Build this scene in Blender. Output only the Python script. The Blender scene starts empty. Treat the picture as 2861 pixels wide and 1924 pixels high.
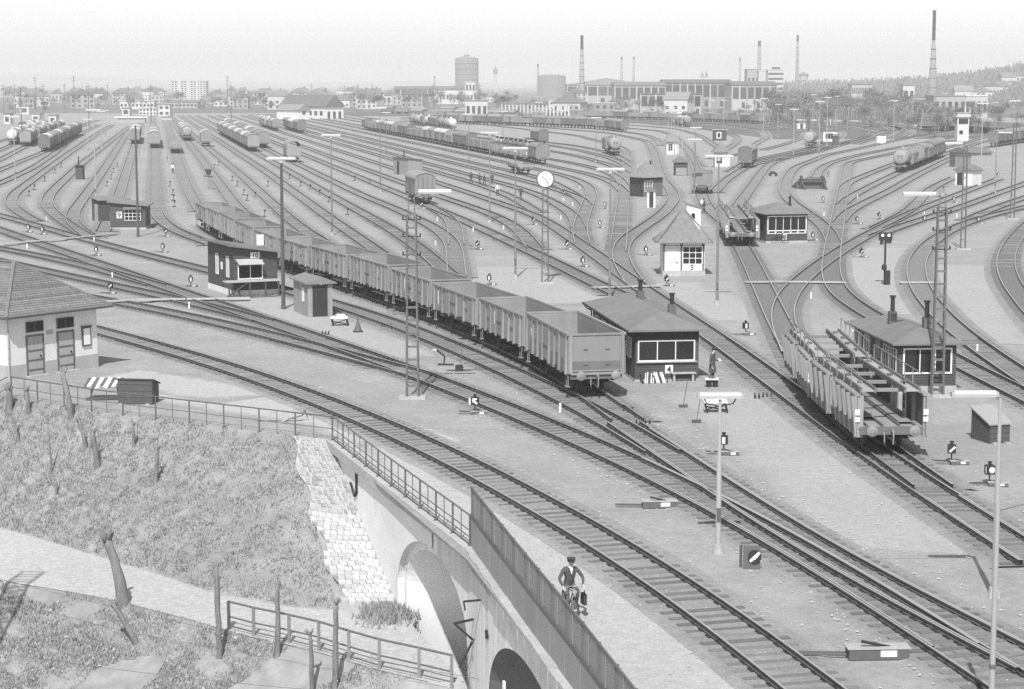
import bpy, bmesh, math, random
from mathutils import Vector, Matrix
R = random.Random(7)
SC = bpy.context.scene
COL = SC.collection
rad = math.radians

# ------------------------------------------------------------------ camera, sky, sun, exposure
CAM_H, FPX, CX, CY, YH = 15.4, 5500.0, 1430.5, 962.0, 233.0      # measured on the photograph (2861 px wide)
PITCH = math.atan((CY - YH) / FPX)
SP, CP = math.sin(PITCH), math.cos(PITCH)
cam = bpy.data.cameras.new('camera')
cam.sensor_width = 36.0
cam.lens = FPX / 2861.0 * 36.0
cam.clip_start, cam.clip_end = 1.0, 30000.0
camo = bpy.data.objects.new('camera', cam)
camo.location = (0, 0, CAM_H)
camo.rotation_euler = (math.pi / 2 - PITCH, 0, 0)
COL.objects.link(camo)
SC.camera = camo

SUN_EL, SHADOW_AZ = rad(50), rad(6.4)          # shadows fall away from the camera, a little to the right
world = bpy.data.worlds.new('World')
SC.world = world
world.use_nodes = True
wn = world.node_tree
bg = wn.nodes['Background']
sky = wn.nodes.new('ShaderNodeTexSky')
sky.sky_type = 'NISHITA'
sky.sun_disc = False
sky.sun_elevation = SUN_EL
sky.sun_rotation = math.pi + SHADOW_AZ
sky.air_density, sky.dust_density, sky.ozone_density = 1.0, 1.0, 1.0
bw = wn.nodes.new('ShaderNodeRGBToBW')          # black-and-white film
wn.links.new(sky.outputs[0], bw.inputs[0])
wn.links.new(bw.outputs[0], bg.inputs[0])
bg.inputs[1].default_value = 0.13
sl = bpy.data.lights.new('sun', 'SUN')
sl.energy = 3.5
sl.angle = rad(0.6)
sl.color = (1.0, 1.0, 1.0)
so = bpy.data.objects.new('sun', sl)
so.rotation_euler = Vector((math.sin(SHADOW_AZ) * math.cos(SUN_EL), math.cos(SHADOW_AZ) * math.cos(SUN_EL), -math.sin(SUN_EL))).to_track_quat('-Z', 'Y').to_euler()
so.location = (-20, -100, 120)
COL.objects.link(so)
SC.view_settings.view_transform = 'Standard'
SC.view_settings.look = 'None'
SC.view_settings.gamma = 1.0
SC.view_settings.exposure = 0.5
SC.cycles.use_denoising = False
SC.cycles.max_bounces = 5
SC.cycles.volume_bounces = 1

def P(x, y, z=0.0):
    """a point of the photograph brought down to the height z: where the thing stands"""
    u, v = (x - CX) / FPX, -(y - CY) / FPX
    d = (u, CP + v * SP, -SP + v * CP)
    t = (z - CAM_H) / d[2]
    return Vector((d[0] * t, d[1] * t, z))
def hgt(x, y, yt):
    """height of an upright thing with its foot at (x, y) and its top in row yt"""
    q = P(x, y); v = -(yt - CY) / FPX
    return q.y * (v * CP - SP) / (CP + v * SP) + CAM_H
def far_at(x, y, dist):
    u, v = (x - CX) / FPX, -(y - CY) / FPX
    d = (u, CP + v * SP, -SP + v * CP)
    t = dist / d[1]
    return Vector((d[0] * t, dist, CAM_H + d[2] * t))

# ------------------------------------------------------------------ materials (all grey: the film is black-and-white)
def nt(m):
    m.use_nodes = True
    return m.node_tree.nodes, m.node_tree.links
def math_node(n, l, op, a, b=None, clamp=False):
    k = n.new('ShaderNodeMath'); k.operation = op; k.use_clamp = clamp
    for i, s in enumerate((a, b)):
        if s is None: continue
        if isinstance(s, (int, float)): k.inputs[i].default_value = s
        else: l.new(s, k.inputs[i])
    return k.outputs[0]
def noise(n, l, co, scale, detail=5.0, rough=0.6):
    k = n.new('ShaderNodeTexNoise'); k.inputs['Scale'].default_value = scale
    k.inputs['Detail'].default_value = detail; k.inputs['Roughness'].default_value = rough
    if co is not None: l.new(co, k.inputs['Vector'])
    return k.outputs['Fac']
MATS = {}
def gm(name, v, var=0.3, scale=2.0, rough=0.85, bump=0.0, bscale=None, rnd=0.12, streak=None, metal=0.0, spec=0.3, blotch=0.0):
    """grey surface: base value v, mottled by noise; streak = stretched grain along an axis; rnd = spread between objects"""
    if name in MATS: return MATS[name]
    m = bpy.data.materials.new(name); MATS[name] = m
    n, l = nt(m); b = n['Principled BSDF']
    tc = n.new('ShaderNodeTexCoord'); co = tc.outputs['Object']
    if streak:
        mp = n.new('ShaderNodeMapping'); mp.inputs['Scale'].default_value = streak
        l.new(co, mp.inputs['Vector']); cs = mp.outputs['Vector']
    else: cs = co
    f = noise(n, l, cs, scale)
    g = math_node(n, l, 'MULTIPLY_ADD', f, 2 * var); g.node.inputs[2].default_value = 1 - var
    if blotch:
        f2 = noise(n, l, co, scale * 0.13, 3.0)
        f2 = math_node(n, l, 'MULTIPLY_ADD', f2, 2 * blotch); f2.node.inputs[2].default_value = 1 - blotch
        g = math_node(n, l, 'MULTIPLY', g, f2)
    if rnd:
        oi = n.new('ShaderNodeObjectInfo')
        r = math_node(n, l, 'MULTIPLY_ADD', oi.outputs['Random'], 2 * rnd); r.node.inputs[2].default_value = 1 - rnd
        g = math_node(n, l, 'MULTIPLY', g, r)
    g = math_node(n, l, 'MULTIPLY', g, v)
    l.new(g, b.inputs['Base Color'])
    b.inputs['Roughness'].default_value = rough
    b.inputs['Metallic'].default_value = metal
    b.inputs['Specular IOR Level'].default_value = spec
    if bump:
        bp = n.new('ShaderNodeBump'); bp.inputs['Strength'].default_value = bump; bp.inputs['Distance'].default_value = 0.05
        l.new(noise(n, l, co, bscale or scale * 4, 6.0), bp.inputs['Height']); l.new(bp.outputs[0], b.inputs['Normal'])
    return m
def ground_mat(name, v, fine=14.0, stain=0.25, edge_to=None, edge_noise=0.35, pebble=0.25):
    """gravel: fine grain + stones + large stains; edge_to = value that the strip fades to towards its ragged borders (uv.y across)"""
    m = bpy.data.materials.new(name); MATS[name] = m
    n, l = nt(m); b = n['Principled BSDF']
    tc = n.new('ShaderNodeTexCoord'); co = tc.outputs['Object']
    a = noise(n, l, co, fine, 8.0, 0.75)
    c = noise(n, l, co, 0.35, 6.0, 0.65)
    e = noise(n, l, co, 0.045, 4.0)
    vo = n.new('ShaderNodeTexVoronoi'); vo.inputs['Scale'].default_value = 5.0; l.new(co, vo.inputs['Vector'])
    peb = math_node(n, l, 'LESS_THAN', vo.outputs['Distance'], 0.16)
    k = noise(n, l, co, 1.1, 3.0)
    peb = math_node(n, l, 'MULTIPLY', peb, math_node(n, l, 'GREATER_THAN', k, 0.52))
    a2 = noise(n, l, co, 2.6, 6.0, 0.8)
    g = math_node(n, l, 'MULTIPLY_ADD', a, 1.3); g.node.inputs[2].default_value = 0.35
    g2 = math_node(n, l, 'MULTIPLY_ADD', a2, 0.9); g2.node.inputs[2].default_value = 0.55
    g = math_node(n, l, 'MULTIPLY', g, g2)
    h = math_node(n, l, 'MULTIPLY_ADD', c, 2 * stain); h.node.inputs[2].default_value = 1 - stain
    h2 = math_node(n, l, 'MULTIPLY_ADD', e, 1.4 * stain); h2.node.inputs[2].default_value = 1 - .7 * stain
    g = math_node(n, l, 'MULTIPLY', math_node(n, l, 'MULTIPLY', g, h), h2)
    g = math_node(n, l, 'ADD', g, math_node(n, l, 'MULTIPLY', peb, pebble))
    g = math_node(n, l, 'MULTIPLY', g, v)
    if edge_to is not None:
        uv = n.new('ShaderNodeSeparateXYZ'); l.new(tc.outputs['UV'], uv.inputs[0])
        d = math_node(n, l, 'ABSOLUTE', math_node(n, l, 'SUBTRACT', uv.outputs[1], 0.5))       # 0 centre .. .5 edge
        w = noise(n, l, co, 0.45, 8.0, 0.72)
        d = math_node(n, l, 'ADD', d, math_node(n, l, 'MULTIPLY', math_node(n, l, 'SUBTRACT', w, 0.5), edge_noise))
        mr = n.new('ShaderNodeMapRange'); mr.inputs['From Min'].default_value = 0.30; mr.inputs['From Max'].default_value = 0.45
        l.new(d, mr.inputs['Value'])
        gg = math_node(n, l, 'MULTIPLY', math_node(n, l, 'DIVIDE', g, v), edge_to)
        mx = n.new('ShaderNodeMix'); l.new(mr.outputs[0], mx.inputs[0]); l.new(g, mx.inputs[2]); l.new(gg, mx.inputs[3])
        g = mx.outputs[0]
    l.new(g, b.inputs['Base Color'])
    b.inputs['Roughness'].default_value = 0.95; b.inputs['Specular IOR Level'].default_value = 0.1
    bp = n.new('ShaderNodeBump'); bp.inputs['Strength'].default_value = 0.5; bp.inputs['Distance'].default_value = 0.06
    l.new(a, bp.inputs['Height']); l.new(bp.outputs[0], b.inputs['Normal'])
    return m
V_GRAVEL = 0.305
M_ground = ground_mat('yard_gravel', V_GRAVEL * 1.03, stain=0.30)
M_ballast = ground_mat('ballast', 0.245, stain=0.28, edge_to=V_GRAVEL * 0.96, pebble=0.5)
M_ballast_light = ground_mat('silted_ballast', 0.27, stain=0.28, edge_to=V_GRAVEL * 0.98, pebble=0.5)
M_path = ground_mat('light_path', 0.43, stain=0.1, edge_to=V_GRAVEL, edge_noise=0.55)
M_road = ground_mat('road_surface', 0.45, fine=9, stain=0.12, pebble=0.1)
M_bed = ground_mat('hardstanding', 0.37, stain=0.12, edge_to=V_GRAVEL, edge_noise=0.6)
M_grass = gm('grass_bank', 0.28, 0.4, 1.3, 0.95, 0.9, 5.0, 0, blotch=0.28)
M_grass2 = gm('grass_blades', 0.30, 0.3, 3.0, 0.9, rnd=0)
M_stony = gm('stony_bank', 0.33, 0.6, 1.2, 0.95, 0.8, 4.0, 0, blotch=0.5)
M_rail = gm('rail_steel', 0.10, 0.3, 4, 0.55, metal=0.0, rnd=0)
M_railtop = gm('rail_polished', 0.55, 0.1, 4, 0.35, metal=0.6, rnd=0)
M_sleeper = gm('sleeper_wood', 0.18, 0.5, 3, 0.9, 0.4, 12, 0.25, streak=(1, 9, 6))
M_wagon = gm('wagon_paint', 0.27, 0.22, 1.2, 0.75, rnd=0.12, streak=(1, 1, .35), blotch=0.2)
M_wagin = gm('wagon_inside', 0.25, 0.3, 1.0, 0.8, blotch=0.25)
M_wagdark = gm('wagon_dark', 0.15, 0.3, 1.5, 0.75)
M_under = gm('underframe', 0.045, 0.4, 3, 0.8)
M_wheel = gm('wheel_steel', 0.06, 0.3, 5, 0.6)
M_buffer = gm('buffer_steel', 0.24, 0.25, 4, 0.6)
M_roofw = gm('wagon_roof', 0.26, 0.2, 1.2, 0.8, blotch=0.2)
M_roofl = gm('wagon_roof_pale', 0.55, 0.2, 1.2, 0.8)
M_tank = gm('tank_paint', 0.30, 0.2, 1.0, 0.6, blotch=0.25)
M_tankl = gm('tank_pale', 0.6, 0.15, 1.0, 0.5)
M_hutwood = gm('dark_boarding', 0.085, 0.35, 3, 0.8, streak=(.5, .5, 6), rnd=0.1)
M_hutgrey = gm('grey_boarding', 0.30, 0.3, 4, 0.85, streak=(5, 5, .4), rnd=0.1)
M_felt = gm('roofing_felt', 0.19, 0.25, 1.0, 0.9, blotch=0.2)
M_tile = gm('roof_tile', 0.20, 0.4, 3, 0.85, rnd=0.22)
M_white = gm('white_paint', 0.78, 0.06, 2, 0.6, rnd=0.03)
M_cream = gm('pale_plaster', 0.70, 0.12, 1.5, 0.9, 0.2, 20, 0.03, blotch=0.12)
M_plinth = gm('plinth_plaster', 0.36, 0.2, 1.5, 0.9)
M_door = gm('door_paint', 0.36, 0.25, 3, 0.7, streak=(6, 6, .6), rnd=0.05)
M_glass = gm('window_glass', 0.02, 0.1, 1, 0.12, spec=0.6, rnd=0)
M_black = gm('black_iron', 0.035, 0.3, 4, 0.7)
M_iron = gm('grey_iron', 0.12, 0.25, 4, 0.65)
M_pole = gm('lamp_pole', 0.22, 0.15, 3, 0.6)
M_lamp = gm('lamp_enamel', 0.5, 0.08, 2, 0.5, rnd=0.03)
M_polel = gm('lamp_pole_pale', 0.36, 0.12, 3, 0.6)
M_mast = gm('lattice_steel', 0.15, 0.25, 4, 0.7)
M_woodpole = gm('tarred_pole', 0.10, 0.3, 4, 0.85, streak=(4, 4, .4))
M_conc = gm('concrete', 0.40, 0.25, 2.5, 0.9, 0.3, 15, 0.05, blotch=0.2)
M_concl = gm('white_render', 0.76, 0.14, 1.2, 0.9, 0.2, 10, 0.0, blotch=0.2)
M_stain = gm('weathered_render', 0.66, 0.5, 1.0, 0.9, 0.3, 8, 0.0, streak=(2.2, 2.2, .25), blotch=0.3)
M_stone = gm('white_limestone', 0.44, 0.2, 3, 0.9, 0.5, 9, 0.13)
M_mortar = gm('dark_joint', 0.26, 0.3, 3, 0.95, rnd=0)  # darker mortar in the joints of the lower stones
M_fence = gm('fence_panel', 0.22, 0.12, 1.0, 0.7, rnd=0.05)
M_fencel = gm('fence_panel_low', 0.27, 0.12, 1.0, 0.7, rnd=0.05)
M_plank = gm('worn_planks', 0.40, 0.3, 3, 0.9, streak=(1, 6, 6), rnd=0.15)
M_bark = gm('bark', 0.20, 0.6, 5, 0.9, 0.6, 14, 0.1, streak=(1, 1, .35))
M_twig = gm('bare_twigs', 0.19, 0.4, 2, 0.95, rnd=0.2)
M_ever = gm('dark_foliage', 0.07, 0.4, 2, 0.95, rnd=0.2)
M_brickg = gm('chimney_brick', 0.25, 0.2, 0.6, 0.9, rnd=0.05)
M_brickd = gm('chimney_dark', 0.10, 0.3, 0.6, 0.9, rnd=0.0)
M_far = gm('far_wall', 0.38, 0.12, 0.3, 0.9, rnd=0.3)
M_farw = gm('far_white_wall', 0.55, 0.08, 0.3, 0.9, rnd=0.1)
M_farroof = gm('far_roof', 0.19, 0.2, 0.3, 0.9, rnd=0.3)
M_farwin = gm('far_window', 0.07, 0.2, 0.5, 0.3, rnd=0.3)
M_gas = gm('gasholder_steel', 0.20, 0.15, 0.2, 0.7)
M_skin = gm('skin', 0.50, 0.08, 8, 0.6, rnd=0)
M_coat = gm('work_coat', 0.095, 0.2, 6, 0.9, rnd=0.1)
M_cloth = gm('dark_cloth', 0.06, 0.25, 6, 0.9, rnd=0.1)
M_shirt = gm('white_shirt', 0.7, 0.08, 6, 0.8, rnd=0)
M_chrome = gm('chrome', 0.6, 0.05, 5, 0.25, metal=0.7, rnd=0)
M_tyre = gm('tyre_rubber', 0.05, 0.2, 5, 0.85, rnd=0)
M_hill = gm('wooded_hill', 0.18, 0.6, 0.05, 0.95, rnd=0)
M_fielddark = gm('rough_field', 0.13, 0.5, 0.25, 0.95, rnd=0, blotch=0.4)
M_carp = [gm('car_paint_%s' % k, v, 0.05, 1, 0.3, spec=0.5, rnd=0.05) for k, v in (('white', .75), ('pale', .5), ('mid', .25), ('dark', .08))]

# ------------------------------------------------------------------ mesh helpers
class MB:
    """collects simple solids for ONE mesh"""
    def __init__(s): s.v, s.f, s.m, s.mat = [], [], [], 0
    def add(s, vs, fs):
        o = len(s.v); s.v += [tuple(q) for q in vs]
        s.f += [[i + o for i in f] for f in fs]; s.m += [s.mat] * len(fs); return s
    def box(s, c, d, rz=0.0, rx=0.0, ry=0.0):
        x, y, z = d[0] / 2, d[1] / 2, d[2] / 2
        vs = [Vector((a * x, b * y, e * z)) for e in (-1, 1) for b in (-1, 1) for a in (-1, 1)]
        if rz or rx or ry:
            mt = Matrix.Rotation(rz, 3, 'Z') @ Matrix.Rotation(ry, 3, 'Y') @ Matrix.Rotation(rx, 3, 'X')
            vs = [mt @ q for q in vs]
        vs = [q + Vector(c) for q in vs]
        return s.add(vs, [(0, 2, 3, 1), (4, 5, 7, 6), (0, 1, 5, 4), (2, 6, 7, 3), (0, 4, 6, 2), (1, 3, 7, 5)])
    def b2(s, x0, x1, y0, y1, z0, z1):
        return s.box(((x0 + x1) / 2, (y0 + y1) / 2, (z0 + z1) / 2), (abs(x1 - x0), abs(y1 - y0), abs(z1 - z0)))
    def tube(s, p0, p1, r0, r1=None, n=8, cap=True):
        p0, p1 = Vector(p0), Vector(p1); r1 = r0 if r1 is None else r1
        d = (p1 - p0)
        if d.length < 1e-6: return s
        q = d.to_track_quat('Z', 'Y'); vs = []
        for p, r in ((p0, r0), (p1, r1)):
            for i in range(n):
                a = 2 * math.pi * i / n
                vs.append(p + q @ Vector((math.cos(a) * r, math.sin(a) * r, 0)))
        fs = [(i, (i + 1) % n, n + (i + 1) % n, n + i) for i in range(n)]
        if cap: fs += [tuple(range(n))[::-1], tuple(range(n, 2 * n))]
        return s.add(vs, fs)
    def path(s, pts, r, n=6):
        for a, b in zip(pts, pts[1:]): s.tube(a, b, r, r, n)
        return s
    def bar(s, p0, p1, w, h=None):
        """square bar between two points"""
        p0, p1 = Vector(p0), Vector(p1); h = h or w
        d = p1 - p0; q = d.to_track_quat('X', 'Z')
        vs = [((p0, p1)[i]) + q @ Vector((0, a * w / 2, b * h / 2)) for i in (0, 1) for a, b in ((-1, -1), (1, -1), (1, 1), (-1, 1))]
        return s.add(vs, [(0, 3, 2, 1), (4, 5, 6, 7), (0, 1, 5, 4), (1, 2, 6, 5), (2, 3, 7, 6), (3, 0, 4, 7)])
    def prism(s, poly, z0, z1):
        n = len(poly)
        vs = [(a, b, z0) for a, b in poly] + [(a, b, z1) for a, b in poly]
        return s.add(vs, [tuple(range(n))[::-1], tuple(range(n, 2 * n))] + [(i, (i + 1) % n, n + (i + 1) % n, n + i) for i in range(n)])
    def extr(s, poly, x0, x1, ax='x'):
        """polygon in the (y, z) plane swept along x (or (x, z) along y)"""
        n = len(poly)
        f = (lambda t, a, b: (t, a, b)) if ax == 'x' else (lambda t, a, b: (a, t, b))
        vs = [f(x0, a, b) for a, b in poly] + [f(x1, a, b) for a, b in poly]
        return s.add(vs, [tuple(range(n))[::-1], tuple(range(n, 2 * n))] + [(i, (i + 1) % n, n + (i + 1) % n, n + i) for i in range(n)])
    def lathe(s, prof, n=16, axis='z', c=(0, 0, 0)):
        vs = []
        for r, h in prof:
            for i in range(n):
                a = 2 * math.pi * i / n; x, y = r * math.cos(a), r * math.sin(a)
                q = (x, y, h) if axis == 'z' else ((h, x, y) if axis == 'x' else (x, h, y))
                vs.append((q[0] + c[0], q[1] + c[1], q[2] + c[2]))
        fs = []
        for k in range(len(prof) - 1):
            for i in range(n):
                fs.append((k * n + i, k * n + (i + 1) % n, (k + 1) * n + (i + 1) % n, (k + 1) * n + i))
        fs += [tuple(range(n))[::-1], tuple(range((len(prof) - 1) * n, len(prof) * n))]
        return s.add(vs, fs)
    def mesh(s, name, mats, smooth=False):
        me = bpy.data.meshes.new(name)
        me.from_pydata(s.v, [], s.f)
        for m in (mats if isinstance(mats, (list, tuple)) else [mats]): me.materials.append(m)
        if any(s.m): me.polygons.foreach_set('material_index', s.m)
        bm = bmesh.new(); bm.from_mesh(me); bmesh.ops.recalc_face_normals(bm, faces=bm.faces); bm.to_mesh(me); bm.free()
        if smooth:
            for p in me.polygons: p.use_smooth = True
        return me
def link(name, data, parent=None, loc=None, rz=None):
    o = bpy.data.objects.new(name, data); COL.objects.link(o)
    if parent: o.parent = parent
    if loc is not None: o.location = loc
    if rz is not None: o.rotation_euler = (0, 0, rz)
    return o
def tag(o, label=None, cat=None, group=None, kind=None):
    if label: o['label'] = label
    if cat: o['category'] = cat
    if group: o['group'] = group
    if kind: o['kind'] = kind
    return o
def root(name, loc, rz, label, cat, group=None):
    e = link(name, None, None, loc, rz); e.empty_display_size = 0.3
    return tag(e, label, cat, group)
def part(name, mb, mat, parent, smooth=False, loc=None, rz=None):
    return link(name, mb.mesh(name, mat, smooth), parent, loc, rz)
class Tpl:
    """a kind of thing: its parts as shared meshes; put() sets up one individual with all its parts"""
    def __init__(s, name, cat): s.name, s.cat, s.parts = name, cat, []
    def add(s, pname, mb, mat, sub=None, smooth=False, loc=(0, 0, 0), rz=0.0):
        me = mb if isinstance(mb, bpy.types.Mesh) else mb.mesh(pname, mat, smooth)
        s.parts.append((pname, me, sub, loc, rz)); return len(s.parts) - 1
    def put(s, loc, rz, label, group=None, name=None, sc=None):
        e = root(name or s.name, loc, rz, label, s.cat, group); obs = []
        if sc: e.scale = sc
        for pn, me, sub, l, r in s.parts:
            obs.append(link(pn, me, e if sub is None else obs[sub], l, r))
        return e

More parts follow.
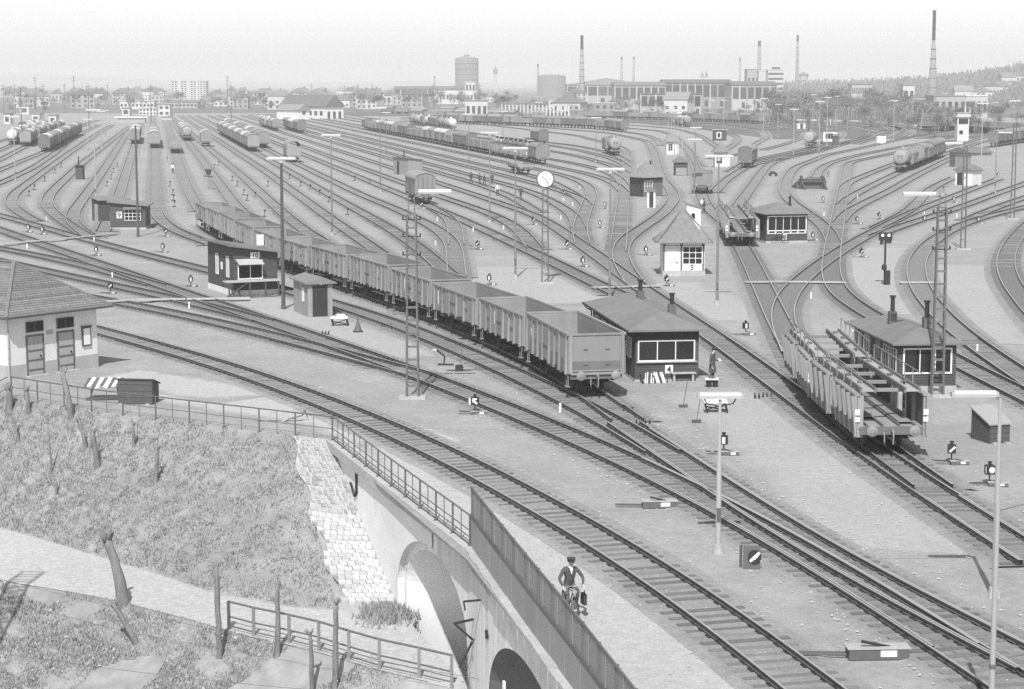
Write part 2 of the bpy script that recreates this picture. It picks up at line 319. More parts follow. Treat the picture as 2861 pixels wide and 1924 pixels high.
# ------------------------------------------------------------------ the tracks, as surveyed centre lines (metres)
TRACKS = {
 'A': [(-43.24,148.10),(-34.38,134.55),(-23.10,117.77),(-18.67,110.99),(-15.51,105.82),(-13.49,102.31),(-11.54,98.77),(-8.75,93.38),(-5.26,86.08),(-2.83,80.51),(-0.57,74.88),(2.22,67.29),(4.13,61.53),(5.83,55.71),(7.32,49.82),(8.65,43.90)],
 'U': [(-64.79,229.64),(-53.47,206.13),(-26.08,148.04),(-10.58,115.40),(-7.21,108.12),(-3.17,98.93),(-0.09,91.52),(2.85,84.05),(4.92,78.39),(6.81,72.67),(8.53,66.90),(10.06,61.08),(11.42,55.21),(13.11,47.37)],
 'V': [(-53.37,191.07),(-48.52,184.48),(-44.96,179.49),(-41.52,174.41),(-39.31,170.97),(-37.16,167.49),(-34.06,162.20),(-27.17,149.65)],
 'X': [(-50.06,178.85),(-35.63,157.11),(-24.43,140.45),(-20.14,133.67),(-16.05,126.76)],
 'W': [(-44.46,158.40),(-38.09,150.32),(-27.66,137.58),(-23.88,132.69),(-21.45,129.37),(-17.95,124.28),(-14.61,119.09),(-10.31,112.07),(-5.06,103.21)],
 'P': [(-69.66,248.95),(-56.75,223.92),(-44.33,198.64),(-38.88,187.86),(-33.32,177.15),(-22.91,157.62),(-18.26,148.69),(-14.67,141.49),(-11.27,134.20),(-8.87,128.66),(-6.64,123.05),(-3.89,115.49),(-1.32,107.86),(1.13,100.20),(3.40,92.48),(4.92,86.63),(6.29,80.75)],
 'D': [(-33.58,214.17),(-24.79,183.01),(-22.46,175.26),(-19.99,167.55),(-18.02,161.81),(-15.92,156.12),(-9.83,141.12),(-6.94,133.56),(-4.28,125.91),(-0.52,114.37),(1.20,108.55),(2.67,102.66),(3.88,96.71),(5.28,88.74)],
 'C': [(5.05,87.96),(8.68,69.92),(10.01,63.94),(11.57,58.01),(13.93,50.18)],
 'g1': [(-149.83,742.85),(-130.15,624.28),(-125.48,596.63),(-97.28,432.77),(-71.34,284.79),(-69.45,274.95),(-67.78,267.11),(-65.93,259.32),(-63.87,251.57),(-62.18,245.81),(-59.74,238.18),(-57.12,230.60),(-53.68,221.20)],
 'g2': [(-139.41,723.24),(-83.42,383.56),(-78.01,352.00),(-68.40,296.79),(-65.59,281.03),(-63.72,271.20),(-61.68,261.40),(-59.89,253.60),(-57.89,245.84),(-55.71,238.14),(-52.79,228.57),(-49.11,217.14),(-43.46,200.03)],
 'g3': [(-129.52,670.15),(-70.81,340.29),(-53.23,239.50),(-52.11,233.59),(-50.88,227.69),(-49.53,221.83),(-48.54,217.94),(-45.79,208.29),(-42.10,196.84)],
 'g4': [(-176.30,947.22),(-55.08,276.60),(-50.88,252.92),(-42.72,205.51)],
 'g5': [(-171.94,947.49),(-84.02,464.82),(-44.20,244.11),(-42.26,234.29),(-40.58,226.45),(-38.73,218.66),(-37.21,212.85),(-35.53,207.08),(-33.66,201.37),(-31.61,195.73),(-28.73,188.25)],
 'g6': [(-166.12,947.48),(-66.47,393.79),(-47.53,289.38),(-44.18,271.68),(-37.66,238.27)],
 'g7': [(-164.68,947.21),(-65.19,413.44),(-36.54,257.78),(-33.51,242.04),(-29.81,224.39)],
 'h1': [(-166.05,959.86),(-45.48,331.88),(-25.20,223.51),(-21.63,205.82),(-13.86,170.59)],
 'h2': [(-160.94,959.86),(-44.54,353.55),(-40.11,329.91),(-21.59,229.38),(-8.57,160.44)],
 'h3': [(-156.80,959.86),(-38.76,345.03),(-25.45,274.27),(-14.84,219.28),(-11.94,203.54),(-9.59,189.74),(-7.48,175.90),(-5.02,158.07)],
 'h4': [(-152.68,959.86),(-37.44,359.68),(-23.18,284.88),(-20.05,269.16),(-14.22,241.72),(-10.01,220.09),(-8.63,212.19),(-7.70,206.25),(-6.66,198.30),(-6.06,192.32),(-5.60,186.33),(-5.27,180.33),(-4.39,156.30)],
 'h5': [(-147.07,959.86),(-9.62,243.92),(-5.98,224.22),(-1.78,200.56),(3.25,170.94),(6.08,153.14),(7.77,143.27)],
 'h5b': [(-9.87,244.10),(-8.03,232.04),(-7.31,225.98),(-6.75,219.91),(-6.34,213.82),(-6.02,207.73),(-5.32,187.41)],
 'h6': [(-142.50,959.86),(-12.34,281.98),(-9.28,266.27),(-5.23,246.68),(-3.68,238.82),(-2.30,230.94),(-1.38,225.01),(-0.57,219.06),(0.12,213.10),(0.70,207.13),(1.31,199.15),(2.14,183.16)],
 'h7': [(-136.95,959.86),(-9.09,293.89),(-5.36,274.24),(1.51,236.86),(2.45,230.93),(3.24,224.98),(4.12,217.03),(4.86,209.06),(7.50,177.16),(9.59,149.24),(12.51,115.36),(14.83,83.43),(15.73,73.47),(17.04,61.54)],
 'h8': [(-131.48,959.86),(-6.39,308.17),(-4.61,298.31),(-3.30,290.40),(-1.79,280.49),(-0.69,272.54),(0.92,258.61),(2.98,236.65)],
 'h9': [(-122.20,959.86),(-1.94,333.29),(3.51,303.79),(6.25,288.03),(7.16,282.10),(7.93,276.15),(9.14,264.21)],
 'm0': [(-111.41,959.86),(-4.99,405.56),(5.01,352.45),(6.79,342.60),(8.08,334.70),(8.93,328.76),(9.66,322.80),(10.59,312.83),(10.98,306.84),(11.24,300.84),(11.39,294.84),(11.41,288.83),(11.26,280.83),(10.83,270.83),(7.95,222.88),(7.31,210.89),(6.95,200.89),(6.76,188.88)],
 'm1': [(-118.08,959.86),(-8.10,387.06),(-4.27,367.39),(1.28,339.88),(3.13,330.04),(4.45,322.13),(5.28,316.17),(6.17,308.20),(6.85,300.22),(8.13,282.22),(8.85,270.22),(9.27,260.21),(9.51,248.18)],
 'm2': [(-127.48,959.86),(-10.49,350.54),(-2.03,307.33),(-0.19,297.49),(1.82,285.65),(3.26,275.75),(4.43,265.81),(5.72,251.86),(6.61,239.89),(7.11,229.89),(7.26,219.89),(7.11,209.88)],
 'n': [(-52.10,959.86),(15.52,607.58),(17.27,597.72),(18.46,589.79),(19.38,581.83),(20.09,573.85),(24.78,507.88),(25.44,497.88),(25.88,489.88),(26.16,481.87),(26.28,473.85),(26.24,463.84),(26.00,451.81),(25.30,431.79),(24.34,413.78),(9.68,179.78)],
 'o': [(-18.92,817.67),(9.60,698.99),(25.49,634.90),(27.32,627.11),(28.55,621.23),(29.60,615.32),(30.17,611.36),(30.66,607.39),(31.25,601.42),(32.22,589.45),(34.73,555.52),(35.41,545.54),(35.72,539.55),(35.92,531.55),(35.85,523.54),(35.58,515.54),(34.91,501.55),(32.49,453.59),(31.51,435.61),(26.06,349.74),(24.99,331.76),(24.02,311.77),(22.99,283.78),(22.45,273.79),(21.84,265.81),(21.04,257.85),(20.09,249.90),(18.76,239.98),(17.62,232.06),(16.38,224.15),(12.24,200.50),(11.36,194.56),(10.65,188.60),(9.96,180.63),(9.56,172.63),(9.39,162.63),(9.46,150.62)],
 'j1': [(-92.15,960.00),(-11.54,540.34),(-9.50,530.52),(-7.70,522.70),(-5.71,514.92),(-1.02,497.49),(0.44,491.65),(1.80,485.78),(3.06,479.90),(5.03,470.06),(10.68,440.50),(12.66,428.63),(14.01,418.69),(16.04,400.75),(17.63,384.78),(18.54,372.78),(19.08,362.76),(19.40,352.73),(19.60,338.69)],
 'j2': [(-85.86,960.00),(-11.79,574.46),(-9.27,562.71),(-6.84,552.99),(-4.17,543.34),(3.00,518.31),(6.05,506.68),(7.41,500.83),(8.67,494.95),(12.07,477.25),(14.09,465.40),(15.74,453.50),(17.74,435.58),(19.29,419.63),(20.18,407.65),(20.89,393.65),(21.20,381.63),(21.33,367.61)],
 'j3': [(-78.13,960.00),(-5.13,579.96),(-2.69,568.18),(-0.50,558.40),(12.48,503.78),(14.19,495.94),(15.71,488.07),(17.31,478.17),(19.21,464.26),(20.35,454.30),(21.04,446.31),(21.63,436.31),(22.24,420.28),(22.53,408.25),(22.78,390.21)],
 'j5': [(-100.70,960.00),(-6.39,468.94),(-2.17,447.35),(0.21,435.59),(2.76,423.86),(8.07,400.45),(9.70,392.62),(11.18,384.76),(13.15,372.92),(14.54,363.02),(15.86,351.09),(16.67,341.12),(17.08,333.13),(17.32,323.14),(17.30,313.14),(16.98,299.14)],
 'j6': [(-105.74,960.00),(1.90,399.63),(4.48,385.85),(11.91,342.44),(13.11,334.52),(14.10,326.57),(15.03,316.61),(15.43,310.61),(15.72,304.61),(15.94,294.60),(15.89,280.59)],
 'j7': [(-44.88,805.44),(-24.64,766.13),(-20.85,759.04),(-17.89,753.79),(-14.79,748.62),(-11.55,743.54),(-0.24,726.92),(4.19,720.22),(8.39,713.36),(12.31,706.35),(18.78,693.86),(21.46,688.46),(24.04,683.01),(25.65,679.33),(27.13,675.59),(28.44,671.79),(29.56,667.93),(30.90,662.05),(32.25,654.13),(33.38,646.17),(36.27,624.26),(37.81,612.30),(38.71,604.31),(39.40,596.30),(39.72,590.28),(39.94,582.24),(40.02,570.19),(39.99,554.11),(39.82,544.06),(39.52,536.03),(39.11,528.00),(37.01,493.90)],
 'j8': [(-46.65,837.20),(-26.60,802.58),(-22.48,795.72),(-19.28,790.65),(-15.91,785.68),(-12.39,780.82),(-8.74,776.06),(-0.10,765.05),(3.51,760.25),(6.94,755.33),(9.12,751.97),(12.20,746.83),(16.07,739.82),(21.64,729.19),(27.11,718.51),(30.59,711.31),(32.96,705.79),(35.03,700.16),(36.77,694.42),(38.27,688.61),(40.50,678.86),(44.27,661.26),(46.17,651.44),(47.07,645.51),(47.53,641.54),(47.99,635.56),(48.21,629.56),(48.28,619.56),(48.17,603.56),(48.00,593.56),(47.68,583.56),(46.67,563.59),(40.79,457.74),(39.52,437.78),(34.82,367.93)],
 'j9': [(-48.41,868.88),(-27.61,836.99),(-23.12,830.35),(-19.63,825.45),(-16.00,820.66),(-10.94,814.44),(6.09,794.73),(12.46,787.00),(16.15,782.25),(19.75,777.43),(25.60,769.31),(30.21,762.74),(34.62,756.05),(36.67,752.61),(38.55,749.07),(40.21,745.42),(41.64,741.68),(42.85,737.86),(43.89,733.99),(45.22,728.13),(47.21,718.30),(52.16,692.73),(53.92,682.86),(54.81,676.92),(55.48,670.94),(55.89,664.95),(56.10,658.94),(56.18,646.91),(56.06,608.84),(55.94,596.82),(55.69,586.80),(54.84,568.78),(49.28,468.74)],
 'j10': [(-49.99,897.33),(-12.06,856.08),(2.73,839.77),(13.40,827.83),(18.66,821.80),(22.52,817.19),(26.23,812.47),(30.90,805.97),(36.40,797.61),(47.00,780.64),(50.10,775.49),(52.08,772.01),(54.81,766.67),(56.37,762.98),(57.66,759.19),(58.19,757.26),(59.06,753.36),(59.68,749.40),(60.14,745.43),(60.89,735.45),(65.56,653.52),(66.34,637.53),(66.56,627.52),(66.52,617.51),(65.97,593.50),(65.49,579.50),(64.87,569.51),(63.91,559.55),(61.03,535.71),(58.46,515.86),(57.03,505.95),(55.49,496.07),(43.99,424.93)],
 'j11': [(-35.91,921.66),(-0.88,885.96),(4.61,880.14),(9.94,874.16),(13.79,869.56),(17.54,864.88),(30.94,847.42),(38.10,837.77),(40.38,834.49),(42.58,831.14),(44.65,827.72),(46.59,824.22),(48.38,820.64),(50.87,815.18),(55.45,804.08),(69.46,768.74),(73.04,759.40),(74.38,755.63),(75.62,751.83),(77.19,746.03),(78.34,740.14),(79.09,734.19),(79.42,730.20),(79.77,724.21),(82.22,666.23),(82.40,660.23),(82.42,656.23),(82.33,652.23),(82.14,648.24),(81.49,640.26),(80.45,630.31),(76.48,594.51),(74.61,578.61),(73.53,570.68),(72.63,564.75),(70.31,550.94),(59.96,491.81),(57.72,477.98),(53.47,450.30),(52.12,442.41),(51.34,438.48),(50.46,434.58),(49.46,430.70),(48.35,426.86),(45.81,419.27),(40.91,406.15)],
 'k1': [(-53.49,960.19),(-21.51,932.77),(-10.93,923.53),(-6.48,919.48),(-2.10,915.35),(7.88,905.47),(16.30,896.87),(21.85,891.07),(25.91,886.63),(29.85,882.08),(33.65,877.42),(37.34,872.66),(50.44,854.90),(57.44,845.11),(59.68,841.78),(61.83,838.39),(63.86,834.93),(65.77,831.40),(67.55,827.81),(69.23,824.16),(71.60,818.63),(74.62,811.20),(85.04,785.11),(88.69,775.77),(90.76,770.12),(92.04,766.32),(93.75,760.55),(94.71,756.65),(95.56,752.73),(96.62,746.81),(97.53,740.86),(98.31,734.89),(98.93,728.90),(99.23,724.90),(99.42,720.89),(99.50,716.88),(99.43,710.87),(99.13,702.85),(96.89,660.78),(96.38,652.77),(95.91,646.77),(94.84,636.79),(92.85,622.89),(87.19,587.23),(85.17,575.36),(82.89,563.54),(80.38,551.77),(74.79,526.30),(70.36,506.73),(66.51,491.15),(58.48,460.07)],
 'k2': [(-67.46,1009.22),(-21.87,973.26),(-10.92,964.50),(-4.75,959.39),(1.33,954.18),(17.79,939.55),(26.58,931.36),(30.84,927.12),(34.98,922.77),(39.00,918.31),(45.57,910.76),(54.67,900.10),(59.78,893.93),(63.48,889.20),(66.95,884.29),(69.09,880.91),(72.06,875.69),(74.78,870.33),(77.35,864.90),(92.24,832.08),(94.65,826.58),(96.93,821.02),(98.33,817.27),(99.59,813.47),(100.69,809.62),(101.64,805.73),(102.45,801.81),(103.48,795.89),(104.67,787.97),(105.99,778.05),(106.90,770.09),(107.66,762.12),(108.77,748.14),(110.66,722.18),(111.12,714.19),(111.35,706.18),(111.32,702.18),(111.11,696.17),(110.72,690.18),(110.21,684.19),(106.19,642.34),(105.32,634.38),(104.29,626.44),(103.06,618.52),(101.33,608.66),(95.48,577.16),(92.80,563.40),(89.41,547.75),(80.76,510.70),(76.06,491.24),(74.03,483.49),(71.89,475.77),(58.87,431.60),(50.08,402.88),(48.41,397.11),(47.38,393.24),(45.98,387.40),(44.36,379.56),(38.33,346.06)],
 'q': [(39.43,438.66),(34.50,372.82),(30.61,322.95),(28.84,301.02),(26.05,269.13),(24.71,251.17),(24.09,239.19),(23.73,223.18),(23.46,215.19),(22.58,199.21),(21.55,183.23),(20.42,167.27),(17.15,125.38),(15.45,99.43),(15.26,93.43),(15.30,87.43),(15.53,81.43),(16.05,73.45)],
 'r1': [(119.45,535.86),(99.59,481.20),(94.27,466.07),(79.88,424.37),(77.17,416.82),(69.55,396.13),(67.67,390.41),(66.54,386.56),(65.53,382.68),(64.19,376.82),(63.02,370.92),(61.23,361.05),(29.59,181.35),(26.56,163.56),(25.09,153.64),(24.40,147.67),(24.07,143.67),(23.87,139.66),(23.79,133.65),(23.97,125.63),(24.68,105.59),(25.10,97.58),(25.77,87.58)],
 'r2': [(78.59,318.82),(65.39,282.90),(52.78,248.90),(47.99,235.64),(44.71,226.11),(40.94,214.63),(34.78,195.45),(30.61,181.98),(27.22,170.38),(24.01,158.72),(22.02,150.92),(20.24,143.06),(18.75,135.14),(17.85,129.16),(16.95,121.16),(16.14,111.12)],
 'r3': [(148.94,658.83),(113.95,564.75),(110.50,555.33),(107.17,545.86),(102.12,530.61),(81.19,465.64),(69.73,431.37),(66.79,421.78),(64.73,414.01),(60.97,398.40),(54.99,375.07),(53.61,369.20),(51.90,361.36),(49.98,351.50),(47.55,337.66),(44.61,319.84),(41.86,301.98),(39.02,282.11),(38.03,274.14),(37.19,266.15),(36.66,260.15),(36.08,252.14),(34.63,226.09),(33.80,214.07),(32.64,202.08),(31.13,190.13)],
 'x2': [(143.41,611.73),(116.57,540.32),(108.87,519.62),(79.94,440.41),(76.58,430.96),(73.37,421.44),(69.16,408.04),(64.54,392.65),(61.84,382.98),(59.87,375.20),(57.64,365.41),(55.22,353.61),(53.00,341.77),(49.85,323.98)],
 'x0': [(149.40,693.57),(130.23,660.63),(127.27,655.40),(124.43,650.09),(121.82,644.67),(120.25,640.98),(118.17,635.33),(116.38,629.59),(114.77,623.80),(112.74,616.04),(76.96,476.14),(72.38,458.69),(69.62,449.05),(66.66,439.47),(48.16,382.22),(45.89,374.52),(44.36,368.71),(43.00,362.85),(41.40,354.98),(35.29,321.44),(32.65,305.62),(28.73,279.84)],
 'y1': [(144.39,712.99),(98.68,550.66),(93.59,533.33),(66.54,442.93),(62.01,427.52),(57.76,412.03),(52.28,390.64),(50.45,382.82),(49.21,376.93),(47.72,369.04),(46.36,361.12),(41.89,333.37),(25.29,228.27)],
 'k3': [(72.97,933.82),(96.00,887.05),(101.17,876.19),(103.54,870.66),(104.95,866.90),(106.18,863.09),(107.68,857.26),(108.80,851.36),(109.96,843.42),(117.26,783.71),(119.12,769.80),(122.73,743.99),(123.74,736.03),(124.51,728.05),(124.79,722.04),(124.78,716.02),(124.52,710.02),(123.61,698.02),(120.94,668.06),(119.90,658.09),(118.83,650.14),(117.50,642.23),(115.57,632.40),(108.12,597.08),(105.08,583.38),(102.67,573.65),(99.51,562.04),(89.62,527.33),(82.84,504.25),(64.97,444.71),(60.75,431.33),(49.59,397.00),(46.68,387.41),(44.66,379.65),(43.03,371.80),(41.73,363.88),(40.03,351.98)],
 'k4': [(114.50,825.80),(125.56,795.64),(128.90,786.17),(130.13,782.35),(131.24,778.50),(132.19,774.59),(132.94,770.65),(133.49,766.67),(133.85,762.67),(134.12,756.66),(134.21,750.64),(134.17,730.56),(134.06,718.51),(133.83,710.49),(133.31,702.47),(132.70,696.48),(131.64,688.52),(126.95,658.78),(124.52,644.93),(123.34,639.03),(121.61,631.18),(113.67,597.99),(109.20,580.49),(104.93,565.00),(88.04,505.10)],
 'k5': [(131.93,813.15),(139.72,761.73),(141.37,749.85),(141.99,743.88),(142.34,737.89),(142.35,731.89),(142.06,725.89),(141.57,719.91),(140.97,713.94),(138.09,688.10),(136.75,678.19),(135.09,668.33),(133.56,660.47),(130.72,646.76),(128.20,635.03),(126.43,627.23),(123.11,613.62),(115.63,584.57)],
 's1': [(140.50,584.34),(123.50,530.85),(118.54,515.60),(114.00,502.33),(98.75,458.82),(93.63,443.62),(87.55,424.53),(73.80,380.52),(69.20,365.16),(58.50,328.61),(55.72,318.98),(53.59,311.25),(51.63,303.48),(49.91,295.65),(48.37,287.78),(46.22,275.95)],
 's2': [(165.37,626.65),(127.94,531.70),(125.12,524.20),(122.42,516.67),(116.70,499.59),(99.91,448.23),(94.41,431.08),(88.50,411.95),(65.15,335.38),(58.98,314.25),(48.72,277.63),(45.12,264.09),(41.87,250.47)],
 's3': [(157.61,571.25),(114.59,476.54),(111.42,469.19),(109.16,463.63),(107.05,458.01),(105.06,452.35),(101.91,442.86),(96.38,425.73),(89.77,404.74),(85.16,389.41),(69.29,335.69),(64.27,318.41),(53.85,281.86),(45.18,253.13),(42.38,243.53),(40.80,237.74),(39.33,231.92),(37.98,226.07),(36.30,218.25)],
 's6': [(72.74,324.34),(65.84,303.13),(61.66,289.56),(57.82,275.89),(51.23,250.36),(48.02,238.62),(46.31,232.79),(43.90,225.04),(38.81,209.63)],
 't1': [(103.37,365.11),(81.03,308.94),(57.32,248.99),(52.00,235.92),(42.65,213.63),(39.66,206.15),(36.76,198.63)],
 'u': [(77.46,272.43),(67.64,252.72),(56.77,231.30),(54.13,225.91),(51.62,220.45),(48.52,213.07),(45.02,203.69),(41.82,194.21),(38.91,184.63),(36.32,174.96),(34.92,169.13),(33.62,163.26),(31.72,153.43),(30.75,147.51),(29.89,141.57),(28.44,129.64),(27.58,119.67),(27.05,109.68),(26.39,91.67)],
 'v': [(71.44,256.27),(61.64,229.85),(56.31,214.66),(52.53,203.18),(49.49,193.59),(46.59,183.95),(44.40,176.21),(42.36,168.42),(40.94,162.55),(39.62,156.66),(38.03,148.76),(35.61,134.88),(32.24,113.00)],
 't2': [(87.52,308.38),(69.96,267.65),(62.85,250.96),(57.51,237.89),(51.70,222.85)],
 'l1': [(-105.21,381.22),(-118.67,458.25),(-135.12,548.99),(-137.15,560.85),(-139.02,572.73),(-148.61,638.20),(-151.66,660.04),(-173.49,833.09)],
 'l2': [(-92.43,334.66),(-100.80,384.14),(-103.91,401.94),(-122.19,500.62),(-125.42,518.40),(-128.47,536.20),(-134.74,573.82),(-136.92,587.70),(-138.95,601.61),(-158.87,742.73)],
 'l3': [(-83.29,301.39),(-91.68,354.87),(-104.62,440.10),(-107.41,457.93),(-110.06,473.75),(-122.67,546.85),(-126.01,566.62),(-154.72,742.73)],
 'l4': [(-128.39,465.64),(-136.16,523.50),(-138.47,539.43),(-144.22,577.24),(-146.53,593.18),(-167.15,742.73)],
 'l5': [(-74.97,271.53),(-77.89,295.39),(-80.03,311.28),(-85.36,346.94),(-88.58,366.71),(-99.43,427.86),(-115.32,512.52),(-134.80,620.96)],
}

def resample(pts, step):
    out = [Vector((*pts[0], 0))]; need = step
    for a, b in zip(pts, pts[1:]):
        a, b = Vector((*a, 0)), Vector((*b, 0)); L = (b - a).length; d = need
        while d <= L:
            out.append(a + (b - a) * (d / L)); d += step
        need = d - L
    q = Vector((*pts[-1], 0))
    if (out[-1] - q).length > 0.3: out.append(q)
    return out
class Line:
    def __init__(s, pts):
        p = resample(pts, 2.0)
        for _ in range(6):
            p = [p[0]] + [(p[i - 1] + p[i] * 2 + p[i + 1]) / 4 for i in range(1, len(p) - 1)] + [p[-1]]
        if p[0].y < p[-1].y: p.reverse()                       # far end first
        s.p = p; s.d = [0.0]
        for a, b in zip(p, p[1:]): s.d.append(s.d[-1] + (b - a).length)
        s.L = s.d[-1]
    def at(s, t):
        t = max(0.0, min(s.L, t))
        lo, hi = 0, len(s.d) - 1
        while hi - lo > 1:
            m = (lo + hi) // 2
            if s.d[m] <= t: lo = m
            else: hi = m
        k = (t - s.d[lo]) / max(1e-6, s.d[hi] - s.d[lo])
        return s.p[lo].lerp(s.p[hi], k)
    def near(s, q):
        return min(zip(((p.xy - q.xy).length for p in s.p), s.d))[1]
    def tan(s, i):
        a, b = s.p[max(0, i - 1)], s.p[min(len(s.p) - 1, i + 1)]
        return (b - a).normalized()
LINES = {k: Line(v) for k, v in TRACKS.items()}
RAIL_Z = 0.25

# ------------------------------------------------------------------ large structure: ground, banks, road
EDGE = [(-80, 146), (-45, 113), (-31.5, 102), (-24.74, 96.16), (-19.73, 92.03), (-13.98, 88.34), (-7.81, 84.36)]       # yard edge along the railing
FACE = [(-7.81, 84.36), (-5.22, 76.22), (-3.26, 70.19), (-1.42, 64.64), (-0.60, 60.2), (0.58, 53.9), (1.54, 48.9), (2.6, 43), (4.2, 34)]   # bridge edge
def flat(name, poly, z, mat, kind='structure'):
    bm = bmesh.new()
    f = bm.faces.new([bm.verts.new((a, b, z)) for a, b in poly])
    bmesh.ops.triangulate(bm, faces=[f])
    me = bpy.data.meshes.new(name); bm.to_mesh(me); bm.free(); me.materials.append(mat)
    if me.polygons[0].normal.z < 0: me.flip_normals()
    return tag(link(name, me), kind=kind)
mb_v, mb_f = [(-9000, 146, 0), (9000, 146, 0), (9000, 12000, 0), (-9000, 12000, 0)], [(0, 1, 2, 3)]
yard = EDGE + FACE[1:]
for a, b in zip(yard, yard[1:]):
    k = len(mb_v); mb_v += [(b[0], b[1], 0), (9000, b[1], 0), (9000, a[1], 0), (a[0], a[1], 0)]; mb_f.append((k, k + 1, k + 2, k + 3))
me = bpy.data.meshes.new('ground'); me.from_pydata(mb_v, [], mb_f); me.materials.append(M_ground)
tag(link('ground', me), 'pale gravel ground of the railway yard', kind='structure')
tag(flat('lower_ground', [(-120, -30), (40, -30), (40, 110), (-120, 110)], -9.4, M_stony), 'ground below the bank')
def lerp_poly(pts, t):
    L = [0.0]
    for a, b in zip(pts, pts[1:]): L.append(L[-1] + math.hypot(b[0] - a[0], b[1] - a[1]))
    d = t * L[-1]
    for i in range(len(pts) - 1):
        if d <= L[i + 1] or i == len(pts) - 2:
            k = (d - L[i]) / (L[i + 1] - L[i]); a, b = pts[i], pts[i + 1]
            return Vector((a[0] + (b[0] - a[0]) * k, a[1] + (b[1] - a[1]) * k, 0))
from mathutils import noise as mn
def loft(name, pa, za, pb, zb, nu, nv, mat, bulge=0.0, rough=0.0, uvs=False, shape=None):
    vs, fs = [], []
    for i in range(nu + 1):
        a, b = lerp_poly(pa, i / nu), lerp_poly(pb, i / nu)
        for j in range(nv + 1):
            t = j / nv; q = a.lerp(b, t)
            z = za + (zb - za) * (shape(t) if shape else t) + bulge * math.sin(math.pi * t)
            if rough and 0 < j < nv: z += rough * (mn.noise(Vector((q.x * .7, q.y * .7, 0))) + .5 * mn.noise(Vector((q.x * 2.3, q.y * 2.3, 5))))
            vs.append((q.x, q.y, z))
    for i in range(nu):
        for j in range(nv):
            a = i * (nv + 1) + j; fs.append((a, a + nv + 1, a + nv + 2, a + 1))
    me = bpy.data.meshes.new(name); me.from_pydata(vs, [], fs); me.materials.append(mat)
    if sum(p.normal.z for p in me.polygons) < 0: me.flip_normals()
    for p in me.polygons: p.use_smooth = True
    if uvs:
        ul = me.uv_layers.new()
        for p in me.polygons:
            for li in p.loop_indices:
                vi = me.loops[li].vertex_index
                ul.data[li].uv = (vi // (nv + 1) / nu, vi % (nv + 1) / nv)
    return link(name, me)
Z_ROAD = -4.6
def wp(pts, z): return [tuple(P(x, y, z).xy) for x, y in pts]
RFAR = [(-84, 132)] + wp([(-330, 1395), (0, 1474), (173, 1523), (265, 1551), (333, 1574), (432, 1600), (587, 1654), (720, 1680), (811, 1696), (965, 1707)], Z_ROAD) + [(-4.32, 73.3)]
RNEAR = [(-86, 122)] + wp([(-330, 1540), (0, 1622), (140, 1643), (324, 1677), (525, 1729), (640, 1762), (709, 1780), (891, 1822), (1060, 1872), (1262, 1920)], Z_ROAD) + [(-1.6, 64.2)]
tag(loft('grass_bank', EDGE, -0.004, RFAR, Z_ROAD - .02, 120, 26, M_grass, bulge=-0.25, rough=0.16), 'grassy railway bank falling to the road', kind='structure')
tag(loft('road', RFAR, Z_ROAD, RNEAR, Z_ROAD, 60, 6, M_road, rough=0.03), 'pale sunlit road leading to the arch', kind='structure')
LOW = [(a + 3.5, b - 14) for a, b in RNEAR]
LOW[-1] = (1.5, 52); LOW[-2] = (-1.0, 52.5)
M_low = gm('overgrown_bank', 0.28, 0.5, 1.3, 0.95, 0.9, 5.0, 0, blotch=0.4)
tag(loft('lower_bank', RNEAR, Z_ROAD - .02, LOW, -9.2, 110, 40, M_low, rough=0.22, shape=lambda t: t ** .9), 'stony overgrown bank below the road', kind='structure')

def strip(name, pts, half, z_edge, z_mid, mat, parent=None, ends=False):
    vs, fs = [], []; n = len(pts)
    prof = ((-1, z_edge), (-.74, z_mid), (.74, z_mid), (1, z_edge))
    for i, p in enumerate(pts):
        t = (pts[min(n - 1, i + 1)] - pts[max(0, i - 1)]).normalized(); nn = Vector((-t.y, t.x, 0))
        for o, z in prof:
            q = p + nn * o * half; vs.append((q.x, q.y, z))
    for i in range(n - 1):
        for j in range(3):
            a = i * 4 + j; fs.append((a, a + 1, a + 5, a + 4))
    me = bpy.data.meshes.new(name); me.from_pydata(vs, [], fs); me.materials.append(mat)
    if me.polygons[0].normal.z < 0: me.flip_normals()
    ul = me.uv_layers.new()
    for p in me.polygons:
        for li in p.loop_indices:
            k, r_ = me.loops[li].vertex_index % 4, me.loops[li].vertex_index // 4
            ul.data[li].uv = (0, 0.0 if ends and r_ in (0, n - 1) else (prof[k][0] + 1) / 2)
    return link(name, me, parent)
def rail_mesh(pts, side, dz):
    """one rail: foot, web and head swept along the track, sampled to the distance"""
    prof = ((-.065, .0), (-.065, .012), (-.012, .022), (-.012, .10), (-.036, .108), (-.036, .145), (.036, .145), (.036, .108), (.012, .10), (.012, .022), (.065, .012), (.065, .0))
    vs, fs, mi = [], [], []; n = len(pts); m = len(prof)
    for i, p in enumerate(pts):
        t = (pts[min(n - 1, i + 1)] - pts[max(0, i - 1)]).normalized(); nn = Vector((-t.y, t.x, 0))
        c = p + nn * side
        for o, z in prof:
            q = c + nn * o; vs.append((q.x, q.y, .105 + dz + z))
    for i in range(n - 1):
        for j in range(m - 1):
            a = i * m + j; fs.append((a, a + 1, a + m + 1, a + m)); mi.append(1 if j == 5 else 0)
    me = bpy.data.meshes.new('rail'); me.from_pydata(vs, [], fs); me.materials.append(M_rail); me.materials.append(M_railtop)
    me.polygons.foreach_set('material_index', mi)
    bm = bmesh.new(); bm.from_mesh(me); bmesh.ops.recalc_face_normals(bm, faces=bm.faces); bm.to_mesh(me); bm.free()
    return me
SLEEPER = MB().box((0, 0, 0), (.25, 2.6, .12)).mesh('sleeper', M_sleeper)
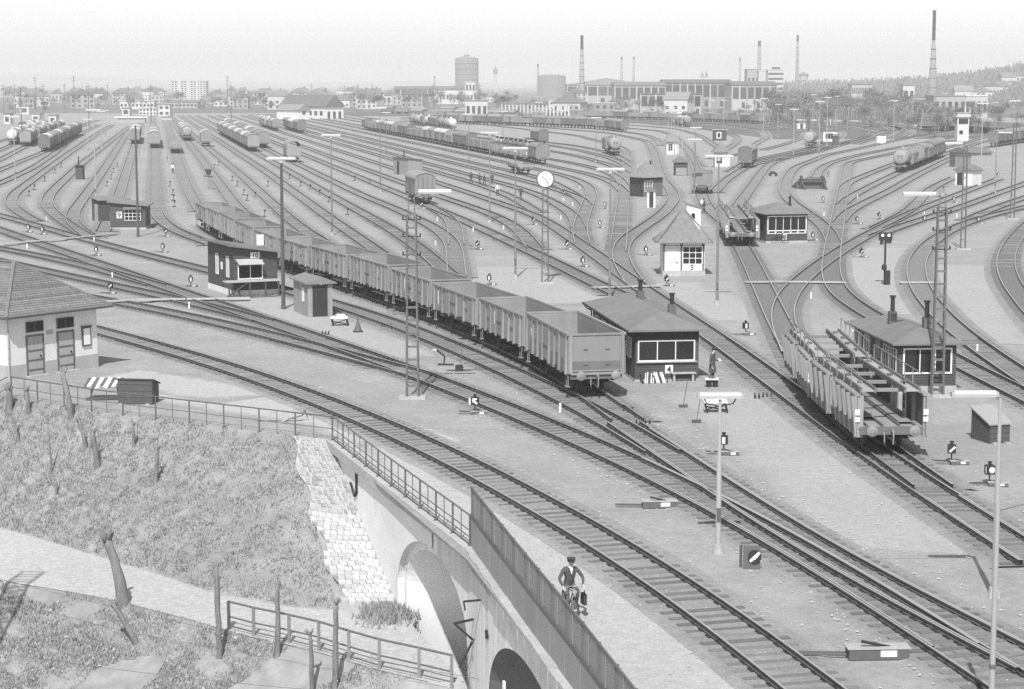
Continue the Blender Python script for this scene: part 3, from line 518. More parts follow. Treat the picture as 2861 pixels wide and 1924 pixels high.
CHAIR = MB().box((0, .75, .075), (.30, .24, .03)).box((0, -.75, .075), (.30, .24, .03)).box((0, .66, .10), (.1, .05, .05)).box((0, .84, .10), (.1, .05, .05)).box((0, -.66, .10), (.1, .05, .05)).box((0, -.84, .10), (.1, .05, .05)).mesh('rail_fixing', M_black)
TRACK_ROOT = {}
taken = []                      # sleepers already laid, so that tracks that merge share them
for ti, (k, ln) in enumerate(LINES.items()):
    e = root('railway_track', (0, 0, 0), 0, 'railway track %d' % ti, 'track'); del e['label']; del e['category']; e['kind'] = 'structure'
    TRACK_ROOT[k] = e
    pts = ln.p
    strip('ballast', pts, 1.95, -0.03, 0.062 + .0005 * ti, M_ballast_light if k == 'A' else M_ballast, e)
    for s in (-.75, .75): link('rail', rail_mesh(pts, s, .0006 * ti), e)
    d, nsl = 0.3, 0
    far = MB()
    while d < ln.L:
        p = ln.at(d)
        if p.y < 270 and (abs(p.x) < p.y * .30) and R.random() < (270 - p.y) / 110:
            q = ln.at(d + .3) - ln.at(d - .3); a = math.atan2(q.y, q.x)
            clash = any((p - t).length < .42 for t in taken)
            if p.y < 118 and nsl < 290:
                if not clash:
                    o = link('sleeper', SLEEPER, e, (p.x + R.uniform(-.03, .03), p.y, .034 + .0006 * ti + (R.uniform(-.034, .002) if k == 'A' else R.uniform(-.014, .005))), a + R.uniform(-.02, .02)); nsl += 1
                    link('rail_fixing', CHAIR, o)
                    taken.append(p)
            elif not clash:
                far.box((p.x, p.y, .034 + .0006 * ti), (.25, 2.5, .12), a)
        d += .66
    if far.v:
        o = part('sleepers', far, M_sleeper, e); o['kind'] = 'stuff'
# check rails inside the running rails at the crossings
for k, y0, y1, sides in (('C', 50, 86, (-.66, .66)), ('U', 52, 80, (-.66, .66)), ('h7', 58, 73, (-.66, .66)), ('D', 92, 99, (.66,)), ('W', 106, 112, (-.66,))):
    pts = [p for p in LINES[k].p if y0 < p.y < y1]
    for s in sides: link('check_rail', rail_mesh(pts, s, .011), TRACK_ROOT[k])
# paler paths and hardstandings
tag(strip('path', [Vector((x, y, 0)) for x, y in [(-19, 99), (-14, 95.3), (-8.0, 90.2), (-4.4, 84), (-2.6, 75.8), (-.7, 69.6), (1.2, 63.4), (2.3, 58), (3.4, 52.5), (4.4, 47.5), (6, 40)]], 2.75, .004, .006, M_path), 'pale trodden path beside the bridge railing', kind='structure')
def patch(name, pts, z, mat=M_bed, half=3.0):
    return tag(strip(name, Line([tuple(P(x, y).xy) for x, y in pts]).p, half, z, z + .002, mat, ends=True), kind='structure')
patch('path', [(285, 1050), (420, 1058), (600, 1090), (720, 1112)], .008, M_path, 2.6)
patch('path', [(1380, 745), (1480, 800), (1620, 850)], .005, M_bed, 5)
patch('path', [(1830, 790), (1960, 830), (2060, 900)], .005, M_bed, 3.5)
patch('path', [(1960, 1090), (2080, 1150), (2300, 1330), (2560, 1560)], .005, M_bed, 3.0)
patch('path', [(2440, 690), (2420, 780), (2470, 880)], .0055, M_bed, 4)
patch('path', [(2690, 740), (2670, 840), (2730, 960)], .0055, M_bed, 4)
patch('path', [(690, 800), (760, 850), (950, 930), (1200, 1000)], .005, M_bed, 3)
# ------------------------------------------------------------------ the arched bridge over the road
FS = [0.0]
for a, b in zip(FACE, FACE[1:]): FS.append(FS[-1] + math.hypot(b[0] - a[0], b[1] - a[1]))
def face_pt(s, off, z):
    """s along the bridge edge, off inwards (to the yard), z height"""
    i = 0
    while i < len(FACE) - 2 and s > FS[i + 1]: i += 1
    k = (s - FS[i]) / (FS[i + 1] - FS[i]); a, b = Vector(FACE[i]), Vector(FACE[i + 1])
    p = a.lerp(b, k)
    def nrm(j):
        j = max(0, min(len(FACE) - 2, j)); d = (Vector(FACE[j + 1]) - Vector(FACE[j])).normalized(); return Vector((-d.y, d.x))
    n = nrm(i).lerp(nrm(i + 1) if k > .5 else nrm(i - 1), abs(k - .5)).normalized()
    return (p.x + n.x * off, p.y + n.y * off, z)
A1 = (16.05, 4.6, -3.6, 2.52); A1i = (16.05, 4.25, -3.6, 2.18)
A2 = (31.5, 6.75, -4.0, 3.0)
def arch_z(s, A):
    c, hw, zs, ri = A
    t = (s - c) / hw
    return None if abs(t) >= 1 else zs + ri * math.sqrt(1 - t * t)
def samples(a, b, step):
    n = max(1, int((b - a) / step)); return [a + (b - a) * i / n for i in range(n + 1)]
br = root('arched_bridge', (0, 0, 0), 0, 'pale rendered railway bridge with two arches beside the stone bank', 'bridge')
def wall_part(s0, s1, mat, off=-.06):
    ss = sorted(set([round(q, 3) for q in samples(s0, s1, .25)] + [q for A in (A1, A2) for q in [round(A[0] - A[1], 3), round(A[0] + A[1], 3)] if s0 < q < s1]))
    mb = MB()
    for a, b in zip(ss, ss[1:]):
        m = (a + b) / 2
        lo = [-9.6, -9.6]
        for A in (A1, A2):
            if arch_z(m, A) is not None:
                lo = [arch_z(a, A) if arch_z(a, A) is not None else A[2], arch_z(b, A) if arch_z(b, A) is not None else A[2]]
        mb.add([face_pt(a, off, lo[0]), face_pt(b, off, lo[1]), face_pt(b, off, -.3), face_pt(a, off, -.3)], [(0, 1, 2, 3)])
    return part('wall', mb, mat, br)
wall_part(.2, 17.0, M_concl); wall_part(17.0, 46.0, M_stain)
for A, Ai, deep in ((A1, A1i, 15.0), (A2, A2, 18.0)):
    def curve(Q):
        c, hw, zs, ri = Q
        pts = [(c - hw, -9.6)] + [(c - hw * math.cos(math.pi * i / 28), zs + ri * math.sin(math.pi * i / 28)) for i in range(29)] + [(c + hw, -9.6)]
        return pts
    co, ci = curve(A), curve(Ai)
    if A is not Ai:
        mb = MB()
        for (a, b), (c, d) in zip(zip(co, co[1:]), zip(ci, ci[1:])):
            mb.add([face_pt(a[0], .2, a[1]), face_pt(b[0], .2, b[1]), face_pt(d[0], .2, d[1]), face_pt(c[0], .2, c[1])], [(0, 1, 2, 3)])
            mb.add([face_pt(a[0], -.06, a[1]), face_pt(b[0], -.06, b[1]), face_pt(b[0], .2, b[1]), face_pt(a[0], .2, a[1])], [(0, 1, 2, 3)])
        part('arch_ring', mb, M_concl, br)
    mb = MB(); f0 = .2 if A is not Ai else -.06
    for a, b in zip(ci, ci[1:]):
        q = [Vector(face_pt(a[0], f0, a[1])), Vector(face_pt(b[0], f0, b[1]))]; ax = Vector((.80, -.60, 0)) * deep; mb.add([q[0], q[1], q[1] + ax, q[0] + ax], [(0, 1, 2, 3)])
    part('vault', mb, M_concl if A is A1 else M_wagdark, br, smooth=False)  # second vault darker: the shade deep inside it is put into the colour
j0 = Vector(face_pt(A1i[0] - A1i[1], .22, -2.75)); ax = Vector((.80, -.60, 0)); nw = Vector((-.60, -.80, 0)) * .12   # ledge where the vault springs
part('springing_ledge', MB().add([j0, j0 + ax * 14, j0 + ax * 14 + nw, j0 + nw] + [q - Vector((0, 0, .16)) for q in (j0, j0 + ax * 14, j0 + ax * 14 + nw, j0 + nw)], [(0, 1, 2, 3), (4, 7, 6, 5), (3, 2, 6, 7), (0, 3, 7, 4)]), M_conc, br)
def along(name, s0, s1, step, o0, o1, z0, z1, mat, parent):
    mb = MB(); ss = samples(s0, s1, step)
    for a, b in zip(ss, ss[1:]):
        vs = [face_pt(s, o, z) for s in (a, b) for o, z in ((o0, z0), (o1, z0), (o1, z1), (o0, z1))]
        mb.add(vs, [(0, 4, 5, 1), (1, 5, 6, 2), (2, 6, 7, 3), (3, 7, 4, 0)])
    vs = [face_pt(s, o, z) for s in (s0, s1) for o, z in ((o0, z0), (o1, z0), (o1, z1), (o0, z1))]
    mb.add(vs, [(0, 1, 2, 3), (4, 7, 6, 5)])
    return part(name, mb, mat, parent)
along('deck_slab', -.2, 21.0, .5, -.28, .75, -.34, .05, M_conc, br)
for i in range(23):                                   # coping stones under the panel fence
    along('coping_stone', 21.0 + i * 1.08, 21.0 + i * 1.08 + 1.05, .5, -.26 + R.uniform(-.03, .03), .75, -.36 + R.uniform(-.04, .03), .06 + R.uniform(-.02, .02), M_conc, br)
pp = MB(); pp.path([face_pt(5.0, -.12, -.4), face_pt(5.0, -.12, -1.3), face_pt(4.7, -.12, -1.5), face_pt(3.9, -.12, -1.1)], .05, 8)
part('drain_pipe', pp, M_black, br, smooth=True)
pl = MB(); pl.lathe([(.02, 0), (.16, .0), (.16, .03), (.02, .03)], 16)
o = part('sign_plate', pl, M_white, br, loc=Vector(face_pt(16.4, -.12, -.72)))
o.rotation_euler = (rad(90), 0, math.atan2(FACE[3][1] - FACE[2][1], FACE[3][0] - FACE[2][0]) ); o.scale = (1, 2.5, 1)
# pier details by the second arch: iron brackets, red-cross style painted mark
bk = MB()
bk.bar(face_pt(23.4, -.08, -1.15), face_pt(23.3, -.62, -1.2), .06).bar(face_pt(23.3, -.62, -1.2), face_pt(23.6, -.62, -1.4), .05)
bk.bar(face_pt(21.9, -.08, -2.2), face_pt(22.1, -.75, -2.25), .07).bar(face_pt(22.1, -.75, -2.25), face_pt(22.0, -.08, -2.9), .07).bar(face_pt(21.8, -.1, -3.0), face_pt(21.6, -.5, -3.9), .07)
o = part('iron_brackets', bk, M_black, br); o['kind'] = 'stuff'
cr = MB(); c0 = Vector(face_pt(24.6, -.09, -1.95)); dv = (Vector(face_pt(24.9, -.09, -1.95)) - c0).normalized()
cr.bar(c0 - dv * .3, c0 + dv * .3, .02, .08).bar(c0 - Vector((0, 0, .13)), c0 + Vector((0, 0, .13)), .16, .1)
part('painted_cross', cr, M_black, br)

# stone pitching against the wing wall
st = root('stone_pitching', (0, 0, 0), 0, 'white limestone pitching on the bank beside the bridge wing', 'stone facing')
def bank(u, v, lift=0.0):
    a, b = lerp_poly(EDGE, u), lerp_poly(RFAR, u); q = a.lerp(b, v)
    q.z = -.004 + (Z_ROAD - .016) * v - .25 * math.sin(math.pi * v) + lift; return q
mb = MB(); NU, NV = 8, 30
for i in range(NU):
    for j in range(NV):
        def uu(i, v): return (.9755 + .003 * v + .0022 * math.sin(v * 23)) * (1 - i / NU) + 1.0 * (i / NU)
        v0, v1 = j / NV * .97 + .015, (j + 1) / NV * .97 + .015
        lf = lambda v: .13 if v < .93 else .13 - (v - .93) * 3.5
        mb.add([bank(uu(i, v0), v0, lf(v0)), bank(uu(i + 1, v0), v0, lf(v0)), bank(uu(i + 1, v1), v1, lf(v1)), bank(uu(i, v1), v1, lf(v1))], [(0, 1, 2, 3)])
mb.m = [1 if (i % NV) > NV * .46 else 0 for i in range(NU * NV)]
part('mortar_bed', mb, [gm('lime_mortar', .40, .35, 3, .95, .4, 10, 0), M_mortar], st)
rows = 37
for r in range(rows):
    v = .02 + .95 * (r + .5) / rows; dv_ = .95 / rows
    u0 = .9755 + .003 * v + .0022 * math.sin(v * 23); wid = 1.0 - u0
    n = 7
    k = 0.0; off = R.uniform(-.3, .3)
    for c in range(n):
        ua = u0 + wid * max(0, (c + off * .5 + (.5 if r % 2 else 0) * .9) / (n + .3)); ub = u0 + wid * min(1, (c + .93 + off * .5 + (.5 if r % 2 else 0) * .9) / (n + .3))
        if v < .45:
            ua += wid * R.uniform(0, .05); ub -= wid * R.uniform(.0, .05)
        if ub - ua < wid * .03: continue
        hv = dv_ * (R.uniform(.82, .93) if v > .45 else R.uniform(.55, .85)); va, vb = v - hv / 2, v + hv / 2
        L = .19 + R.uniform(-.035, .05); j = lambda: R.uniform(-.02, .02)
        q = [bank(ua, va, L + j()), bank(ub, va, L + j()), bank(ub, vb, L + j()), bank(ua, vb, L + j())]
        b_ = [bank(ua, va, -.05), bank(ub, va, -.05), bank(ub, vb, -.05), bank(ua, vb, -.05)]
        o_ = sum(q, Vector()) / 4
        m_ = MB().add([p_ - o_ for p_ in q + b_], [(0, 1, 2, 3), (0, 4, 5, 1), (1, 5, 6, 2), (2, 6, 7, 3), (3, 7, 4, 0)])
        part('stone', m_, M_stone if v > .45 else gm('rubble_stone', .33, .3, 4, .9, .5, 9, .2), st, loc=o_)

# railing along the bank top and the bridge
rl = root('railing', (0, 0, 0), 0, 'grey iron railing along the top of the grass bank', 'railing')
def rail_run(pts, h, zbase, par, step, big=.035, thin=.018, mid=.5, brk=False):
    P3 = [Vector((x, y, zbase)) for x, y in pts]
    L = [0.0]
    for a, b in zip(P3, P3[1:]): L.append(L[-1] + (b - a).length)
    def at(d):
        for i in range(len(P3) - 1):
            if d <= L[i + 1] or i == len(P3) - 2: return P3[i].lerp(P3[i + 1], (d - L[i]) / (L[i + 1] - L[i]))
    n = int(L[-1] / step); up = Vector((0, 0, h))
    for nm, z, r in (('top_rail', h, .032), ('middle_rail', h * mid, .02)):
        part(nm, MB().path([q + Vector((0, 0, z)) for q in P3], r, 6), M_iron, par)
    bigp = MB().tube((0, 0, -.15), (0, 0, h), big, big, 6).box((0, 0, .02), (.12, .12, .05)).mesh('post', M_iron)
    thp = MB().tube((0, 0, .0), (0, 0, h), thin, thin, 5).mesh('baluster', M_iron)
    for i in range(n + 1):
        q = at(L[-1] * i / n); link('post', bigp, par, q)
        if i < n:
            q2 = at(L[-1] * (i + .5) / n); link('baluster', thp, par, q2)
            if brk:
                a, b = at(L[-1] * (i + .06) / n), at(L[-1] * (i + .94) / n); nn = Vector((-(b - a).y, (b - a).x, 0)).normalized() * -.22
                part('loop_bracket', MB().path([a + Vector((0, 0, .12)), a + nn * .7 + Vector((0, 0, -.02)), a.lerp(b, .25) + nn + Vector((0, 0, -.06)), a.lerp(b, .8) + nn + Vector((0, 0, -.06)), b], .018, 5), M_iron, par)
                part('foot_rail', MB().path([a + Vector((0, 0, .16)), b + Vector((0, 0, .16))], .016, 5).path([a + Vector((0, 0, .08)), b + Vector((0, 0, .08))], .016, 5), M_iron, par)
rail_run(EDGE[3:], 1.05, 0.0, rl, 2.05)
rl2 = root('railing', (0, 0, 0), 0, 'grey iron railing with loop brackets along the bridge deck', 'railing')
rail_run([face_pt(s, -.02, 0)[:2] for s in samples(.1, 20.9, 2.0)], 1.05, .05, rl2, 2.0, brk=True)
rail_run_l = root('railing', (0, 0, 0), 0, 'short iron railing running down the bank below the plaster building', 'railing')
q0, q1 = Vector((-24.9, 96.1, 0)), Vector((-28.5, 93.2, -1.9))
part('top_rail', MB().path([q0 + Vector((0, 0, 1.05)), q1 + Vector((0, 0, 1.0))], .028, 6), M_iron, rail_run_l)
part('middle_rail', MB().path([q0 + Vector((0, 0, .5)), q1 + Vector((0, 0, .45))], .02, 6), M_iron, rail_run_l)
for k in (.35, .75, 1.0):
    q = q0.lerp(q1, k); part('post', MB().tube((0, 0, -.4), (0, 0, 1.0), .03, .03, 6), M_iron, rail_run_l, loc=q)
# road-side railing on the near side of the lower road
rr = root('railing', (0, 0, 0), 0, 'white and grey pipe railing along the near side of the sunken road', 'railing')
rp = [P(x, y, Z_ROAD) for x, y in [(640, 1757), (709, 1775), (808, 1796), (891, 1816), (975, 1843), (1060, 1868), (1171, 1893), (1262, 1915)]]
for z, r in ((1.05, .04), (.48, .03), (.12, .02)): part('rail', MB().path([q + Vector((0, 0, z)) for q in rp], r, 6), M_iron, rr)
for q in rp: part('post', MB().box((0, 0, .3), (.11, .11, 1.5)), M_pole, rr, loc=q)

# panel fence on the bridge parapet
fn = root('panel_fence', (0, 0, 0), 0, 'tall grey panel fence on the bridge parapet beside the cyclist', 'fence')
m = bpy.data.materials.new('fine_mesh'); n, l = nt(m); MATS['fine_mesh'] = m
b = n['Principled BSDF']; b.inputs['Base Color'].default_value = (.25, .25, .25, 1); b.inputs['Roughness'].default_value = .8; b.inputs['Alpha'].default_value = .74
M_mesh = m
FH = 2.05
ss = samples(20.95, 45.2, 1.75)
for i, (a, b_) in enumerate(zip(ss, ss[1:])):
    for nm, z0, z1, mt, o in (('lower_panel', .06, 1.02, M_fencel, .0), ('upper_panel', 1.18, FH, M_mesh, .02)):
        mb = MB().add([face_pt(a + .03, o, z0), face_pt(b_ - .03, o, z0), face_pt(b_ - .03, o, z1), face_pt(a + .03, o, z1), face_pt(a + .03, o + .02, z0), face_pt(b_ - .03, o + .02, z0), face_pt(b_ - .03, o + .02, z1), face_pt(a + .03, o + .02, z1)],
                      [(0, 1, 2, 3), (4, 7, 6, 5), (3, 2, 6, 7), (0, 4, 5, 1), (0, 3, 7, 4), (1, 5, 6, 2)])
        part(nm, mb, mt, fn)
    part('shadow_band_rail', MB().bar(face_pt(a, .04, 1.1), face_pt(b_, .04, 1.1), .10, .14), M_iron, fn)  # dark bar put in for the shadow band across the panels
    part('top_rail', MB().bar(face_pt(a, .01, FH + .02), face_pt(b_, .01, FH + .02), .05, .05), M_iron, fn)
    part('stiffener', MB().bar(face_pt((a + b_) / 2, .0, 1.2), face_pt((a + b_) / 2, .0, FH), .025), M_fence, fn)
for a in ss:
    part('post', MB().bar(face_pt(a, .06, -.1), face_pt(a, .06, FH), .09, .09), M_iron, fn)

# ------------------------------------------------------------------ huts and houses
def front(fl, fr):
    a, b = P(*fl), P(*fr); d = b - a
    return a, math.atan2(d.y, d.x), d.length
def hip_faces(x0, x1, y0, y1, z, rise, along_y=True, short=None):
    """hip roof: returns verts, faces"""
    w = (x1 - x0) / 2; e = short if short is not None else min(w, (y1 - y0) / 2)
    if along_y: r0, r1 = ((x0 + x1) / 2, y0 + e), ((x0 + x1) / 2, y1 - e)
    else:
        w = (y1 - y0) / 2; e = short if short is not None else min(w, (x1 - x0) / 2)
        r0, r1 = (x0 + e, (y0 + y1) / 2), (x1 - e, (y0 + y1) / 2)
    return r0, r1
def roof_part(kind, par, W, D, h, rise, ov, mat, th=.09):
    mb = MB(); x0, x1, y0, y1 = -ov, W + ov, -ov, D + ov
    c = [(x0, y0, h), (x1, y0, h), (x1, y1, h), (x0, y1, h)]
    lo = [(a, b, z - th) for a, b, z in c]
    def skirt():
        mb.add(c + lo, [(0, 1, 5, 4), (1, 2, 6, 5), (2, 3, 7, 6), (3, 0, 4, 7), (7, 6, 5, 4)])
    if kind in ('hip', 'hipx'):
        r0, r1 = hip_faces(x0, x1, y0, y1, h, rise, kind == 'hip')
        r0, r1 = (*r0, h + rise), (*r1, h + rise); skirt()
        if kind == 'hip': mb.add(c + [r0, r1], [(0, 1, 4), (1, 2, 5, 4), (2, 3, 5), (3, 0, 4, 5)])
        else: mb.add(c + [r0, r1], [(0, 1, 5, 4), (1, 2, 5), (2, 3, 4, 5), (3, 0, 4)])
    elif kind == 'pyr':
        skirt(); m = ((x0 + x1) / 2, (y0 + y1) / 2)
        k = .62                                                     # bell-cast: flatter at the eaves
        mid = [(m[0] + (a - m[0]) * k, m[1] + (b_ - m[1]) * k, h + rise * .27) for a, b_, _ in c]
        top = [(m[0] + (a - m[0]) * .04, m[1] + (b_ - m[1]) * .04, h + rise) for a, b_, _ in c]
        mb.add(c + mid + top, [f for q in (0, 4) for f in ((q, q + 1, q + 5, q + 4), (q + 1, q + 2, q + 6, q + 5), (q + 2, q + 3, q + 7, q + 6), (q + 3, q, q + 4, q + 7))] + [(8, 9, 10, 11)])
    elif kind == 'mono':                                            # rises towards the front by 'rise'
        c = [(x0, y0, h + rise), (x1, y0, h + rise), (x1, y1, h), (x0, y1, h)]; lo = [(a, b, z - th) for a, b, z in c]
        mb.add(c + lo, [(0, 1, 2, 3), (0, 1, 5, 4), (1, 2, 6, 5), (2, 3, 7, 6), (3, 0, 4, 7), (7, 6, 5, 4)])
    elif kind == 'monox':                                           # rises towards the left
        c = [(x0, y0, h + rise), (x1, y0, h), (x1, y1, h), (x0, y1, h + rise)]; lo = [(a, b, z - th) for a, b, z in c]
        mb.add(c + lo, [(0, 1, 2, 3), (0, 1, 5, 4), (1, 2, 6, 5), (2, 3, 7, 6), (3, 0, 4, 7), (7, 6, 5, 4)])
    elif kind in ('gable', 'gablex'):
        if kind == 'gable':                                          # ridge front to back
            m = (x0 + x1) / 2; r = [(m, y0, h + rise), (m, y1, h + rise)]
            mb.add(c + r + lo, [(0, 4, 5, 3), (1, 2, 5, 4), (0, 3, 9, 6), (1, 7, 8, 2), (0, 6, 7, 1, 4), (3, 5, 2, 8, 9), (6, 9, 8, 7)])
        else:
            m = (y0 + y1) / 2; r = [(x0, m, h + rise), (x1, m, h + rise)]
            mb.add(c + r + lo, [(0, 1, 5, 4), (3, 4, 5, 2), (0, 6, 7, 1), (3, 2, 8, 9), (0, 4, 3, 9, 6), (1, 7, 8, 2, 5), (6, 9, 8, 7)])
    return part('roof', mb, mat, par)
def on_face(f, W, D, u, z, out):
    """local point on a wall: f front, l left, r right, b back; u along the wall"""
    return {'f': (u, -out, z), 'l': (-out, D - u, z), 'r': (W + out, u, z), 'b': (W - u, D + out, z)}[f]
def wbox(mb, f, W, D, u0, u1, z0, z1, o0, o1):
    a, b = on_face(f, W, D, u0, z0, o0), on_face(f, W, D, u1, z1, o1)
    return mb.b2(min(a[0], b[0]), max(a[0], b[0]), min(a[1], b[1]), max(a[1], b[1]), min(a[2], b[2]), max(a[2], b[2]))
def window(par, f, W, D, u, z, w, h, nx=1, nz=1, fm=None, fw=.06, sill=True, glass=None):
    fm = fm or M_white
    fr = part('window', wbox(wbox(wbox(wbox(MB(), f, W, D, u - fw, u + w + fw, z - fw, z, .0, .07), f, W, D, u - fw, u + w + fw, z + h, z + h + fw, .0, .07), f, W, D, u - fw, u, z, z + h, .0, .07), f, W, D, u + w, u + w + fw, z, z + h, .0, .07), fm, par)
    for i in range(nx):
        for j in range(nz):
            part('pane', wbox(MB(), f, W, D, u + w * i / nx, u + w * (i + 1) / nx, z + h * j / nz, z + h * (j + 1) / nz, -.05 + .001 * ((i + j) % 2), .025 + .002 * ((i + j) % 2)), glass or M_glass, fr)
    for i in range(1, nx): part('glazing_bar', wbox(MB(), f, W, D, u + w * i / nx - .025, u + w * i / nx + .025, z, z + h, .0, .06), fm, fr)
    for j in range(1, nz): part('glazing_bar', wbox(MB(), f, W, D, u, u + w, z + h * j / nz - .022, z + h * j / nz + .022, .0, .057), fm, fr)
    return fr
def door(par, f, W, D, u, z, w, h, mat, panels=0, open_dark=False):
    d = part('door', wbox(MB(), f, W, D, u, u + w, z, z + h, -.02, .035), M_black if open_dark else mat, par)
    if open_dark: return d  # open_dark: black slab put in for the shade inside an open doorway
    part('handle', wbox(MB(), f, W, D, u + w * .8, u + w * .88, z + h * .45, z + h * .5, .035, .09), M_black, d)
    for k in range(panels):
        part('ledge', wbox(MB(), f, W, D, u + .02, u + w - .02, z + h * (.12 + k * .25), z + h * (.12 + k * .25) + .07, .036, .06), M_iron, d)
    return d
def boards(par, f, W, D, z0, z1, step, mat, u0=0, u1=None):
    u1 = u1 if u1 is not None else (W if f in 'fb' else D)
    z = z0; i = 0
    while z < z1 - .02:
        t = min(z + step - .018, z1); part('board', wbox(MB(), f, W, D, u0 - .005, u1 + .005, z, t, -.005, .02 + .003 * (i % 2)), mat, par); z += step; i += 1
def vboards(par, f, W, D, z0, z1, step, mat, u0=0, u1=None):
    u1 = u1 if u1 is not None else (W if f in 'fb' else D)
    u = u0; i = 0
    while u < u1 - .02:
        t = min(u + step - .015, u1); part('board', wbox(MB(), f, W, D, u, t, z0, z1, -.005, .02 + .003 * (i % 2)), mat, par); u += step; i += 1
def hut(name, label, cat, fl, fr, depth, h, roof, wall, rmat, group=None, plinth=.25, width=None, rz=None, pmat=None):
    a, r, W = front(fl, fr); W = width or W; r = r if rz is None else rz
    e = root(name, a, r, label, cat, group)
    part('wall', MB().b2(0, W, 0, depth, plinth, h - .001), wall, e)
    if roof[0] in ('mono', 'monox'):
        pr = [(0, 0), (depth, 0), (depth, .0), (0, roof[1] - .0)]
        if roof[0] == 'mono': part('gable_wall', MB().extr([(0, h), (depth, h), (0, h + roof[1] - .06)], .002, W - .002), wall, e)
        else: part('gable_wall', MB().extr([(0, h), (W, h), (0, h + roof[1] - .06)], .002, depth - .002, 'y'), wall, e)
    if roof[0] == 'gable': part('gable_wall', MB().extr([(0, h), (W, h), (W / 2, h + roof[1] * W / (W + 2 * roof[2]) - .05)], .003, depth - .003, 'y'), wall, e)
    if roof[0] == 'gablex': part('gable_wall', MB().extr([(0, h), (depth, h), (depth / 2, h + roof[1] * depth / (depth + 2 * roof[2]) - .05)], .003, W - .003), wall, e)
    if plinth: part('plinth', MB().b2(-.05, W + .05, -.05, depth + .05, -.1, plinth), pmat or M_conc, e)
    roof_part(roof[0], e, W, depth, h, roof[1], roof[2], rmat)
    return e, W, depth
def pipe(par, x, y, z, h, r=.13, brick=True):
    c = part('chimney', MB().box((x, y, z + h * .22), (r * 3, r * 3, h * .56)) if brick else MB().tube((x, y, z - .1), (x, y, z + h * .3), r * 1.3, r * 1.3, 10), M_iron if brick else M_black, par)
    part('flue', MB().tube((x, y, z + h * .3), (x, y, z + h), r, r * .85, 10).tube((x, y, z + h), (x, y, z + h + .08), r * 1.35, r * 1.35, 10), M_black, c)
def number(par, f, W, D, u, z, txt, size, bw=None, out=.03, board=True, col=None):
    """number board with its painted figures"""
    bw = bw or size * .62 * len(txt) + size * .3
    nb = part('number_board', wbox(MB(), f, W, D, u - bw / 2, u + bw / 2, z, z + size * 1.25, .0, out), M_white if board else M_cream, par)
    cu = bpy.data.curves.new('numeral', 'FONT'); cu.body = txt; cu.size = size * 1.35; cu.align_x = 'CENTER'; cu.extrude = .004; cu.materials.append(col or M_black); cu.offset = size * .02
    tmp = bpy.data.objects.new('numeral', cu); COL.objects.link(tmp); me_ = bpy.data.meshes.new_from_object(tmp.evaluated_get(bpy.context.evaluated_depsgraph_get())); bpy.data.objects.remove(tmp)
    o = link('numeral', me_, nb); p = on_face(f, W, D, u, z + size * .15, out + .006)
    o.location = p; o.rotation_euler = (rad(90), 0, {'f': 0, 'l': rad(-90), 'r': rad(90)}[f])
    return nb

# plaster building with tiled hip roof by the railing
c0, rzb = Vector((-26.3, 101.9, 0)), math.atan2(5.0, 3.65)
e = root('plaster_building', c0, rzb, 'pale plaster building with a tiled hip roof behind the railing', 'building')
W, D, HH = 6.1, 11.0, 3.35
part('wall', MB().b2(0, W, 0, D, .75, HH), M_cream, e)
part('plinth', MB().b2(-.03, W + .03, -.03, D + .03, -.3, .75), M_plinth, e)
part('rainwater_gutter', MB().tube((-.6, -.66, HH + .02), (W + .6, -.66, HH + .02), .07, .07, 6).tube((-.66, -.6, HH + .02), (-.66, D + .6, HH + .02), .07, .07, 6), M_iron, e)
part('rainwater_pipe', MB().tube((-.06, -.06, 0), (-.06, -.06, HH), .045, .045, 6), M_conc, e)
rf = roof_part('hip', e, W, D, HH + .02, 2.45, .62, M_tile)
x0, x1, y0, y1 = -.62, W + .62, -.62, D + .62; ew = (x1 - x0) / 2; NR = 24
for r_ in range(NR):                                       # courses of tiles on the two roof planes in view
    t0, t1 = r_ / NR, (r_ + 1) / NR
    for pl_ in (0, 1):
        mb = MB(); z0, z1 = HH + .02 + 2.45 * t0, HH + .02 + 2.45 * t1; th = .035
        if pl_ == 0:
            a0, a1 = x0 + ew * t0, x1 - ew * t0; n_ = max(1, int((a1 - a0) / .24))
            for k in range(n_):
                u0_, u1_ = a0 + (a1 - a0) * k / n_, a0 + (a1 - a0) * (k + 1) / n_ - .012; jz = R.uniform(0, .012)
                yb, yt = y0 + ew * t0 - .02, y0 + ew * t1 + .02; s_ = 1 - t1 / max(t1, .0001) * 0
                mb.add([(u0_, yb, z0 + th + jz), (u1_, yb, z0 + th + jz), (u1_, yt, z1 + .008), (u0_, yt, z1 + .008), (u0_, yb, z0), (u1_, yb, z0)], [(0, 1, 2, 3), (0, 4, 5, 1)])
        else:
            b0, b1 = y0 + ew * t0, y1 - ew * t0; n_ = max(1, int((b1 - b0) / .24))
            for k in range(n_):
                u0_, u1_ = b0 + (b1 - b0) * k / n_, b0 + (b1 - b0) * (k + 1) / n_ - .012; jz = R.uniform(0, .012)
                xb, xt = x0 + ew * t0 - .02, x0 + ew * t1 + .02
                mb.add([(xb, u0_, z0 + th + jz), (xb, u1_, z0 + th + jz), (xt, u1_, z1 + .008), (xt, u0_, z1 + .008), (xb, u0_, z0), (xb, u1_, z0)], [(0, 1, 2, 3), (0, 4, 5, 1)])
        part('tile_course', mb, M_tile, rf)
m_ = (x0 + x1) / 2
part('ridge_tiles', MB().bar((x0, y0, HH + .06), (m_, y0 + ew, HH + 2.52), .18, .08).bar((x1, y0, HH + .06), (m_, y0 + ew, HH + 2.52), .18, .08).bar((m_, y0 + ew, HH + 2.52), (m_, y1 - ew, HH + 2.52), .2, .09), M_tile, rf)
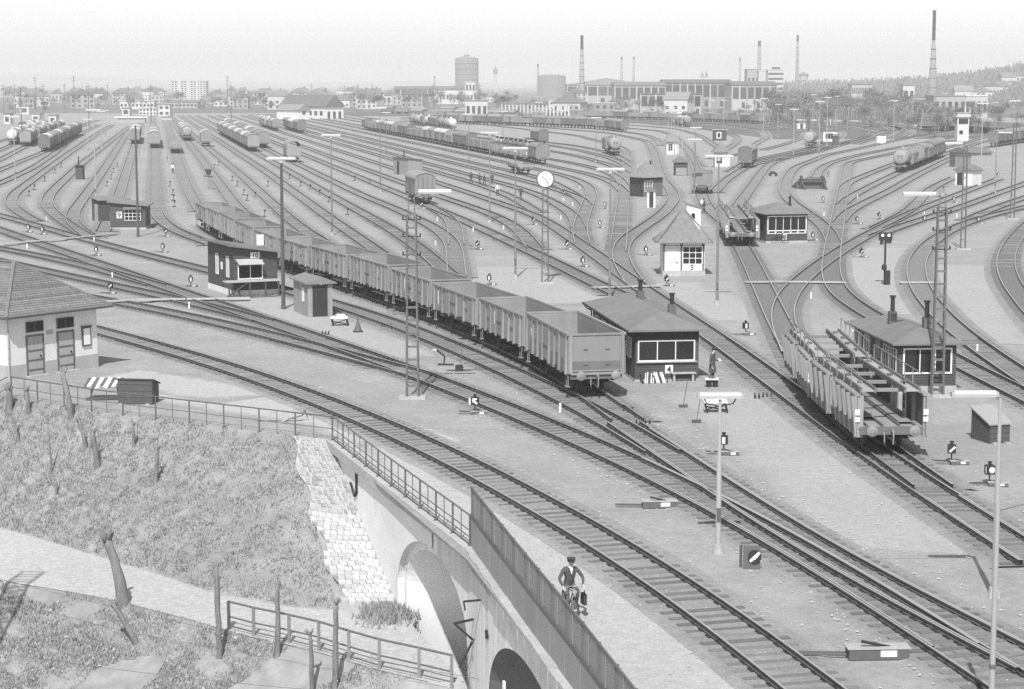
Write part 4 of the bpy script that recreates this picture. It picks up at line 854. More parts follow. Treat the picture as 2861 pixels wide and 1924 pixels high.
for u in (1.25, 3.35):
    d = door(e, 'f', W, D, u, .1, 1.0, 2.05, M_door, 3)
    part('door_frame', wbox(wbox(wbox(MB(), 'f', W, D, u - .1, u - .001, .1, 2.2, 0, .05), 'f', W, D, u + 1.001, u + 1.1, .1, 2.2, 0, .05), 'f', W, D, u - .1, u + 1.1, 2.151, 2.25, 0, .06), M_iron, e)
    part('doorstep', wbox(MB(), 'f', W, D, u - .2, u + 1.2, 0, .09, 0, .35), M_conc, e)
for u in (1.2, 3.3): window(e, 'f', W, D, u, 2.42, 1.1, .5, 2, 1, M_iron, .03)
part('poster_case', wbox(wbox(MB(), 'f', W, D, 5.0, 5.6, 1.25, 2.3, 0, .09), 'f', W, D, 4.95, 5.65, 2.3, 2.36, 0, .13), M_hutwood, e)
part('poster_sheet', wbox(MB(), 'f', W, D, 5.07, 5.53, 1.33, 2.22, .09, .10), M_white, e)
part('repair_patch', wbox(MB(), 'f', W, D, 2.55, 3.0, 2.15, 2.4, 0, .006), M_plinth, e)

# hut 4, the big signal hut beside the open wagons
e, W, D = hut('pointsman_hut', 'long dark signal hut numbered 4 beside the front open wagon', 'hut', (1775, 1066), (1950, 1073), 12.6, 2.75, ('hip', .75, .5), M_hutwood, M_felt, width=3.35, rz=rad(7.8), plinth=.12)
boards(e, 'f', W, D, .13, .98, .125, M_hutwood); boards(e, 'l', W, D, .13, .9, .16, M_hutwood)
window(e, 'f', W, D, .18, 1.12, 2.9, .98, 3, 1, M_white, .07)
part('window_board', wbox(MB(), 'f', W, D, .02, 3.25, .99, 1.05, .02, .14), M_conc, e)
part('sun_blind', wbox(MB(), 'f', W, D, 0, W, 2.2, 2.62, .02, .06), M_black, e)
for u in (1.0, 3.2, 5.6, 8.0, 10.4): window(e, 'l', W, D, u, 1.15, 1.1, 1.0, 3, 1, M_white, .05)
number(e, 'f', W, D, 1.78, .40, '4', .36, bw=.42)
pipe(e, 2.7, 3.6, 3.1, 1.05); pipe(e, 1.9, 8.2, 3.35, 1.1)
part('bench_shelf', MB().b2(1.85, 3.15, -.42, -.06, .42, .48).b2(1.95, 2.05, -.35, -.1, 0, .42).b2(2.95, 3.05, -.35, -.1, 0, .42), M_conc, e)
part('gutter', MB().tube((-.52, -.5, 2.7), (-.52, D + .5, 2.7), .06, .06, 6).path([(-.5, D + .3, 2.66), (-.3, D + .25, 2.4), (-.05, D + .2, 2.3), (-.05, D + .2, 0)], .04, 6), M_black, e)
HUT4 = e
# hut 5 with the bell-cast pyramid roof
e, W, D = hut('pointsman_hut', 'cream signal hut numbered 5 with steep pyramid roof', 'hut', (1852, 770), (1968, 770), 3.3, 2.75, ('pyr', 2.65, .62), M_cream, M_tile, plinth=.4)
window(e, 'f', W, D, 1.62, .98, 1.5, 1.35, 3, 3, M_white, .07); d = door(e, 'f', W, D, .3, .1, 1.0, 2.1, M_cream)
window(d, 'f', W, D, .45, 1.15, .62, .95, 2, 2, M_white, .05)
for u in (0, 1.42, 3.18): part('timber_post', wbox(MB(), 'f', W, D, u, u + .12, .4, 2.75, 0, .05), M_iron, e)
part('frieze', wbox(MB(), 'f', W, D, 0, W, 2.42, 2.68, .0, .06), M_iron, e)
part('frieze_panel', wbox(wbox(MB(), 'f', W, D, .2, 1.35, 2.46, 2.62, .06, .08), 'f', W, D, 1.6, 3.1, 2.46, 2.62, .06, .08), M_cream, e)
number(e, 'f', W, D, 2.35, .42, '5', .42, bw=1.55, board=False)
part('ridge_tiles', MB().bar((-.6, -.6, 2.8), (W / 2, D / 2, 5.45), .14, .08).bar((W + .6, -.6, 2.8), (W / 2, D / 2, 5.45), .14, .08), M_tile, e)
part('doorstep', MB().b2(.2, 1.4, -.5, 0, 0, .12), M_conc, e)
# hut 8 with the wide white window
e, W, D = hut('pointsman_hut', 'dark hut numbered 8 with a wide white grid window', 'hut', (2140, 679), (2224, 673), 5.2, 2.9, ('hip', .9, .45), M_hutwood, M_felt, plinth=.2, rz=rad(12))
window(e, 'f', W, D, .2, 1.25, W - .4, 1.3, 5, 1, M_white, .09); 
for i in range(5): part('lower_light', wbox(MB(), 'f', W, D, .28 + i * (W - .4) / 5, .12 + (i + 1) * (W - .4) / 5, .98, 1.14, .0, .03), M_glass, e)
part('lower_frame', wbox(MB(), 'f', W, D, .12, W - .12, .9, 1.2, 0, .025), M_white, e)
number(e, 'f', W, D, W * .45, .3, '8', .45); pipe(e, W - .9, 2.6, 3.3, 1.0, brick=False); boards(e, 'f', W, D, .2, .88, .13, M_hutwood)
# hut 9
e, W, D = hut('pointsman_hut', 'dark flat-roofed hut numbered 9 near the curved tracks', 'hut', (309, 641), (400, 648), 5.5, 2.55, ('monox', .45, .35), M_hutwood, M_felt, plinth=.22, rz=rad(5), width=3.7)
number(e, 'f', W, D, .95, 1.2, '9', .55, bw=.55); window(e, 'f', W, D, 1.55, 1.0, 1.6, 1.1, 4, 3, M_white, .05)
part('window_hood', wbox(MB(), 'f', W, D, 1.4, 3.3, 2.12, 2.4, .0, .35), M_felt, e); window(e, 'l', W, D, 4.5, 1.0, .4, .8, 1, 1)
boards(e, 'f', W, D, .22, .9, .15, M_hutwood)
e, W, D = hut('tool_shed', 'low dark annex shed on the left of hut 9', 'shed', (258, 618), (290, 622), 3.5, 2.5, ('monox', .35, .3), M_hutwood, M_felt, plinth=.1, width=1.9)
door(e, 'f', W, D, .7, .1, .8, 1.9, M_hutgrey)
# hut 10 with the balcony stage
e, W, D = hut('pointsman_hut', 'dark boarded hut numbered 10 with a plank stage in front', 'hut', (655, 828), (747, 815), 6.6, 3.15, ('monox', .65, .5), M_hutwood, M_felt, plinth=.42, rz=rad(25), width=3.3, pmat=M_cream)
boards(e, 'f', W, D, .43, 3.1, .17, M_hutwood); boards(e, 'l', W, D, .43, 3.6, .17, M_hutwood)
for u in (2.2, 4.9): window(e, 'l', W, D, u, 1.35, .55, 1.45, 2, 1, M_white, .05)
part('notice', wbox(MB(), 'l', W, D, 3.4, 3.9, 1.75, 2.3, .03, .05), M_white, e)
window(e, 'f', W, D, .35, 1.3, 1.75, 1.25, 2, 1, M_white, .07)
part('awning', MB().add([(.1, -.05, 2.72), (1.9, -.05, 2.72), (2.1, -.75, 2.38), (.2, -.75, 2.38), (.1, -.05, 2.68), (1.9, -.05, 2.68), (2.1, -.75, 2.34), (.2, -.75, 2.34)], [(0, 1, 2, 3), (7, 6, 5, 4), (3, 2, 6, 7), (0, 3, 7, 4), (1, 5, 6, 2)]), M_conc, e)
number(e, 'f', W, D, 1.6, 2.78, '10', .33, bw=.7, out=.06)
stg = part('stage', MB().b2(-.9, W - .1, -1.15, -.04, 1.12, 1.2), M_plank, e)
for x in (-.75, .8, 2.0, 3.0): part('stage_post', MB().b2(x, x + .1, -1.1, -1.0, 0, 1.12), M_hutwood, stg)
part('stage_brace', MB().bar((-.85, -1.05, .1), (.7, -1.05, 1.1), .08).bar((-.3, -1.0, .1), (-.7, -1.0, 1.1), .08).bar((.3, -.5, .1), (-.1, -.5, 1.1), .1), M_hutwood, stg)
part('stage_kerb', MB().b2(-1.2, W + .1, -1.5, -1.38, 0, .1), M_woodpole, e)
part('roof_board', MB().box((2.5, 1.5, 3.95), (.55, .06, .8)), M_cream, e)
# small plank shelter with open front
e, W, D = hut('plank_shelter', 'small grey plank shelter with open doorway and man inside', 'shelter', (862, 886), (906, 886), 4.0, 2.3, ('gable', .3, .25), M_hutgrey, M_felt, plinth=0, rz=rad(20), width=1.65)
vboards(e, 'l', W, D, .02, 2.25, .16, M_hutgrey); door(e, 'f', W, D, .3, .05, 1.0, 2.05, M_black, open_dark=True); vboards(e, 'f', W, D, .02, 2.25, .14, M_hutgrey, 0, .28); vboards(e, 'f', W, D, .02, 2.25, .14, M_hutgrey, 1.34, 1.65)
window(e, 'l', W, D, 2.6, 1.0, .3, .8, 1, 1); part('lamp', MB().lathe([(.02, 0), (.12, .02), (.02, .14)], 10, c=(.85, -.12, 2.15)), M_white, e)
# dark hut behind the car transporter
e, W, D = hut('pointsman_hut', 'dark boarded hut with white windows behind the empty car transporter', 'hut', (2508, 1098), (2666, 1098), 8.6, 2.55, ('hip', .6, .45), M_hutwood, M_felt, plinth=.35, rz=rad(5), width=2.95)
boards(e, 'f', W, D, .36, 2.5, .14, M_hutwood); window(e, 'f', W, D, .3, 1.05, 2.35, 1.15, 3, 1, M_white, .08)
for u in (.6, 2.3, 6.0, 7.4): window(e, 'l', W, D, u, .95, .9, 1.2, 2, 1, M_white, .05)
door(e, 'l', W, D, 4.4, .3, .9, 2.0, M_hutgrey); pipe(e, .95, 4.6, 2.85, 1.5); pipe(e, 2.0, 2.0, 2.8, 1.55)
part('wall_lamp', MB().lathe([(.02, 0), (.16, .05), (.02, .2)], 10, c=(-.35, 7.2, 2.2)).bar((-.35, 7.2, 2.3), (0, 7.2, 2.4), .03), M_white, e)
# pyramid-roofed brick hut and others in the middle distance
e, W, D = hut('pointsman_hut', 'brick hut with pyramid roof behind hut 5', 'hut', (1797, 552), (1851, 550), 3.2, 2.8, ('pyr', 2.0, .5), M_farwin, M_tile, plinth=.1)
part('brick_face', wbox(MB(), 'f', W, D, .02, W - .02, .1, 2.4, .0, .03), gm('brick_wall', .15, .3, 5, .9), e); window(e, 'f', W, D, .25, .9, 1.2, 1.3, 3, 2, M_white, .07, glass=M_glass); pipe(e, 2.6, 2.0, 3.6, 1.2, brick=False)
e, W, D = hut('telephone_booth', 'narrow booth with curved hood before the brick pyramid hut', 'booth', (1808, 580), (1831, 580), 1.1, 2.2, ('gable', .3, .2), M_cream, M_felt, plinth=0)
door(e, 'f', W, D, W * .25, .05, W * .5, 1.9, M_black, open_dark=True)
e, W, D = hut('pointsman_hut', 'cream hut with pyramid roof by the far curve', 'hut', (1862, 433), (1896, 433), 3.0, 3.0, ('pyr', 2.4, .5), M_cream, M_tile, plinth=.2); window(e, 'f', W, D, .4, 1.0, .9, 1.4, 2, 3)
e, W, D = hut('open_shed', 'dark open-fronted shed with peaked roof and white pump', 'shed', (1886, 490), (1921, 490), 3.0, 2.3, ('gable', .9, .3), M_hutwood, M_felt, plinth=0)
part('front_panel', wbox(MB(), 'f', W, D, .15, W - .15, .05, 1.3, 0, .05), M_hutgrey, e)
e, W, D = hut('pointsman_hut', 'cream hut with pyramid roof right of the dark shed', 'hut', (1998, 468), (2034, 468), 3.2, 2.9, ('pyr', 1.9, .45), M_cream, M_tile, plinth=.25); window(e, 'f', W, D, .3, .9, .9, 1.5, 2, 1, M_iron); door(e, 'f', W, D, 1.7, .2, 1.0, 2.0, M_white)
e, W, D = hut('pointsman_hut', 'small dark hut with white framed window and flat roof on the far curve', 'hut', (1994, 394), (2030, 394), 3.0, 2.8, ('mono', .3, .3), M_hutwood, M_white, plinth=.1); window(e, 'f', W, D, 1.0, 1.0, .8, 1.2, 1, 1, M_white, .25)
e, W, D = hut('lean_to_shed', 'white lean-to shed behind the roof of hut 5', 'shed', (1918, 640), (1953, 640), 2.2, 2.3, ('monox', .5, .15), M_white, M_felt, plinth=0, width=1.5); part('hatch', wbox(MB(), 'f', W, D, .5, .9, 1.1, 1.7, 0, .03), M_glass, e); vboards(e, 'f', W, D, .02, 2.3, .2, M_white)
e, W, D = hut('pointsman_hut', 'hut with dark felt roof and pale panels below the right lamps', 'hut', (2300, 404), (2338, 404), 4.0, 3.4, ('mono', .3, .4), M_cream, M_hutwood, plinth=.8, pmat=M_iron); window(e, 'f', W, D, .5, 1.5, 2.0, 1.4, 3, 1, M_white)
e, W, D = hut('booth', 'dark little booth beside the pale panelled hut', 'booth', (2328, 406), (2344, 406), 1.6, 2.4, ('gable', .5, .2), M_hutwood, M_felt, plinth=0)
e, W, D = hut('white_kiosk', 'plain white kiosk in the right of the yard', 'kiosk', (2450, 401), (2475, 401), 2.2, 2.0, ('mono', .1, .05), M_white, M_felt, plinth=0)
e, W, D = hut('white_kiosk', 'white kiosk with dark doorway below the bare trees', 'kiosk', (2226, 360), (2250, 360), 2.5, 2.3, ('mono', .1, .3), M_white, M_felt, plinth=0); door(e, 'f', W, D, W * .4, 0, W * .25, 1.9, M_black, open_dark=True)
e, W, D = hut('control_tower', 'white square control tower with dark window band', 'tower', (2674, 394), (2706, 394), 3.4, 7.6, ('mono', .1, .35), M_farw, M_farw, plinth=0); window(e, 'f', W, D, .25, 4.6, W - .5, 1.5, 1, 1, M_white, .05); window(e, 'l', W, D, .25, 4.6, D - .5, 1.5, 1, 1, M_white, .05); part('parapet', MB().b2(-.4, W + .4, -.4, D + .4, 6.5, 7.1), M_farw, e); window(e, 'f', W, D, .5, 1.9, 1.0, 1.0, 1, 1, M_white, .03); part('aerial', MB().tube((W * .7, 1, 7.6), (W * .7, 1, 9.4), .12, .12, 6), M_white, e)
e, W, D = hut('brick_hut', 'grey brick hut with peaked roof beside the right-hand curve', 'hut', (2652, 466), (2712, 470), 4.5, 2.9, ('gable', .9, .35), M_plinth, M_felt, plinth=.1); door(e, 'f', W, D, .2, .1, 1.6, 2.2, M_iron); window(e, 'f', W, D, .35, 1.3, 1.2, .9, 2, 1, M_iron)
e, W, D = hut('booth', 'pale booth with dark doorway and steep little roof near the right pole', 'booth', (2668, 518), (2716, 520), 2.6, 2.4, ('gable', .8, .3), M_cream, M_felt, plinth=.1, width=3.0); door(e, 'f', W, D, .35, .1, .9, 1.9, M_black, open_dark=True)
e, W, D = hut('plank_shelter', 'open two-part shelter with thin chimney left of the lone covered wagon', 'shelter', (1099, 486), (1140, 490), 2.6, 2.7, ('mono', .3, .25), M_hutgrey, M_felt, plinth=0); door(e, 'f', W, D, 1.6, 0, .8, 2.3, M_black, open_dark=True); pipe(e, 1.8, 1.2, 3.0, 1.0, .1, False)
e, W, D = hut('booth', 'dark slim booth with flat cap between the left tracks', 'booth', (211, 501), (231, 501), 1.6, 2.3, ('mono', .1, .35), M_hutwood, M_felt, plinth=0); pipe(e, .4, .8, 2.4, 1.2, .1, False)
e, W, D = hut('booth', 'pale booth with dark funnel-shaped top behind the wagon train', 'booth', (570, 530), (588, 531), .9, 2.0, ('mono', .1, .05), M_hutgrey, M_hutwood, plinth=0, width=.9); part('tank', MB().lathe([(.3, 2.2), (.5, 3.0), (.1, 3.0)], 10, c=(.45, .5, 0)), M_hutwood, e)
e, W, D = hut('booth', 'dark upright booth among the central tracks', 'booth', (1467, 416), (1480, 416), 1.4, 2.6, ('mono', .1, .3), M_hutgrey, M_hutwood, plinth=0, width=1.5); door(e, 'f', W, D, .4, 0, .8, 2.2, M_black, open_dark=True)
# tool chests with sloping lids
def chest(label, fl, fr, D, hf, hb, rz=None, width=None):
    a, r, W = front(fl, fr); W = width or W; r = rz if rz is not None else r
    e = root('tool_chest', a, r, label, 'tool chest')
    part('body', MB().extr([(0, 0), (D, 0), (D, hb), (0, hf)], 0, W), M_hutwood, e)
    part('lid', MB().add([(-.08, -.1, hf - .03), (W + .08, -.1, hf - .03), (W + .08, D + .06, hb + .03), (-.08, D + .06, hb + .03), (-.08, -.1, hf + .03), (W + .08, -.1, hf + .03), (W + .08, D + .06, hb + .09), (-.08, D + .06, hb + .09)], [(0, 1, 2, 3), (7, 6, 5, 4), (0, 4, 5, 1), (1, 5, 6, 2), (2, 6, 7, 3), (3, 7, 4, 0)]), M_hutgrey if hb > hf else M_hutwood, e)
    for i in range(4): part('board', MB().b2(.02, W - .02, -.03, -.004, .03 + i * hf / 4, .01 + (i + 1) * hf / 4), M_hutwood, e)
    for s in (0, 1): part('skid', MB().b2(.1 + s * (W - .4), .3 + s * (W - .4), -.25, D + .2, -.02, .06), M_plank, e)
    return e
chest('dark wooden tool chest on the bank behind the railing', (330, 1128), (410, 1133), .95, 1.25, .85, rz=rad(-8), width=1.75)
chest('dark wooden tool chest with sloping lid at the right edge', (2764, 1240), (2812, 1222), 1.5, .85, 1.35, rz=rad(18), width=1.0)
# ------------------------------------------------------------------ railway wagons (x along the wagon, z from the rail top)
def running_gear(t, L, near, wb=None, bogies=False):
    """underframe, headstocks, buffers, coupling and wheels shared by all wagons"""
    hl = L / 2
    t.add('underframe', MB().b2(-hl, hl, -.95, -.78, .72, 1.06).b2(-hl, hl, .78, .95, .72, 1.06).b2(-hl + .3, hl - .3, -.3, .3, .75, 1.0), M_under)
    for s in (-1, 1):
        t.add('headstock', MB().b2(s * hl - .06, s * hl + .06, -1.3, 1.3, .82, 1.14), M_wagdark)
        if near or s > 0:
            for y in (-.875, .875):
                k = t.add('buffer', MB().tube((s * (hl + .06), y, 1.04), (s * (hl + .40), y, 1.04), .13, .10, 10), M_under)
                t.add('buffer_head', MB().lathe([(.05, s * (hl + .38)), (.23, s * (hl + .42)), (.23, s * (hl + .47)), (.08, s * (hl + .52))], 14, 'x', (0, y, 1.04)), M_buffer, k)
        if near:
            t.add('coupling', MB().bar((s * (hl + .06), 0, 1.02), (s * (hl + .38), 0, 1.02), .09).path([(s * (hl + .38), 0, 1.05), (s * (hl + .45), 0, .8), (s * (hl + .40), 0, .48)], .035, 6), M_buffer)
            t.add('brake_hose', MB().path([(s * (hl + .06), -.32, .92), (s * (hl + .26), -.34, .82), (s * (hl + .26), -.33, .55), (s * (hl + .12), -.28, .42)], .03, 6), M_buffer)
    wb = wb or L * .56
    axes = [(-wb / 2 - .95), (-wb / 2 + .95), (wb / 2 - .95), (wb / 2 + .95)] if bogies else [-wb / 2, wb / 2]
    for x in axes:
        mb = MB().tube((x, -.75, .47), (x, .75, .47), .08, .08, 8)
        for y in (-.75, .75): mb.lathe([(.44, y - .06), (.47, y - .06), (.50, y + .03 * (1 if y < 0 else -1)), (.47, y + .06), (.2, y + .05)], 16, 'y', (x, 0, .47)) if near else mb.tube((x, y - .06, .47), (x, y + .06, .47), .47, .47, 12)
        t.add('wheelset', mb, M_wheel)
        if near:
            for y in (-1.02, 1.02): t.add('axle_box', MB().box((x, y, .47), (.26, .22, .28)).box((x, y, .78), (1.1, .09, .1)), M_under)
def open_wagon(style, near=True, L=8.85, z1=2.72, ribx=None):
    """steel open wagon: sides with ribs, end walls, top rail"""
    t = Tpl('open_wagon', 'wagon'); Wd, z0 = 2.78, 1.15; hl, hw = L / 2, Wd / 2
    running_gear(t, L, near, 5.4)
    t.add('floor', MB().b2(-hl, hl, -hw, hw, z0 - .06, z0), M_wagin)
    ribx = ribx or [-hl + .25, -3.0, -1.9, -.72, .72, 1.9, 3.0, hl - .25]
    for s in (-1, 1):
        t.add('side', MB().b2(-hl, hl, s * hw - .03, s * hw + .03, z0 - .05, z1), M_wagon)
        t.add('end', MB().b2(s * hl - .03, s * hl + .03, -hw + .03, hw - .03, z0 - .05, z1), M_wagon)
        t.add('top_rail', MB().b2(-hl - .06, hl + .06, s * (hw + .03) - .07, s * (hw + .03) + .07, z1, z1 + .10), M_wagon)
        t.add('end_rail', MB().b2(s * (hl + .02) - .06, s * (hl + .02) + .06, -hw + .05, hw - .05, z1, z1 + .095), M_wagon)
        if near:
            for x in ribx:
                t.add('rib', MB().add([(x - .06, s * (hw + .03), z0 - .1), (x + .06, s * (hw + .03), z0 - .1), (x + .06, s * (hw + .15), z0 - .1), (x - .06, s * (hw + .15), z0 - .1),
                                       (x - .06, s * (hw + .03), z1), (x + .06, s * (hw + .03), z1), (x + .06, s * (hw + .10), z1), (x - .06, s * (hw + .10), z1)], [(0, 1, 2, 3), (4, 7, 6, 5), (0, 4, 5, 1), (1, 5, 6, 2), (2, 6, 7, 3), (3, 7, 4, 0)]), M_wagon)
            k = t.add('door', MB().b2(-.66, .66, s * (hw + .03), s * (hw + .07), z0 + .05, z1 - .12), M_wagon)
            t.add('latch', MB().b2(-.5, .5, s * (hw + .07), s * (hw + .13), z0 + .75, z0 + .82), M_wagdark, k)
            t.add('latch', MB().b2(-.05, .05, s * (hw + .07), s * (hw + .12), z0 + .1, z1 - .2), M_wagdark, k)
            for x in (-2.45, 2.45):
                t.add('data_plate', MB().b2(x - .42, x + .42, s * (hw + .03), s * (hw + .045), z0 + .55, z0 + .72), M_wagdark)
                for q in (-.36, .0, .36): t.add('plank_bracket', MB().b2(x + q - .05, x + q + .05, s * (hw + .03), s * (hw + .12), z1 - .16, z1 - .02), M_wagdark)
            for y in (-.95, .95): t.add('end_rib', MB().b2(s * (hl + .03), s * (hl + .12), y * 1.38 - .07, y * 1.38 + .07, z0 - .05, z1), M_wagon)
            for y in (-.55, .55):
                for z in (z0 + .38, z0 + 1.15): t.add('handle', MB().box((s * (hl + .06), y, z), (.05, .22, .03)), M_wagdark)
            t.add('step', MB().b2(s * (hl - .3) - .2, s * (hl - .3) + .2, -hw - .1, -hw + .1, .42, .46).b2(s * (hl - .48) - .02, s * (hl - .48) + .02, -hw - .02, -hw + .02, .46, 1.05).b2(s * (hl - .12) - .02, s * (hl - .12) + .02, -hw - .02, -hw + .02, .46, 1.05), M_buffer)
            if style == 'braced':
                for x in (-3.5, -2.45, -1.3, 1.3, 2.45, 3.5):
                    t.add('gusset', MB().add([(x - .32, s * (hw + .03), z0 + .62), (x + .32, s * (hw + .03), z0 + .62), (x, s * (hw + .16), z0 - .15), (x - .02, s * (hw + .03), z0 - .15), (x + .02, s * (hw + .03), z0 - .15)], [(0, 1, 2), (0, 2, 3), (1, 4, 2), (3, 2, 4)]), M_wagdark)
    if near:
        rc = random.Random(int(z1 * 100))
        for _ in range(5):
            x, s_ = rc.uniform(-4, 4), rc.choice((-1, 1)); t.add('chalk_mark', MB().b2(x, x + rc.uniform(.08, .3), s_ * (hw + .031), s_ * (hw + .036), z0 + rc.uniform(.3, 1.1), z0 + 1.2), M_white) if rc.random() < .7 else None
        rem = MB()
        for _ in range(60): rem.box((rc.gauss(0, 2.2), rc.gauss(0, .7), z0 + .05), (rc.uniform(.1, .5), rc.uniform(.1, .4), rc.uniform(.05, .2)), rc.uniform(0, 3))
        k = t.add('load_remains', rem, M_under)
        t.add('lower_end_band', MB().b2(hl + .03, hl + .045, -1.2, 1.2, z0 + .02, z0 + .55), M_wagdark)
        t.add('end_beam', MB().b2(hl + .03, hl + .16, -1.3, 1.3, z0 - .1, z0 + .0).b2(hl + .03, hl + .10, -1.25, 1.25, z0 + .06, z0 + .11), M_wagon)
    return t
def van(roofm, bodym, near=False, brake=False, L=9.0):
    t = Tpl('covered_wagon', 'wagon'); hl, hw, z0, z1 = L / 2, 1.33, 1.15, 3.05
    running_gear(t, L, near, 5.0)
    prof = [(-hw, z0), (hw, z0), (hw, z1)] + [(hw * math.cos(a), z1 + .78 * math.sin(a)) for a in [math.pi * i / 12 for i in range(1, 12)]] + [(-hw, z1)]
    t.add('body', MB().extr(prof, -hl, hl), bodym)
    rp = [((hw + .07) * math.cos(math.pi * i / 14), z1 + .02 + .82 * math.sin(math.pi * i / 14)) for i in range(15)]
    mb = MB(); n = len(rp)
    vs = [(x, a, b) for x in (-hl - .1, hl + .1) for a, b in rp] + [(x, a * .97, b - .06) for x in (-hl - .1, hl + .1) for a, b in rp]
    mb.add(vs, [(i, i + 1, n + i + 1, n + i) for i in range(n - 1)] + [(2 * n + i, 3 * n + i, 3 * n + i + 1, 2 * n + i + 1) for i in range(n - 1)] + [(n + i, n + i + 1, 3 * n + i + 1, 3 * n + i) for i in range(n - 1)] + [(i, 2 * n + i, 2 * n + i + 1, i + 1) for i in range(n - 1)])
    t.add('roof', mb, roofm)
    for s in (-1, 1):
        k = t.add('door', MB().b2(-.95, .95, s * hw, s * (hw + .06), z0 + .08, z1 - .12), M_wagdark)
        for x in (-3.6, -2.3, -1.05, 1.05, 2.3, 3.6): t.add('rib', MB().b2(x - .05, x + .05, s * hw, s * (hw + .07), z0, z1 - .02), M_wagdark)
        for x in (-3.0, 3.0): t.add('vent', MB().b2(x - .4, x + .4, s * hw, s * (hw + .05), z1 - .55, z1 - .2), M_under)
    for y in (-.9, -.3, .3, .9): t.add('end_rib', MB().b2(hl, hl + .06, y - .04, y + .04, z0, z1 + .35), M_wagdark)
    return t
def open_end_van():
    t = Tpl('open_ended_wagon', 'wagon'); L, hl, hw, z0, z1 = 9.4, 4.7, 1.4, 1.15, 3.0
    running_gear(t, L, True, 5.2)
    rp = [(hw * math.cos(math.pi * i / 14), z1 + 1.1 * math.sin(math.pi * i / 14)) for i in range(15)]; n = 15
    def shell(x0, x1):
        mb = MB(); vs = [(x, a, b) for x in (x0, x1) for a, b in rp] + [(x, a * .95, b - .07) for x in (x0, x1) for a, b in rp]
        return mb.add(vs, [(i, i + 1, n + i + 1, n + i) for i in range(n - 1)] + [(2 * n + i, 3 * n + i, 3 * n + i + 1, 2 * n + i + 1) for i in range(n - 1)] + [(n + i, n + i + 1, 3 * n + i + 1, 3 * n + i) for i in range(n - 1)])
    t.add('hood', shell(-hl, hl), M_roofw)
    for s in (-1, 1): t.add('side', MB().b2(-hl, hl, s * hw - .04, s * hw + .04, z0, z1 + .03), M_wagon)
    t.add('end', MB().b2(hl - .06, hl, -hw, hw, z0, z1 - .05), M_wagon)
    t.add('floor', MB().b2(-hl, hl, -hw, hw, z0 - .05, z0), M_wagdark)
    for x in (-3, -1, 1, 3):
        for s in (-1, 1): t.add('rib', MB().b2(x - .05, x + .05, s * hw - .1, s * hw + .1, z0, z1), M_wagdark)
    return t
def tank(mat, L=8.6, r=1.25):
    t = Tpl('tank_wagon', 'wagon'); hl = L / 2 - .35
    running_gear(t, L, True, 4.8)
    t.add('tank', MB().lathe([(.05, -hl - .22), (r * .6, -hl - .16), (r * .93, -hl - .03), (r, -hl + .1), (r, hl - .1), (r * .93, hl + .03), (r * .6, hl + .16), (.05, hl + .22)], 22, 'x', (0, 0, 1.2 + r)), mat, smooth=True)
    for x in (-hl * .6, hl * .6): t.add('tank_band', MB().lathe([(r + .001, x - .06), (r + .035, x - .06), (r + .035, x + .06), (r + .001, x + .06)], 22, 'x', (0, 0, 1.2 + r)), M_wagdark)
    t.add('filling_dome', MB().lathe([(.34, 1.1 + 2 * r), (.34, 1.62 + 2 * r), (.2, 1.7 + 2 * r)], 12), mat)
    for x in (-hl * .75, hl * .75): t.add('saddle', MB().b2(x - .15, x + .15, -1.0, 1.0, 1.0, 1.5), M_under)
    t.add('ladder', MB().bar((.5, -r - .1, 1.1), (.3, -.3, 1.3 + 2 * r), .05).bar((.95, -r - .1, 1.1), (.75, -.3, 1.3 + 2 * r), .05), M_under)
    t.add('end_plate', MB().box((hl + .2, 0, 1.3 + r), (.02, .9, .5)), M_wagdark)
    return t
def flat_wagon():
    t = Tpl('flat_wagon', 'wagon'); L = 9.5; hl = L / 2
    running_gear(t, L, True, 5.2)
    t.add('deck', MB().b2(-hl, hl, -1.4, 1.4, 1.12, 1.22), M_plank)
    for s in (-1, 1):
        for i in range(4): t.add('side_flap', MB().b2(-hl + .05 + i * hl / 2, -hl - .05 + (i + 1) * hl / 2, s * 1.4 - .03, s * 1.4 + .03, 1.2, 1.62), M_wagon)
        t.add('end_flap', MB().b2(s * hl - .03, s * hl + .03, -1.36, 1.36, 1.2, 1.6), M_wagon)
    return t
M_runway = gm('runway_plate', .36, .2, 2, .7)
